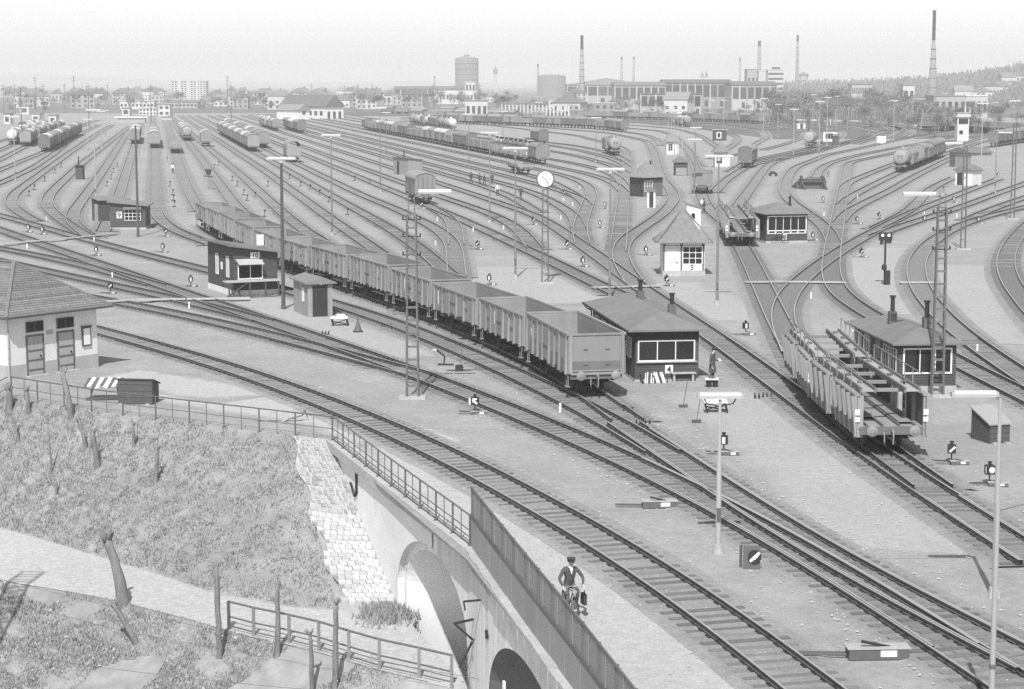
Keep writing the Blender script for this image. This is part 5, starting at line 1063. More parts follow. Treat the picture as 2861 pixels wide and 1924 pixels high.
def carrier(detail=True):
    """two-deck car transporter, empty: side panels with tapering ribs, two upper runways, lower floor"""
    t = Tpl('car_transporter', 'wagon'); L = 9.7; hl = L / 2
    running_gear(t, L, True, 5.9)
    t.add('floor', MB().b2(-hl, hl, -1.35, 1.35, 1.06, 1.14), M_wagon)
    for y in (-1.0, -.35, .35, 1.0): t.add('wheel_guide', MB().b2(-hl, hl, y - .04, y + .04, 1.14, 1.24), M_wagdark)
    t.add('floor_plate', MB().b2(-hl + .3, hl - 1.9, -.72, -.30, 1.24, 1.28).b2(-hl + .3, hl - .6, .42, .95, 1.24, 1.28), M_roofw)
    ZU = 2.55
    for s in (-1, 1):
        for xa, xb in ((-hl + .1, -1.1), (.75, hl - .05)):
            k = t.add('side_panel', MB().b2(xa, xb, s * 1.42 - .02, s * 1.42 + .02, .72, 2.42), M_wagdark)  # dark panel colour paints in the shade of the recesses between the ribs
            t.add('panel_cap', MB().b2(xa - .05, xb + .05, s * 1.42 - .12, s * 1.42 + .12, 2.42, 2.5), M_wagon, k)
            n = max(2, int((xb - xa) / .95))
            for i in range(n + 1):
                x = xa + (xb - xa) * i / n
                t.add('tapered_rib', MB().add([(x - .05, s * 1.44, 2.42), (x + .05, s * 1.44, 2.42), (x + .05, s * 1.70, 2.42), (x - .05, s * 1.70, 2.42), (x - .04, s * 1.44, .75), (x + .04, s * 1.44, .75), (x + .04, s * 1.50, .75), (x - .04, s * 1.50, .75)],
                      [(0, 1, 2, 3), (4, 7, 6, 5), (0, 4, 5, 1), (1, 5, 6, 2), (2, 6, 7, 3), (3, 7, 4, 0)]), M_wagon, k)
            t.add('panel_edge', MB().b2(xb - .16, xb, s * 1.42 - .1, s * 1.42 + .26, .7, 2.42), M_wagon, k)
        y = s * .92
        t.add('runway', MB().b2(-hl, hl - .35, y - .30, y + .30, ZU, ZU + .05), M_runway)
        for q in (-.30, .30): t.add('runway_kerb', MB().b2(-hl, hl - .35, y + q - .05, y + q + .05, ZU - .06, ZU + .17), M_wagdark)
        for i in range(4): t.add('wheel_chock', MB().box((-hl + 1.0 + i * 2.1, y + .1 * (i % 2), ZU + .10), (.16, .22, .12), .3 * (i % 3)), M_wagdark)
        for i in range(6): t.add('rail_stanchion', MB().tube((-hl + .3 + i * 1.5, s * 1.3, ZU), (-hl + .3 + i * 1.5, s * 1.3, ZU + .75), .025, .025, 5), M_wagon)
        t.add('guard_rail', MB().path([(-hl + .3, s * 1.3, ZU + .75), (hl - .35, s * 1.3, ZU + .75)], .022, 5), M_wagon)
    for x in (-3.6, -1.2, 1.2, 3.4): t.add('cross_beam', MB().b2(x - .08, x + .08, -1.35, 1.35, ZU - .16, ZU - .02), M_wagon)
    for x in (-4.3, -.2, 3.2):
        for s in (-1, 1): t.add('deck_post', MB().b2(x - .09, x + .09, s * 1.3 - .09, s * 1.3 + .09, 1.14, ZU - .1), M_wagon)
    t.add('access_ladder', MB().b2(hl - 2.3, hl - 1.8, .98, 1.03, 1.2, ZU - .1), M_polel)
    for i in range(4): t.add('ladder_gap', MB().b2(hl - 2.22, hl - 1.88, .96, .978, 1.6 + i * .3, 1.82 + i * .3), M_black)
    for y in (-1.42, 1.42): t.add('tail_board', MB().box((hl - .0, y, 1.75), (.03, .2, .24)).box((hl - .0, y, 1.45), (.03, .2, .2)), M_white)
    return t
def motorcar(m):
    t = Tpl('motor_car', 'car')
    t.add('body', MB().extr([(-2.0, .3), (2.0, .3), (2.05, .62), (1.95, .80), (.95, .88), (-1.3, .9), (-2.0, .8), (-2.05, .5)], -.78, .78, 'y'), m)
    t.add('cabin', MB().add([(-1.25, -.7, .9), (.95, -.7, .88), (.95, .7, .88), (-1.25, .7, .9), (-.9, -.56, 1.4), (.35, -.56, 1.4), (.35, .56, 1.4), (-.9, .56, 1.4)], [(0, 1, 5, 4), (1, 2, 6, 5), (2, 3, 7, 6), (3, 0, 4, 7)]), M_glass)
    t.add('car_roof', MB().b2(-.95, .40, -.6, .6, 1.39, 1.44), m)
    for x in (-1.25, 1.3):
        for y in (-.72, .72): t.add('wheel', MB().tube((x, y - .08, .3), (x, y + .08, .3), .3, .3, 10), M_tyre)
    return t

T_open = open_wagon('plain'); T_open2 = open_wagon('plain', True, 8.85, 2.6, [-4.2, -2.3, -.75, .75, 2.3, 4.2]); T_open3 = open_wagon('plain', True, 9.0, 2.82, [-4.2, -3.3, -2.4, -1.5, -.7, .7, 1.5, 2.4, 3.3, 4.2]); T_brace = open_wagon('braced', True, 9.5, 2.98); T_openf = open_wagon('plain', False)
T_vans = [van(M_roofw, M_wagon), van(M_roofl, M_wagon), van(M_roofw, M_wagdark), van(M_roofl, M_wagdark)]
T_vannear = van(M_roofw, M_wagon, True); T_hood = open_end_van(); T_tank = tank(M_tank); T_tankl = tank(M_tankl)
T_flat = flat_wagon(); T_car = carrier()
def load_open():
    t = Tpl('loaded_open_wagon', 'wagon'); t.parts = list(T_openf.parts)
    mb = MB(); 
    for i in range(9):
        mb.box((-4 + i, R.uniform(-.2, .2), 2.55 + R.uniform(-.1, .35)), (1.15, 2.3, .7), R.uniform(-.2, .2), R.uniform(-.2, .2), R.uniform(-.15, .15))
    t.add('load', mb, M_roofw); return t
T_load = load_open()
def far_kind(t, keep):
    f = Tpl(t.name, t.cat); f.parts = [(n, m, None, l, r) for n, m, sb, l, r in t.parts if n in keep]; return f
FAR = {id(q): far_kind(q, ('body', 'roof', 'underframe', 'wheelset', 'door', 'floor', 'side', 'end', 'tank', 'tank_band', 'filling_dome', 'deck', 'load', 'side_flap', 'end_flap', 'headstock')) for q in T_vans + [T_openf, T_load, T_tank, T_tankl, T_flat]}
LEN = {id(T_open): 10.0, id(T_brace): 10.6, id(T_open2): 9.9, id(T_open3): 10.1, id(T_openf): 10.0, id(T_load): 10.0, id(T_vannear): 10.2, id(T_hood): 10.6, id(T_tank): 9.8, id(T_tankl): 9.8, id(T_flat): 10.7, id(T_car): 10.4}
for q in T_vans: LEN[id(q)] = 10.2
ORD = ['first', 'second', 'third', 'fourth', 'fifth', 'sixth', 'seventh', 'eighth', 'ninth', 'tenth', 'eleventh', 'twelfth', 'thirteenth', 'fourteenth', 'fifteenth', 'sixteenth', 'seventeenth', 'eighteenth', 'nineteenth', 'twentieth']
ORD += ['twenty-' + q for q in ORD[:9]] + ['thirtieth'] + ['thirty-' + q for q in ORD[:9]]
def train(track, near_px, kinds, descr, group, shift=0.0):
    """wagons coupled on one track, the near end of the first one at a point of the photograph"""
    q = P(*near_px)
    ln = LINES[track] if track else min(LINES.values(), key=lambda L_: min((p.xy - q.xy).length for p in L_.p))
    d = ln.near(q) - shift; out = []
    for i, (t, what) in enumerate(kinds):
        L = LEN[id(t)]
        if d - L < 0: break
        a, b = ln.at(d - L * .2), ln.at(d - L * .8); c = (a + b) / 2; v = a - b
        lab = what if len(kinds) == 1 else '%s %s' % (what, descr % ORD[i])
        t_ = FAR.get(id(t), t) if c.y > 430 else t
        e = t_.put((c.x, c.y, RAIL_Z), math.atan2(v.y, v.x), lab, group); out.append(e)
        d -= L
    return out
# the long train of empty open wagons in the middle
train('D', (1690, 1128), [(T_brace, 'open wagon with braced sides,')] + [(q, 'empty open steel wagon,') for q in (T_open, T_open2, T_open, T_open3, T_open, T_open2, T_open2, T_open, T_open3, T_open, T_open2)], '%s from the hut 4 end of the train', 'empty open wagons coupled in the long train', shift=.6)
# car transporters
train('q', (2518, 1297), [(T_car, 'empty two-deck car transporter,'), (T_car, 'empty two-deck car transporter,')], '%s from the near end by the tool chest', 'empty car transporters beside the dark hut')
train('q', (2076, 692), [(T_car, 'empty two-deck car transporter,'), (T_car, 'empty two-deck car transporter,')], '%s from the end beside hut 8', 'empty car transporters beside hut 8')
OPN, VNS = T_openf, T_vans
def mixed(n, kinds, noun=None):
    names = {id(T_openf): 'empty grey open wagon,', id(T_load): 'open wagon with a pale load,', id(T_tank): 'grey tank wagon,', id(T_tankl): 'pale tank wagon,', id(T_flat): 'flat wagon,', id(VNS[0]): 'grey covered wagon,', id(VNS[1]): 'pale-roofed covered wagon,', id(VNS[2]): 'dark covered wagon,', id(VNS[3]): 'dark pale-roofed covered wagon,'}
    return [(kinds[i % len(kinds)], names[id(kinds[i % len(kinds)])]) for i in range(n)]
LONE = [('h5', (1205, 575), T_vannear, 'lone covered wagon with arched roof standing behind the lattice mast'),
        ('h4', (858, 455), T_hood, 'wagon with a rounded open-ended hood right of the covered wagons'),
        ('x0', (2134, 472), VNS[2], 'lone dark covered wagon right of the open-sided shed'),
        ('m1', (1280, 492), T_flat, 'low flat wagon with side flaps near the walking railwaymen'),
        ('q', (1988, 545), OPN, 'grey open wagon end-on beside the white lean-to shed'),
        ('k2', (2216, 415), T_tank, 'grey tank wagon standing on the far right curve'),
        ('h1', (650, 410), VNS[1], 'pale-roofed covered wagon standing alone on the left fan')]
for tr_, px_, t_, lab_ in LONE: train(tr_, px_, [(t_, lab_)], '', None)
train('j3', (1548, 437), [(T_tank, 'grey tank wagon end-on,'), (VNS[0], 'grey covered wagon,')], '%s at the tank end of the pair by the clock', 'tank and covered wagon behind the clock')
train('j2', (1597, 405), [(VNS[2], 'dark covered wagon behind the grey tank wagon'), ], '', None)
train('j6', (1400, 462), [(VNS[0], 'grey covered wagon,')], '', 'long mixed train across the middle')[0]['label'] = 'grey covered wagon ending the loaded car transporter train'
cars = train('j6', (1400, 462), [(T_car, 'car transporter loaded with cars,')] * 4, '%s behind the covered end wagon', 'loaded car transporters in the middle train', shift=10.2)
T_cars = [motorcar(m) for m in M_carp]
for ci, e in enumerate(cars):
    for i in range(2):
        for z, dk, w in ((2.62, 'upper', (0, 0, 1, 2)), (1.28, 'lower', (2, 3, 1, 0))):
            k = R.choice(w); x = -2.35 + i * 4.5
            v = Matrix.Translation(e.location) @ Matrix.Rotation(e.rotation_euler.z, 4, 'Z') @ Vector((x, 0, z))
            T_cars[k].put(v, e.rotation_euler.z, '%s car, %s along the %s deck of the %s loaded transporter' % (('white', 'pale grey', 'grey', 'dark')[k], ORD[1 - i], dk, ORD[ci]), 'motor cars on the transporters')
train('j6', (1400, 462), mixed(24, [OPN, OPN, OPN, VNS[2], VNS[2], OPN, VNS[1], VNS[1], VNS[0], VNS[1]]), '%s behind the loaded car transporters', 'long mixed train across the middle', shift=52.5)
train('h3', (745, 425), mixed(16, [VNS[0], VNS[0], VNS[1]]), '%s in the covered train left of the hooded wagon', 'covered wagons on the left fan')
train('h4', (810, 418), mixed(20, [VNS[0], OPN, VNS[0], OPN, OPN, VNS[1]]), '%s beyond the hooded wagon', 'wagons beyond the hooded wagon', shift=10)
train('g5', (434, 415), mixed(7, [VNS[0], VNS[1], VNS[0]]), '%s in the line straight ahead on the left', 'covered wagons on the left middle tracks')
train('g4', (375, 403), mixed(6, [VNS[1], VNS[1], VNS[0]]), '%s in the line left of the straight covered train', 'covered wagons on the left middle tracks')
train('g6', (497, 430), mixed(4, [T_flat]), '%s of the flat row beside the round-topped wagons', 'flat wagons on the left fan')
train('g7', (537, 395), mixed(6, [T_tank, VNS[1]]), '%s in the round-topped row', 'tank wagons on the left fan')
train('l3', (197, 425), mixed(15, [VNS[3], VNS[2], VNS[2], VNS[0]]), '%s in the nearest row of the far left fan', 'wagons on the far left tracks')
train('l2', (150, 410), mixed(14, [VNS[0], VNS[1], VNS[0], T_tankl]), '%s in the second row of the far left fan', 'wagons on the far left tracks')
train('l1', (110, 405), mixed(12, [T_tankl, VNS[1], VNS[0]]), '%s in the pale third row of the far left fan', 'wagons on the far left tracks')
train('l4', (62, 378), mixed(5, [VNS[2], VNS[1]]), '%s in the farthest left row', 'wagons on the far left tracks')
train('s2', (2478, 483), mixed(8, [T_tank, T_load, T_flat, VNS[0], T_load, VNS[0], VNS[2], VNS[2]]), '%s of the right-hand train headed by a tank', 'right-hand mixed train')
train('s3', (2700, 410), mixed(5, [VNS[2], VNS[2], VNS[0]]), '%s of the dark row behind the control tower', 'dark wagons by the control tower')
train('j7', (1766, 370), mixed(15, [VNS[2], VNS[0], VNS[2], OPN, VNS[0], VNS[2]]), '%s from the right in the far central row', 'wagons in the far central row')
train(None, (1990, 355), mixed(4, [T_tank, T_load]), '%s of the short far group below the halls', 'short far group')
train(None, (1345, 364), mixed(10, [T_tankl, T_tank, T_tank, VNS[2], VNS[2], T_tankl, VNS[0]]), '%s of the tank train below the gasholder', 'far tank train')
train('k1', (2150, 347), mixed(28, [OPN, VNS[2], OPN, OPN, VNS[0]]), '%s from the right in the farthest row', 'wagons in the farthest row')
train('k2', (1700, 325), mixed(30, [VNS[2], OPN, VNS[0], OPN]), '%s from the right in the row beyond the farthest lamps', 'wagons in the background row')
train('h7', (905, 365), mixed(7, [VNS[1], T_load, VNS[1], T_tankl]), '%s of the pale row before the gabled shed', 'pale wagons before the gabled shed')
train('h8', (1010, 372), mixed(6, [VNS[2], VNS[2], VNS[1], VNS[1]]), '%s of the dark hopper row near the gabled shed', 'dark wagons near the gabled shed')
train('j10', (1560, 340), mixed(20, [OPN, VNS[2], VNS[0]]), '%s from the right in the dark row before the concrete posts', 'dark row before the concrete posts')
# ------------------------------------------------------------------ lamps, masts, clock, signals
def lamp(label, base, ytop, head=1.9, side=0, pale=False, arm=False, group='yard lamp posts', rz=0.0, wood=False):
    q = P(*base); h = hgt(base[0], base[1], ytop)
    e = root('lamp_post', q, rz, label, 'lamp post', group)
    pm = M_woodpole if wood else (M_polel if pale else M_pole)
    part('base', MB().tube((0, 0, -.05), (0, 0, .32), .20, .15, 10), M_conc if not wood else M_woodpole, e)
    mb = MB().tube((0, 0, .3), (0, 0, h * .62), .095, .085, 10).tube((0, 0, h * .62), (0, 0, h - .05), .062, .05, 8)
    if wood: mb = MB().tube((0, 0, 0), (0, 0, h), .14, .09, 10)
    part('pole', mb, pm, e)
    part('cable_box', MB().box((.0, -.12, 1.35), (.13, .09, .4)), M_iron, e)
    if head:
        x = side * head * .62
        hd = part('lamp_head', MB().extr([(-.13, 0), (.13, 0), (.15, .1), (.09, .19), (-.09, .19), (-.15, .1)], x - head / 2, x + head / 2), M_lamp, e, loc=(0, 0, h))
        part('end_cap', MB().box((x - head / 2 - .04, 0, .08), (.08, .24, .14)).box((x + head / 2 + .04, 0, .08), (.08, .24, .14)), M_conc, hd)
        if arm: part('bracket', MB().path([(0, 0, -.32), (-.12, 0, -.24), (-.42, 0, -.2), (-.5, 0, -.06), (-.5, 0, .02)], .022, 6).path([(0, 0, -.32), (.12, 0, -.24), (.42, 0, -.18), (.5, 0, -.06), (.5, 0, .02)], .022, 6), M_black, e, loc=(0, 0, h))
        elif side: part('bracket', MB().path([(0, 0, -.1), (x * .4, 0, .1)], .03, 6), pm, e, loc=(0, 0, h))
        else: part('bracket', MB().box((0, 0, -.12), (.22, .2, .2)), M_conc, e, loc=(0, 0, h))
    return e
LAMPS = [
 ('pale lamp post with forked bracket standing near the cyclist', (2006, 1546), 1112, dict(head=1.35, arm=True, pale=True, group=None)),
 ('lamp post at the right edge with its lamp arm pointing left', (2777, 1668), 1108, dict(head=1.25, side=-1, pale=True, group=None)),
 ('lamp post rising behind the roof of hut 4', (1703, 838), 476, {}),
 ('lamp post left of the station clock', (1440, 777), 417, {}),
 ('lamp post behind the three walking railwaymen', (1368, 622), 373, {}),
 ('lamp post left of the plank shelter with thin chimney', (1063, 537), 303, {}),
 ('slender lamp post beyond the plank shelter with thin chimney', (1080, 443), 315, {}),
 ('lamp post behind the middle open wagons', (928, 657), 380, {}),
 ('dark lamp pole rising beside the small grey plank shelter', (792, 863), 446, dict(wood=True)),
 ('lamp post behind hut 9', (268, 560), 309, dict(pale=True)),
 ('lamp post at the far left edge beside the curved tracks', (43, 505), 327, dict(pale=True)),
 ('lamp post left of the slim dark booth', (247, 434), 334, dict(pale=True)),
 ('pale lamp post in the gap of the far left fan', (284, 412), 312, dict(pale=True)),
 ('pale lamp post right of the two far left fan lamps', (296, 388), 309, dict(pale=True)),
 ('lamp post beside the flat wagon row', (468, 459), 334, dict(pale=True)),
 ('tall lamp post right of the round-topped wagons', (583, 378), 262, dict(head=0)),
 ('tall dark pole at the far left', (62, 409), 244, dict(wood=True, head=0)),
 ('bare dark pole standing in front of hut 9', (386, 661), 350, dict(wood=True, head=0)),
 ('short lamp post left of the clock tracks', (1665, 454), 330, {}),
 ('dark lamp post right of the far tank wagons', (1506, 399), 287, {}),
 ('lamp post left of the dark open-fronted shed', (1939, 548), 391, {}),
 ('lamp post standing just behind the open-fronted shed', (1942, 500), 358, {}),
 ('nearest lamp of the receding row behind the cream pyramid hut', (1906, 462), 326, dict(head=1.5, pale=True)),
 ('second lamp of the receding row behind the cream pyramid hut', (1893, 450), 317, dict(head=1.5, pale=True)),
 ('third lamp of the receding row behind the cream pyramid hut', (1884, 440), 309, dict(head=1.5, pale=True)),
 ('fourth lamp of the receding row behind the cream pyramid hut', (1876, 425), 302, dict(head=1.5, pale=True)),
 ('farthest lamp of the receding row behind the cream pyramid hut', (1868, 412), 296, dict(head=1.5, pale=True)),
 ('thin lamp post before the low factory wall', (1990, 343), 281, dict(pale=True)),
 ('thin lamp post right of the low factory wall lamp', (2021, 354), 281, dict(pale=True)),
 ('lamp post between hut 5 and hut 8', (2003, 851), 440, {}),
 ('lamp post left of the white kiosk with dark doorway', (2132, 401), 276, dict(pale=True)),
 ('lamp post before the white kiosk with dark doorway', (2173, 382), 292, dict(pale=True)),
 ('lamp post beside the tank wagon on the far right curve', (2217, 434), 306, dict(pale=True)),
 ('lamp post left in the cluster above the panelled hut', (2271, 369), 265, dict(pale=True)),
 ('lamp post in front of the cluster above the panelled hut', (2288, 444), 285, dict(pale=True)),
 ('lamp post in the middle of the cluster above the panelled hut', (2310, 408), 273, dict(pale=True)),
 ('lamp post right in the cluster above the panelled hut', (2338, 365), 269, dict(pale=True)),
 ('lamp post right of the plain white kiosk', (2496, 411), 282, dict(pale=True)),
 ('lamp post left of the control tower', (2638, 364), 261, dict(pale=True)),
 ('lamp post right of the control tower', (2740, 494), 290, dict(pale=True)),
 ('far lamp post right of the control tower', (2780, 362), 287, dict(pale=True)),
 ('dark pole with lamp pointing right near the pale booth', (2780, 540), 372, dict(side=1)),
 ('lamp post at the right edge above the big curve', (2829, 483), 283, dict(pale=True)),
 ('lamp post above the mixed train in the middle', (1310, 470), 320, {}),
 ('lamp post right of the tank train', (1405, 409), 312, {}),
]
for lab, b_, t_, kw in LAMPS: lamp(lab, b_, t_, **kw)
e = root('steel_post', P(2768, 2010), 0, 'bare steel post at the lower right edge', 'post')
part('pole', MB().tube((0, 0, -.1), (0, 0, 5.4), .075, .06, 10), M_polel, e); part('collar', MB().tube((0, 0, 1.3), (0, 0, 1.4), .09, .09, 10), M_iron, e)
part('stay_wire', MB().path([(0, 0, 5.2), (6, 3, 5.9)], .012, 5), M_iron, e)
def lattice(label, base, h, w0, w1, head=None, cat='mast', rz=0.0, top=None, name='lattice_mast', step=.62):
    q = base if isinstance(base, Vector) else P(*base); e = root(name, q, rz, label, cat)
    for sx in (-1, 1):
        for sy in (-1, 1):
            part('leg', MB().bar((sx * w0 / 2, sy * w0 / 4, 0), (sx * w1 / 2, sy * w1 / 4, h), .075, .075), M_mast, e)
    n = int(h / step)
    for i in range(1, n + 1):
        z = h * i / n; w = w0 + (w1 - w0) * i / n
        part('rung', MB().bar((-w / 2, -w / 4 - .02, z - .02), (w / 2, -w / 4 - .02, z - .02), .05, .07).bar((-w / 2, w / 4 + .02, z - .02), (w / 2, w / 4 + .02, z - .02), .05, .07), M_mast, e)
    part('footing', MB().box((0, 0, .02), (1.3, .9, .22)), M_conc, e)
    if top:
        part('upper_mast', MB().bar((-.16, 0, h - .3), (-.14, 0, h + top), .05).bar((.16, 0, h - .3), (.14, 0, h + top), .05).bar((-.15, 0, h + .5), (.15, 0, h + .5), .04).bar((-.15, 0, h + 1.0), (.15, 0, h + 1.0), .04), M_mast, e)
        for z in (h * .78, h * .88, h * .97): part('insulator_arm', MB().bar((-.45, 0, z), (.45, 0, z), .05).box((-.42, 0, z + .08), (.07, .07, .16)).box((.42, 0, z + .08), (.07, .07, .16)), M_black, e)
    if head:
        s, z = head
        hd = part('lamp_head', MB().extr([(-.13, 0), (.13, 0), (.15, .1), (.09, .2), (-.09, .2), (-.15, .1)], s * .35, s * 1.95), M_lamp, e, loc=(0, 0, z)); part('bracket', MB().bar((0, 0, z - .05), (s * .6, 0, z + .02), .05), M_mast, e)
    return e
lattice('lattice mast with a lamp pointing right, left of the open wagons', (1153, 1113), 9.1, .58, .42, (1, 10.1), top=1.5)
lattice('lattice mast with a lamp pointing left, behind the car transporter', (2618, 1108), 9.4, .58, .42, (-1, 9.95), top=.7)
lattice('thin lattice lamp mast below the pale booth', (2690, 697), 9.6, .45, .3, (-1, 9.8), step=.9)
lattice('thin lattice mast at the right edge by the big curve', (2828, 612), 11.0, .45, .3, None, step=.9)
e = lattice('tall lattice mast just left of the view, its shadow on the lower bank', Vector((-21.3, 65.5, -6.2)), 18.0, 1.3, .9, None, step=1.0)
part('diagonals', MB().bar((-.6, 0, 2), (.6, 0, 5), .09).bar((.6, 0, 5), (-.6, 0, 8), .09).bar((-.6, 0, 8), (.5, 0, 11), .09).bar((.5, 0, 11), (-.45, 0, 14), .09), M_mast, e)
# station clock
e = lattice('round white station clock on a lattice post', (1523, 792), 7.3, .5, .36, None, 'clock', name='station_clock', step=.75)
cd = part('clock_drum', MB().lathe([(.30, -.22), (.64, -.22), (.70, -.16), (.70, .16), (.64, .22), (.30, .22)], 32, 'y'), M_iron, e, loc=(0, 0, 8.1))
part('dial', MB().lathe([(.02, -.225), (.60, -.225), (.60, -.235), (.02, -.238)], 32, 'y'), M_white, cd)
part('dial_back', MB().lathe([(.02, .225), (.60, .225), (.60, .235), (.02, .238)], 32, 'y'), M_white, cd)
for i in range(12):
    a = i * math.pi / 6; part('hour_mark', MB().bar((.48 * math.sin(a), -.242, .48 * math.cos(a)), (.56 * math.sin(a), -.242, .56 * math.cos(a)), .01, .035), M_black, cd)
for a, L_ in ((rad(-45), .36), (rad(148), .48)): part('hand', MB().bar((0, -.25, 0), (L_ * math.sin(a), -.25, L_ * math.cos(a)), .012, .045), M_black, cd)
# two-lamp shunting signal
q = P(2471, 795); e = root('shunting_signal', q, 0, 'black two-lamp shunting signal on a post by the right tracks', 'signal')
h = hgt(2471, 795, 660)
part('post', MB().tube((0, 0, 0), (0, 0, h), .08, .08, 10), M_black, e); part('equipment_box', MB().box((.2, 0, .55), (.42, .35, 1.1)), M_black, e)
sh_ = part('signal_head', MB().box((0, 0, h), (1.0, .25, .62)).box((-.28, 0, h - .42), (.24, .2, .4)).box((.28, 0, h - .38), (.34, .2, .3)), M_black, e)
for x in (-.26, .22): part('lens', MB().tube((x, -.13, h + .1), (x, -.2, h + .1), .1, .12, 12), M_white, sh_)
part('relay', MB().lathe([(.05, 1.1), (.2, 1.2), (.2, 1.5), (.05, 1.6)], 10, c=(-.05, 0, 0)), M_black, e)

# switch lanterns: a turning lamp box on a stand with a lever box
def lantern_tpl(kind):
    t = Tpl('switch_lantern', 'switch lantern')
    t.add('stand', MB().tube((0, 0, .0), (0, 0, .14), .2, .09, 8).tube((0, 0, .1), (0, 0, .5), .04, .04, 8), M_black)
    b = t.add('lamp_box', MB().box((0, 0, .76), (.46, .4, .5)), M_black)
    t.add('chimney', MB().lathe([(.07, 1.0), (.11, 1.16), (.14, 1.2)], 8), M_black)
    f = -.203
    if kind == 'bar': t.add('white_mark', MB().box((0, f, .76), (.17, .012, .38)), M_white, b)
    elif kind == 'disc': t.add('white_mark', MB().lathe([(.02, f - .006), (.165, f - .006), (.165, f + .006), (.02, f + .006)], 18, 'y', (.05, 0, .76)), M_white, b); t.add('white_strip', MB().box((-.235, -.05, .76), (.012, .08, .36)), M_white, b)
    elif kind == 'slash': t.add('white_mark', MB().box((.03, f, .76), (.42, .012, .11), ry=rad(-45)), M_white, b)
    elif kind == 'arrow':
        t.add('white_mark', MB().box((.05, f, .74), (.4, .012, .13), ry=rad(42)).box((.04, f - .002, .92), (.3, .012, .1)).box((-.06, f - .004, .82), (.1, .012, .26)), M_white, b); t.add('white_strip', MB().box((-.30, f, .76), (.12, .012, .4)), M_white, b)
    t.add('rod', MB().bar((-.1, 0, .06), (-1.1, .1, .05), .05), M_black)
    return t
LT = {k: lantern_tpl(k) for k in ('bar', 'disc', 'slash', 'arrow')}
def lever_tpl():
    t = Tpl('point_lever', 'point lever')
    t.add('housing', MB().box((0, 0, .14), (1.25, .42, .24)), M_iron); t.add('cover', MB().box((0, 0, .275), (1.32, .46, .03)), M_conc)
    t.add('weight_arm', MB().bar((.5, 0, .2), (-.35, -.1, .42), .06), M_black); t.add('number_plate', MB().box((.2, -.215, .16), (.34, .012, .14)), M_white)
    t.add('rod', MB().bar((-.6, 0, .1), (-1.6, .1, .1), .04).bar((-.6, .15, .1), (-1.6, .25, .1), .04), M_iron)
    return t
T_lever = lever_tpl()
LANT = [('arrow', (1327, 1152), 'switch lantern with white arrow beside the lattice mast track', 1), ('bar', (2022, 1264), 'switch lantern with white upright bar behind the forked lamp post', 1), ('slash', (2658, 1290), 'switch lantern with white slanting bar left of the right lamp post', 1), ('disc', (2764, 1350), 'switch lantern with white disc by the right lamp post', 1),
 ('bar', (2083, 934), 'switch lantern beyond hut 4 on the open gravel', 0), ('bar', (1804, 712), 'switch lantern left of hut 5', 0), ('bar', (1628, 744), 'switch lantern right of the clock post', 0), ('slash', (1863, 798), 'switch lantern in front of hut 5', 0), ('slash', (1584, 696), 'switch lantern between clock and hut 5', 0),
 ('slash', (1490, 627), 'switch lantern left of the clock post', 0), ('bar', (1676, 636), 'lower of the two lanterns left of the straight vertical track', 0), ('bar', (1690, 582), 'upper of the two lanterns left of the straight vertical track', 0), ('slash', (1576, 548), 'switch lantern right of the clock face', 0), ('slash', (1178, 582), 'switch lantern at the wheels of the lone covered wagon', 0),
 ('slash', (1334, 696), 'switch lantern on the gravel right of the double curve', 0), ('slash', (1129, 878), 'switch lantern left of the open wagons near the lattice mast', 0), ('slash', (806, 762), 'switch lantern half hidden behind the plank shelter roof', 0), ('bar', (80, 648), 'left of two lanterns at the left edge', 0), ('bar', (119, 654), 'right of two lanterns at the left edge', 0),
 ('bar', (269, 713), 'switch lantern below hut 9', 0), ('bar', (455, 704), 'switch lantern left of hut 10', 0), ('slash', (463, 660), 'switch lantern right of hut 9', 0), ('slash', (309, 818), 'switch lantern above the plaster building roof', 1), ('bar', (533, 799), 'switch lantern at the corner of hut 10', 0),
 ('bar', (2271, 671), 'switch lantern right of hut 8', 0), ('bar', (2394, 625), 'switch lantern left of the two-lamp signal', 0), ('slash', (2456, 612), 'switch lantern above the two-lamp signal', 0), ('bar', (2582, 622), 'switch lantern left of the lattice mast top', 0), ('bar', (2733, 625), 'switch lantern right of the lattice mast', 0),
 ('slash', (2407, 718), 'switch lantern in the crossing right of hut 8', 0), ('bar', (2299, 566), 'switch lantern beside the vertical right track', 0), ('bar', (2664, 566), 'switch lantern below the pale booth', 0), ('bar', (2788, 495), 'switch lantern near the dark pole on the right', 0), ('slash', (2637, 537), 'switch lantern left of the pale booth', 0),
 ('slash', (2362, 451), 'switch lantern above the buffer stop', 0), ('bar', (2315, 493), 'switch lantern right of the buffer stop', 0), ('bar', (1367, 795), 'switch lantern behind the wagon train near the clock', 0)]
for i, (k, p_, lab, lev) in enumerate(LANT):
    q = P(*p_); LT[k].put(q, R.uniform(-.25, .25), lab, 'switch lanterns', sc=(.72, .72, .72))
    if lev or q.y < 260: T_lever.put(q + Vector((.2, -.6 if lev else -.4, 0)), R.uniform(-.15, .1), 'lever box below the ' + lab.replace('switch lantern', 'lantern'), 'point lever boxes', sc=(.6, .6, .6))
T_lever.put(P(1842, 1418), rad(3), 'low lever box with white number left of the forked lamp post', 'point lever boxes')
T_lever.put(P(2450, 1838), rad(3), 'large lever box beside the crossing at the lower right', 'point lever boxes', sc=(1.3, 1.2, 1.2))
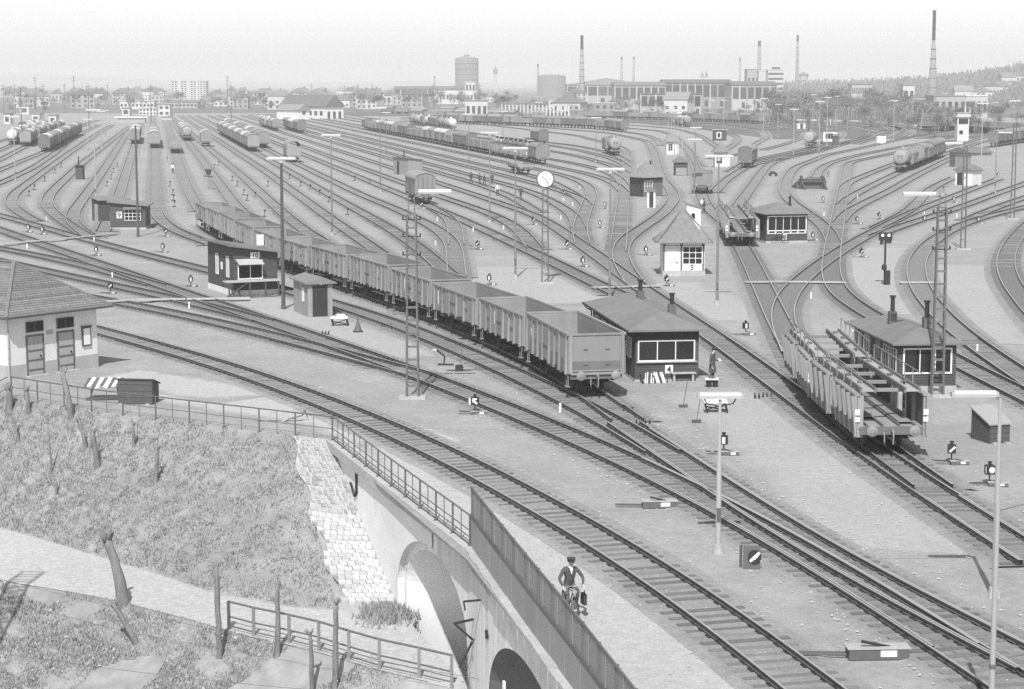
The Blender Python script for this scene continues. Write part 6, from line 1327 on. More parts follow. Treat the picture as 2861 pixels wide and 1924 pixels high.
# white marker stakes between converging tracks
MK = Tpl('marker_stake', 'marker stake'); MK.add('stake', MB().box((0, 0, .25), (.10, .06, .5)), M_white); MK.add('foot', MB().box((0, 0, .03), (.2, .16, .08)), M_conc)
for i, (x, y, w) in enumerate([(130, 617, 'left of hut 9'), (76, 695, 'below the lanterns at the left edge'), (314, 778, 'below the long left crossing'), (529, 864, 'left of the plank shelter'), (263, 676, 'near the hut 9 crossing'), (1222, 618, 'inside the double curve'), (1217, 686, 'below the double curve'), (1322, 648, 'beside the double curve'), (1620, 528, 'by the upper S curve'), (1600, 575, 'inside the S curve'), (1567, 613, 'left of the S curve'), (1574, 563, 'on the S curve island'), (1407, 642, 'near the clock lamp'), (1565, 1155, 'before the front open wagon'), (2266, 835, 'left of the transporter'), (2396, 555, 'by the right crossing'), (2582, 602, 'near the right lattice mast'), (2302, 604, 'left of the vertical right track'), (2673, 608, 'below the right lamp arm'), (975, 700, 'behind the fourth wagon'), (2730, 985, 'right of the dark hut')]):
    MK.put(P(x, y), 0, 'white marker stake ' + w, 'white marker stakes')
SK = Tpl('retarder_lever', 'hand lever'); SK.add('lever', MB().bar((0, 0, 0), (.1, 0, .75), .06), M_black); SK.add('weight', MB().lathe([(.04, .6), (.14, .66), (.14, .78), (.04, .84)], 8, c=(.1, 0, 0)), M_black); SK.add('foot', MB().box((0, 0, .05), (.5, .2, .1)), M_black)
for i, (x, y) in enumerate([(80, 548), (95, 530), (124, 506), (152, 484), (170, 467), (298, 520), (310, 500), (316, 482), (327, 466), (474, 520), (482, 545), (484, 560), (486, 578), (598, 470), (610, 462), (648, 505), (662, 520), (680, 545), (690, 560), (712, 552), (748, 520), (839, 520), (866, 530), (892, 545), (918, 565), (970, 600), (808, 500), (738, 605), (990, 505), (1032, 515)]):
    SK.put(P(x, y), R.uniform(-.6, .6), 'small dark hand lever in the ' + ('left loop tracks' if x < 200 else 'tracks right of hut 9' if x < 420 else 'tracks behind the train tail' if x < 640 else 'central fan tracks'), 'hand levers in the ' + ('left loops' if x < 200 else 'hut 9 tracks' if x < 420 else 'tail tracks' if x < 640 else 'central fan'))

# plank crossings over the tracks
def crossing(label, pts, w=.75):
    e = root('plank_crossing', (0, 0, 0), 0, label, 'crossing', 'plank crossings'); q = [P(x, y) for x, y in pts]
    for a, b in zip(q, q[1:]):
        n = max(1, int((b - a).length / 2.6)); d = (b - a).normalized(); nn = Vector((-d.y, d.x, 0))
        for i in range(n):
            p0, p1 = a.lerp(b, (i + .01) / n), a.lerp(b, (i + .99) / n)
            for k in (-1, 0, 1): part('plank', MB().bar(p0 + nn * k * w / 3 + Vector((0, 0, .215 + .004 * k)), p1 + nn * k * w / 3 + Vector((0, 0, .215 + .004 * k)), w / 3 - .03, .07), M_plank, e)
crossing('worn plank crossing beside hut 9', [(0, 688), (110, 678), (225, 668), (280, 662), (330, 655)])
crossing('worn plank crossing from the plaster building to hut 10', [(285, 851), (380, 845), (520, 843), (700, 840)])
crossing('worn plank crossing right of the station clock', [(1655, 811), (1730, 808), (1850, 805)])
crossing('worn plank crossing across the right-hand tracks', [(2080, 795), (2200, 794), (2365, 796)])
crossing('short plank crossing on the right curve', [(2512, 796), (2610, 796)])

# ------------------------------------------------------------------ small things on the ground
def shoes(label, px, n, rz=0.0):
    e = root('brake_shoe_rack', P(*px), rz, label, 'brake shoes', 'brake shoe rows')
    for i in range(n): part('brake_shoe', MB().extr([(-.3, 0), (.25, 0), (.2, .12), (.05, .1), (-.3, .02)], i * .2 - .05, i * .2 + .05, 'y').box((.2, i * .2, .16), (.08, .06, .14)), M_black if n < 8 else M_white, e)
shoes('row of iron brake shoes beside the front wagon', (1765, 1152), 3, rad(80)); shoes('row of iron brake shoes beside the rails before hut 4', (1815, 1188), 4, rad(85)); shoes('row of iron brake shoes left of the transporter', (2155, 1112), 5, rad(85)); shoes('row of iron brake shoes by the middle track', (1090, 915), 4, rad(80)); shoes('row of iron brake shoes near the left turnout', (916, 936), 3, rad(80))
e = root('flag_rack', HUT4.location + Vector((.35, -.55, 0)), rad(8), 'cluster of white brake shoes leaning on the wall of hut 4', 'brake shoes')
for i in range(13): part('white_shoe', MB().bar((i * .105, -.15 + R.uniform(-.05, .05), 0), (i * .105 + R.uniform(-.12, .12), .28, .45 + R.uniform(-.08, .08)), .05, .1), M_white if i % 3 else M_black, e)
def trolley(label, px, white=True):
    e = root('hand_cart', P(*px), 0, label, 'cart')
    part('tray', MB().b2(-.55, .55, -.35, .35, .5, .58), M_white if white else M_iron, e)
    for x in (-.5, .45):
        for y in (-.3, .3): part('leg', MB().bar((x, y, .5), (x + .12, y, .05), .06), M_black, e)
    part('cross_bar', MB().bar((-.5, 0, .3), (.5, 0, .12), .06).bar((-.4, .2, .1), (.5, -.2, .45), .05), M_black, e); part('sack', MB().box((.1, 0, .66), (.5, .4, .14), .3), M_cream, e)
trolley('white-topped bench trolley beside the plank shelter', (948, 910)); trolley('small trolley with white tray behind the forked lamp post', (1998, 1152)); trolley('handcart with crates beside the plank shelter with thin chimney', (1152, 488))
e = root('bucket_stand', P(1988, 1080), 0, 'low stand with dark buckets beside the reading man', 'stand'); part('top', MB().b2(-.35, .35, -.25, .25, .38, .44), M_cream, e); part('bucket', MB().lathe([(.1, 0), (.17, .32)], 10, c=(-.15, -.1, 0)), M_black, e); part('bucket', MB().lathe([(.1, 0), (.17, .32)], 10, c=(.18, -.05, 0)), M_black, e); part('lid', MB().box((0, .05, .5), (.3, .3, .1)), M_iron, e)
def broom(label, px, a):
    e = root('broom', P(*px), 0, label, 'broom', None); part('handle', MB().tube((0, 0, .05), (.32 * math.cos(a), .3 * math.sin(a), 1.25), .02, .02, 6), M_woodpole, e); part('brush_head', MB().box((0, 0, .07), (.42, .14, .14)), M_hutwood, e)
broom('broom standing left of the two before hut 4', (1909, 1138), .9); broom('broom standing nearest of the two before hut 4', (1946, 1181), .9); broom('broom leaning beside the middle track', (1283, 1035), 1.1)
e = root('shovel_stand', P(1283, 1036), 0, 'dark box with bars beside the middle track', 'box'); part('box', MB().box((0, 0, .16), (.42, .35, .32)), M_black, e); part('bar', MB().bar((-.7, -.05, .04), (1.4, .1, .06), .05), M_black, e)
e = root('cone_marker', P(1000, 927), 0, 'dark cone-shaped marker near the plank shelter', 'marker'); part('cone', MB().lathe([(.3, 0), (.22, .2), (.05, .7), (.03, 1.05)], 10), M_iron, e); part('ring', MB().lathe([(.32, .0), (.34, .06), (.3, .08)], 10), M_black, e)
e = root('lever_hook', P(1240, 1020), 0, 'bent dark lever sticking up beside the lattice mast', 'lever'); part('arm', MB().bar((0, 0, 0), (.05, 0, .5), .08).bar((.05, 0, .5), (-.4, 0, .85), .14, .08), M_black, e); part('grip', MB().bar((-.4, 0, .85), (-.6, 0, .88), .07), M_white, e); part('foot', MB().box((.1, 0, .04), (.9, .2, .08)), M_black, e)
e = root('striped_tarp', P(300, 1112), 0, 'striped awning sheet beside the tool chest on the bank', 'awning')
for i in range(9): part('stripe', MB().add([(-.95 + i * .2, .2, 1.0), (-.76 + i * .2, .2, 1.0), (-.9 + i * .2, -.5, .62 + .06 * math.sin(i * 2)), (-1.1 + i * .2, -.5, .62 + .06 * math.sin(i * 2 - 1))], [(0, 1, 2, 3)]), M_white if i % 2 else M_iron, e)
part('prop', MB().bar((-.8, -.2, 0), (-.6, -.1, .85), .06).bar((.6, -.2, 0), (.5, -.1, .85), .06), M_woodpole, e); part('timber', MB().bar((-.9, -.7, .08), (.9, -.5, .1), .12), M_hutwood, e)
e = root('trackside_box', P(2100, 1585), rad(-8), 'grey trackside box with a black and white cross sign', 'box'); part('case', MB().box((0, 0, .33), (.55, .5, .66)), M_iron, e); part('sign_disc', MB().tube((.1, -.27, .42), (.1, -.30, .42), .22, .22, 18), M_black, e)
part('white_stripe', MB().box((.1, -.312, .42), (.42, .012, .09), ry=rad(-45)), M_white, e); part('white_stripe', MB().box((.12, -.318, .42), (.16, .012, .10), ry=rad(-45)), M_white, e); part('post', MB().box((-.35, .0, .35), (.09, .09, .75)), M_hutwood, e)
e = root('plank_scraps', P(790, 1178), rad(5), 'loose planks on the grass below the railing', 'planks')
part('plank', MB().bar((-1.2, .3, .06), (.9, .1, .1), .14, .05), M_plank, e); part('plank', MB().bar((.2, .1, .12), (-.6, -1.0, -.2), .1, .05), M_plank, e); part('bent_bar', MB().path([(.2, .1, .1), (.9, .2, .25), (1.0, .2, .5), (1.15, .2, .15)], .03, 6), M_iron, e)
e = root('buffer_stop', P(2268, 528), rad(4), 'dark timber buffer stop closing a right-hand track', 'buffer stop')
part('beam', MB().b2(-2.0, 2.0, -.2, .2, 1.0, 1.55), M_hutwood, e)
for x in (-1.6, 1.6): part('post', MB().b2(x - .18, x + .18, -.2, .2, 0, 2.0), M_hutwood, e); part('strut', MB().bar((x, 0, 1.3), (x + .3, -1.6, 0), .22), M_hutwood, e)
part('earth_bank', MB().add([(-2.2, .2, 1.2), (2.2, .2, 1.2), (2.2, 4.5, 0), (-2.2, 4.5, 0), (-2.2, .2, 0), (2.2, .2, 0)], [(0, 1, 2, 3), (0, 4, 5, 1), (0, 3, 4), (1, 5, 2)]), M_fielddark, e)
e = root('white_gauge_frame', Vector(face_pt(31.0, -.7, -2.3)), rad(-72), 'white angled frame hanging in the dark second arch', 'frame'); part('upright', MB().box((-.6, 0, -.45), (.13, .06, 1.3)), M_white, e); part('cross_piece', MB().bar((-.65, 0, .15), (.55, 0, -.1), .06, .3), M_white, e); part('hanger', MB().box((0, 0, .35), (.13, .06, .9)), M_white, e); part('insulator', MB().lathe([(.1, -.75), (.28, -.65), (.28, -.5), (.1, -.4)], 10), M_black, e)

# ------------------------------------------------------------------ people
def grow(name, joints, bones, mats, parent=None):
    """one continuous body: joints {name: (xyz, radius)}, bones [(a, b, material)] grown with a skin surface"""
    keys = list(joints); idx = {k: i for i, k in enumerate(keys)}
    me = bpy.data.meshes.new(name); me.from_pydata([joints[k][0] for k in keys], [(idx[a], idx[b]) for a, b, _ in bones], [])
    o = bpy.data.objects.new(name, me); COL.objects.link(o)
    sm = o.modifiers.new('skin', 'SKIN'); sm.use_smooth_shade = True
    for i, k in enumerate(keys):
        r = joints[k][1]; sv = me.skin_vertices[0].data[i]; sv.radius = (r, r) if not isinstance(r, tuple) else r; sv.use_root = (i == 0)
    sb = o.modifiers.new('sub', 'SUBSURF'); sb.levels = 1; sb.render_levels = 1
    dg = bpy.context.evaluated_depsgraph_get(); nm = bpy.data.meshes.new_from_object(o.evaluated_get(dg))
    COL.objects.unlink(o); bpy.data.objects.remove(o)
    nm.materials.clear()
    for m in mats: nm.materials.append(m)
    seg = [(Vector(joints[a][0]), Vector(joints[b][0]), k) for a, b, k in bones]
    for p in nm.polygons:
        c = p.center; best = (9, 0)
        for a, b, k in seg:
            d = b - a; t = max(0, min(1, (c - a).dot(d) / max(1e-9, d.length_squared))); best = min(best, ((a + d * t - c).length, k))
        p.material_index = best[1]; p.use_smooth = True
    return nm
def hand(j, b, tagm, wrist, at, fwd, down, side, s):
    """palm, four fingers and a thumb; fwd = finger direction, down = curl direction"""
    at, fwd, down, side = Vector(at), Vector(fwd).normalized(), Vector(down).normalized(), Vector(side).normalized()
    j['palm' + s] = (at + fwd * .06, .026); b.append((wrist, 'palm' + s, tagm))
    for i, L in enumerate((.065, .078, .074, .058)):
        o = at + fwd * .10 + side * (.032 - i * .021)
        n = 'f%s%d' % (s, i); j[n + 'a'] = (o, .010); j[n + 'b'] = (o + fwd * L * .55 + down * L * .25, .009); j[n + 'c'] = (o + fwd * L * .65 + down * L * .8, .008)
        b += [('palm' + s, n + 'a', tagm), (n + 'a', n + 'b', tagm), (n + 'b', n + 'c', tagm)]
    j['t%sa' % s] = (at + fwd * .04 + side * .045, .011); j['t%sb' % s] = (at + fwd * .08 + side * .062 + down * .02, .009); b += [('palm' + s, 't%sa' % s, tagm), ('t%sa' % s, 't%sb' % s, tagm)]
def person(label, loc, rz, arms, legs, coat=M_coat, trousers=M_cloth, lean=0.0, hip_z=.92, hat=True, shirt=False, head_dip=0.0, group=None, sc=1.0):
    """arms: {side: (elbow, wrist, hand fwd, hand down)}, legs: {side: (knee, ankle, toe)} in body space; y = facing direction is -y"""
    e = root('person', loc, rz, label, 'person', group); e.scale = (sc, sc, sc)
    hp = Vector((0, 0, hip_z)); ch = hp + Vector((0, -math.sin(lean) * .42, math.cos(lean) * .42)); nk = hp + Vector((0, -math.sin(lean) * .60, math.cos(lean) * .58)); hd = nk + Vector((0, -.045 - head_dip, .15))
    J = {'hip': (hp, .145), 'waist': (hp.lerp(ch, .45), .135), 'chest': (ch, (.165, .13)), 'neck': (nk, .058), 'jaw': (nk + Vector((0, -.035 - head_dip * .6, .075)), .068), 'head': (hd, .098), 'crown': (hd + Vector((0, .01, .075)), .075)}
    B = [('hip', 'waist', 0), ('waist', 'chest', 0), ('chest', 'neck', 0), ('neck', 'jaw', 2), ('jaw', 'head', 2), ('head', 'crown', 2)]
    J['nose'] = (hd + Vector((0, -.108, -.02)), .014); B.append(('head', 'nose', 2))
    for s, sg in (('l', 1), ('r', -1)):
        J['ear' + s] = (hd + Vector((sg * .095, .01, -.01)), .018); B.append(('head', 'ear' + s, 2))
        sh = ch + Vector((sg * .19, -.01, .08)); el, wr, fw, dn = arms[s]
        J['sh' + s] = (sh, .072); J['el' + s] = (Vector(el), .05); J['wr' + s] = (Vector(wr), .034)
        B += [('chest', 'sh' + s, 0), ('sh' + s, 'el' + s, 0), ('el' + s, 'wr' + s, 0)]
        hand(J, B, 2, 'wr' + s, wr, fw, dn, (-sg, 0, 0), s)
        kn, an, to = legs[s]; ht = hp + Vector((sg * .10, 0, -.04))
        J['th' + s] = (ht, .105); J['kn' + s] = (Vector(kn), .068); J['an' + s] = (Vector(an), .048); J['to' + s] = (Vector(to), .038)
        B += [('hip', 'th' + s, 1), ('th' + s, 'kn' + s, 1), ('kn' + s, 'an' + s, 1), ('an' + s, 'to' + s, 3)]
    link('body', grow('body', J, B, [coat, trousers, M_skin, M_black]), e)
    hr = MB().lathe([(.02, -.02), (.098, -.02), (.104, .02), (.09, .06), (.05, .085), (.01, .092)], 14, c=(0, .02, 0))
    part('hair', hr, M_black, e, True, loc=hd + Vector((0, .012, .03)))
    for sg in (-1, 1): part('eye', MB().lathe([(.003, -.012), (.014, 0), (.003, .012)], 8, 'y'), M_black, e, loc=hd + Vector((sg * .037, -.094, .005)))
    part('mouth', MB().box((0, 0, 0), (.045, .01, .012)), M_cloth, e, loc=hd + Vector((0, -.083, -.065)))
    if hat:
        c = part('cap', MB().lathe([(.112, 0), (.116, .035), (.132, .06), (.125, .085), (.04, .098)], 16), M_cloth, e, True, loc=hd + Vector((0, .0, .045)))
        part('peak', MB().add([(-.09, -.09, .01), (.09, -.09, .01), (.055, -.18, -.015), (-.055, -.18, -.015), (-.09, -.09, .025), (.09, -.09, .025), (.055, -.18, 0), (-.055, -.18, 0)], [(0, 3, 2, 1), (4, 5, 6, 7), (0, 1, 5, 4), (1, 2, 6, 5), (2, 3, 7, 6), (3, 0, 4, 7)]), M_black, c)
    if shirt: part('shirt_front', MB().add([ch + Vector((-.05, -.135, .13)), ch + Vector((.05, -.135, .13)), ch + Vector((.0, -.172, -.06)), nk + Vector((-.055, -.055, .0)), nk + Vector((.055, -.055, .0))], [(0, 2, 1), (0, 1, 4, 3)]), M_shirt, e)
    return e
STAND = {'l': ((.11, -.02, .49), (.11, .02, .08), (.14, -.15, .045)), 'r': ((-.11, .0, .49), (-.12, .04, .08), (-.15, -.13, .045))}
WALK = {'l': ((.10, -.16, .50), (.10, -.24, .09), (.11, -.40, .05)), 'r': ((-.10, .04, .48), (-.10, .28, .14), (-.11, .14, .06))}
def down_arms(sw=0.0): return {'l': ((.29, .03 + sw * .1, 1.10), (.30, -.06 + sw * .25, .86), (0, -.1, -1), (0, -1, -.2)), 'r': ((-.29, .03 - sw * .1, 1.10), (-.30, -.06 - sw * .25, .86), (0, -.1, -1), (0, -1, -.2))}
READ = {'l': ((.27, -.02, 1.10), (.12, -.28, 1.14), (-.3, -1, .2), (0, 0, -1)), 'r': ((-.27, .03, 1.10), (-.26, -.08, .86), (0, -.1, -1), (0, -1, -.2))}
q = P(1990, 1066)
e = person('man in a long grey coat reading a paper beside hut 4', q, rad(62), READ, STAND, coat=M_coat, hat=True, head_dip=.03)
part('paper', MB().box((0, 0, 0), (.22, .02, .16), rx=rad(-55)), M_white, e, loc=(.02, -.40, 1.17))
part('coat_skirt', MB().lathe([(.15, .95), (.17, .8), (.21, .52), (.2, .5)], 14), M_coat, e)
for lab, px, rz, lg, ct, ht in (('man in dark clothes walking, left of the group of railwaymen', (1316, 512), .5, WALK, M_cloth, True), ('man in dark clothes, second from left in the group of railwaymen', (1340, 516), -.4, STAND, M_cloth, True), ('bending dark figure in the middle of the railwaymen', (1353, 520), .9, WALK, M_cloth, True), ('railwayman standing apart right of the group', (1375, 515), 2.8, STAND, M_cloth, True),
        ('man in white shirt walking between the tracks', (1390, 548), .2, WALK, M_shirt, False), ('dark-coated man walking left of the clock', (1455, 557), 3.0, WALK, M_cloth, True), ('man with a white sack over his shoulder beside the lean-to shed', (1966, 596), 1.9, WALK, M_cloth, True), ('worker in pale shirt standing in the left tracks', (483, 485), .3, STAND, M_shirt, True), ('dark figure sitting inside the plank shelter', (888, 879), .2, STAND, M_cloth, True)):
    p_ = person(lab, P(*px), rz, down_arms(.5 if lg is WALK else 0), lg, coat=ct, hat=ht, group='railwaymen')
    if 'sack' in lab: part('sack', MB().lathe([(.05, -.3), (.17, -.2), (.2, .05), (.1, .25), (.03, .3)], 10, c=(.1, .2, 1.35)), M_white, p_, True)
# the cyclist on the path (faces the camera)
qc = P(1590, 1722); RZC = rad(14)
ar = {'l': ((.36, -.20, 1.20), (.30, -.42, 1.02), (-.1, -1, -.35), (0, -.2, -1)), 'r': ((-.36, -.20, 1.20), (-.30, -.42, 1.02), (.1, -1, -.35), (0, -.2, -1))}
lg = {'l': ((.15, -.40, .86), (.16, -.20, .44), (.17, -.36, .40)), 'r': ((-.14, -.34, .56), (-.13, -.10, .15), (-.14, -.27, .12))}
cy = person('man in a dark work suit and cap riding a bicycle towards the viewer', qc, RZC, ar, lg, coat=M_coat, trousers=gm('work_trousers', .12, .25, 6, .9), lean=rad(13), hip_z=.96, shirt=True, head_dip=.02)
part('belt', MB().lathe([(.148, 1.06), (.152, 1.08), (.15, 1.10)], 14), M_black, cy)
part('scarf', MB().lathe([(.075, 1.50), (.085, 1.53), (.07, 1.56)], 12, c=(0, -.13, 0)), M_white, cy)
bi = root('bicycle', qc, RZC, 'dark roadster bicycle ridden by the man on the path', 'bicycle')
for y, nm in ((-.62, 'front_wheel'), (.42, 'rear_wheel')):
    w = part(nm, MB().lathe([(.315, y_) for y_ in (0,)] + [(.325, .012), (.315, .02), (.305, .012), (.315, 0.0)], 28, 'x'), M_chrome, bi, loc=(0, y, .345))
    mb = MB(); 
    for i in range(28):
        a, b_ = 2 * math.pi * i / 28, 2 * math.pi * (i + 1) / 28
        mb.tube((.006, .335 * math.cos(a), .335 * math.sin(a)), (.006, .335 * math.cos(b_), .335 * math.sin(b_)), .02, .02, 6, False)
    part('tyre', mb, M_tyre, w, True)
    part('spokes', MB().add([], []).tube((-.04, 0, 0), (.05, 0, 0), .02, .02, 6), M_chrome, w)
    for i in range(12):
        a = math.pi * i / 6; part('spoke', MB().tube((0, 0, 0), (.006, .315 * math.cos(a), .315 * math.sin(a)), .003, .003, 4, False), M_chrome, w)
    part('mudguard', MB().path([(.006, .38 * math.cos(a), .38 * math.sin(a)) for a in [rad(20 + 14 * i) for i in range(11)]], .022, 5), M_black, bi, loc=(0, y, .345))
part('frame', MB().tube((0, -.45, .92), (0, .02, .29), .018, .018, 8).tube((0, -.46, .86), (0, .16, .80), .016, .016, 8).tube((0, .02, .29), (0, .18, .92), .018, .018, 8).tube((0, .02, .29), (0.05, .42, .345), .012, .012, 6).tube((0, .16, .80), (.05, .42, .345), .012, .012, 6), M_black, bi)
part('fork', MB().tube((0, -.45, .98), (0, -.49, .72), .022, .022, 8).tube((.05, -.49, .72), (.05, -.62, .345), .013, .013, 6).tube((-.05, -.49, .72), (-.05, -.62, .345), .013, .013, 6), M_chrome, bi)
part('handlebar', MB().path([(.31, -.40, 1.0), (.27, -.52, 1.01), (.12, -.50, 1.04), (0, -.47, 1.03), (-.12, -.50, 1.04), (-.27, -.52, 1.01), (-.31, -.40, 1.0)], .014, 8), M_chrome, bi)
part('headlamp', MB().lathe([(.03, .06), (.06, .03), (.065, -.02)], 12, 'y', (0, -.56, .88)), M_chrome, bi)
part('saddle', MB().add([(-.1, .3, .95), (.1, .3, .95), (.03, .02, .95), (-.03, .02, .95), (-.09, .28, 1.0), (.09, .28, 1.0), (.02, .04, .98), (-.02, .04, .98)], [(0, 3, 2, 1), (4, 5, 6, 7), (0, 1, 5, 4), (1, 2, 6, 5), (2, 3, 7, 6), (3, 0, 4, 7)]), M_black, bi)
part('crank', MB().tube((-.1, .02, .29), (.1, .02, .29), .02, .02, 6).bar((.1, .02, .29), (.11, -.04, .41), .025).bar((-.1, .02, .29), (-.11, .08, .17), .025), M_chrome, bi)
part('pedal', MB().box((.16, -.04, .41), (.1, .08, .025)), M_black, bi); part('pedal', MB().box((-.16, .08, .17), (.1, .08, .025)), M_black, bi)
e = root('satchel', qc + Vector((0.42, -.1, .56)), RZC, 'dark leather briefcase hanging from the bicycle handlebar', 'bag'); part('bag', MB().box((0, 0, .0), (.1, .34, .32)), M_cloth, e); part('strap', MB().path([(0, -.1, .15), (0, -.08, .3), (-.1, -.12, .44)], .012, 5), M_black, e)
def parked_bike(label, px, rz):
    e = root('bicycle', P(*px), rz, label, 'bicycle', 'bicycles leaning on hut 8')
    for x, nm in ((-.52, 'front_wheel'), (.52, 'rear_wheel')):
        mb = MB()
        for i in range(20):
            a, b_ = 2 * math.pi * i / 20, 2 * math.pi * (i + 1) / 20; mb.tube((x + .33 * math.cos(a), 0, .34 + .33 * math.sin(a)), (x + .33 * math.cos(b_), 0, .34 + .33 * math.sin(b_)), .022, .022, 5, False)
        part(nm, mb, M_tyre, e)
    part('frame', MB().bar((-.52, 0, .34), (-.38, 0, .95), .03).bar((-.38, 0, .85), (.05, 0, .3), .03).bar((-.38, 0, .88), (.22, 0, .82), .03).bar((.05, 0, .3), (.25, 0, .95), .03).bar((.05, 0, .3), (.52, 0, .34), .025).bar((.22, 0, .82), (.52, 0, .34), .025), M_black, e)
    part('handlebar', MB().bar((-.38, -.28, .98), (-.38, .28, .98), .025), M_chrome, e); part('saddle', MB().box((.25, 0, .98), (.25, .14, .06)), M_black, e)
parked_bike('left bicycle leaning below the window of hut 8', (2180, 679), .1); parked_bike('right bicycle leaning below the window of hut 8', (2213, 676), .1)
part_m = None
e = root('motor_scooter', P(2160, 492), 2.4, 'small motorcycle parked below the lone dark covered wagon', 'motorcycle')
for x in (-.6, .6): part('wheel', MB().lathe([(.2, -.04), (.3, -.05), (.3, .05), (.2, .04)], 14, 'y', (x, 0, .3)), M_tyre, e)
part('body', MB().bar((-.6, 0, .35), (-.35, 0, .85), .06).box((.05, 0, .55), (.7, .2, .3)).bar((-.35, 0, .75), (.6, 0, .4), .08), M_black, e); part('seat', MB().box((.3, 0, .78), (.6, .25, .1)), M_black, e); part('headlamp', MB().lathe([(.05, .0), (.1, -.1)], 10, 'x', (-.4, 0, .88)), M_chrome, e)

# ------------------------------------------------------------------ stumps, posts and wires on the banks
def ground_z(x, y):
    """height of the banks under a plan point (the lofts of the bank, road and lower bank)"""
    best = None
    for pa, za, pb, zb, bul in ((EDGE, -.004, RFAR, Z_ROAD - .02, -.25), (RFAR, Z_ROAD, RNEAR, Z_ROAD, 0), (RNEAR, Z_ROAD - .02, LOW, -9.2, 0)):
        for i in range(0, 161):
            a, b = lerp_poly(pa, i / 160), lerp_poly(pb, i / 160); d = b - a; q = Vector((x, y, 0)) - a
            t = q.dot(d) / d.length_squared
            if -.02 <= t <= 1.02:
                ds = (q - d * t).length
                if best is None or ds < best[0]:
                    t = max(0, min(1, t)); best = (ds, za + (zb - za) * (t ** .9 if pa is RNEAR else t) + bul * math.sin(math.pi * t))
    return best[1] if best else Z_ROAD
def on_bank(px, py):
    z = .3
    while z > -9.5:                                    # walk down the line of sight until it meets the bank
        q = P(px, py, z)
        if z <= ground_z(q.x, q.y): break
        z -= .12
    return P(px, py, z)
def stump(label, px, top, r, knob=True, bend=0.0, seed=0, twigs=0, group='pollarded stumps on the banks'):
    q = on_bank(*px); rr = random.Random(seed)
    s_ = FPX / (q.y * CP - (q.z - CAM_H) * SP); h = (px[1] - top[1]) / (s_ * .985); lx = (top[0] - px[0]) / s_
    e = root('pollarded_stump', q, 0, label, 'stump', group)
    mb = MB(); n = 9; pts = []
    for i in range(n + 1):
        t = i / n; pts.append(Vector((lx * t + bend * math.sin(t * math.pi) + rr.uniform(-.02, .02), rr.uniform(-.03, .03), -.3 + (h + .3) * t)))
    rad_ = [r * (1.2 - .4 * i / n) * rr.uniform(.94, 1.07) for i in range(n + 1)]; vs_, fs_ = [], []
    for i in range(n + 1):
        for k in range(10):
            a = 2 * math.pi * k / 10; w_ = rad_[i] * (1 + .12 * math.sin(3 * a + seed + i * .5)); vs_.append(pts[i] + Vector((math.cos(a) * w_, math.sin(a) * w_, 0)))
    for i in range(n):
        for k in range(10): fs_.append((i * 10 + k, i * 10 + (k + 1) % 10, (i + 1) * 10 + (k + 1) % 10, (i + 1) * 10 + k))
    mb.add(vs_, fs_ + [tuple(range(n * 10, n * 10 + 10))])
    part('trunk', mb, M_bark, e, True)
    if knob:
        mb = MB(); tp = pts[-1]
        for i in range(5):
            a = rr.uniform(0, 6.28); u = Vector((math.cos(a) * .8, math.sin(a) * .5, rr.uniform(.3, 1.1))).normalized()
            L_ = r * rr.uniform(1.2, 2.8); mb.tube(tp - Vector((0, 0, r)), tp + u * L_, r * .6, r * .35, 7)
        part('knuckles', mb, M_bark, e, True)
    for i in range(twigs):
        a = rr.uniform(-.5, .5); mb = MB().tube(pts[-1], pts[-1] + Vector((a * .8, rr.uniform(-.3, .3), rr.uniform(.8, 1.9))), .012, .004, 4, False)
        part('twig', mb, M_bark, e)
    return e
STUMPS = [((25, 1156), (27, 1085), .17, 'thick stump at the left edge by the railing'), ((82, 1178), (77, 1088), .10, 'forked stump left of the tall knuckled stump'), ((205, 1190), (180, 1040), .14, 'tall knuckled stump before the plaster building doors'), ((57, 1248), (36, 1155), .07, 'thin leaning stump at the left of the grass bank'), ((240, 1275), (222, 1172), .10, 'curved stump below the tall knuckled stump'),
 ((275, 1322), (262, 1205), .13, 'stout stump in the middle of the grass bank'), ((373, 1268), (374, 1186), .07, 'slim stump right of the stout bank stump'), ((432, 1348), (440, 1252), .09, 'slim stump at the right of the grass bank'), ((145, 1335), (138, 1195), .045, 'spindly sapling left on the grass bank'), ((150, 1390), (160, 1345), .06, 'low forked stump near the foot of the bank'),
 ((346, 1695), (306, 1505), .20, 'big pollarded willow stump beside the road'), ((392, 1795), (320, 1685), .12, 'leaning dead trunk below the willow stump')]
for i, (b_, t_, r_, lab) in enumerate(STUMPS): stump(lab, b_, t_, r_, knob=r_ > .065, bend=.12 if i in (4, 10) else .03, seed=i + 3, twigs=2 if i not in (0, 2, 10, 11) else 1)
for i, (b_, t_, r_, lab) in enumerate([((614, 1851), (609, 1578), .10, 'tall weathered post left of the road railing'), ((775, 1838), (777, 1630), .09, 'weathered post behind the road railing'), ((935, 1935), (940, 1680), .10, 'tall post with knot in front of the road railing'), ((872, 1940), (868, 1765), .08, 'shorter post at the bottom edge')]):
    stump(lab, b_, t_, r_, knob=True, bend=.02, seed=40 + i, group='weathered posts on the lower bank')
for i, (a, b_, lab) in enumerate([((-20, 1612), (1390, 1905), 'thin fence wire crossing the sunken road'), ((-20, 1822), (1400, 1960), 'lower thin fence wire over the stony bank')]):
    p0, p1 = P(a[0], a[1], -3.9), P(b_[0], b_[1], -3.9 if i == 0 else -5.0); pts = [p0.lerp(p1, k / 14) - Vector((0, 0, .25 * math.sin(math.pi * k / 14))) for k in range(15)]
    tag(link('fence_wire', MB().path(pts, .009, 5).mesh('fence_wire', M_iron)), lab, 'wire', 'fence wires')
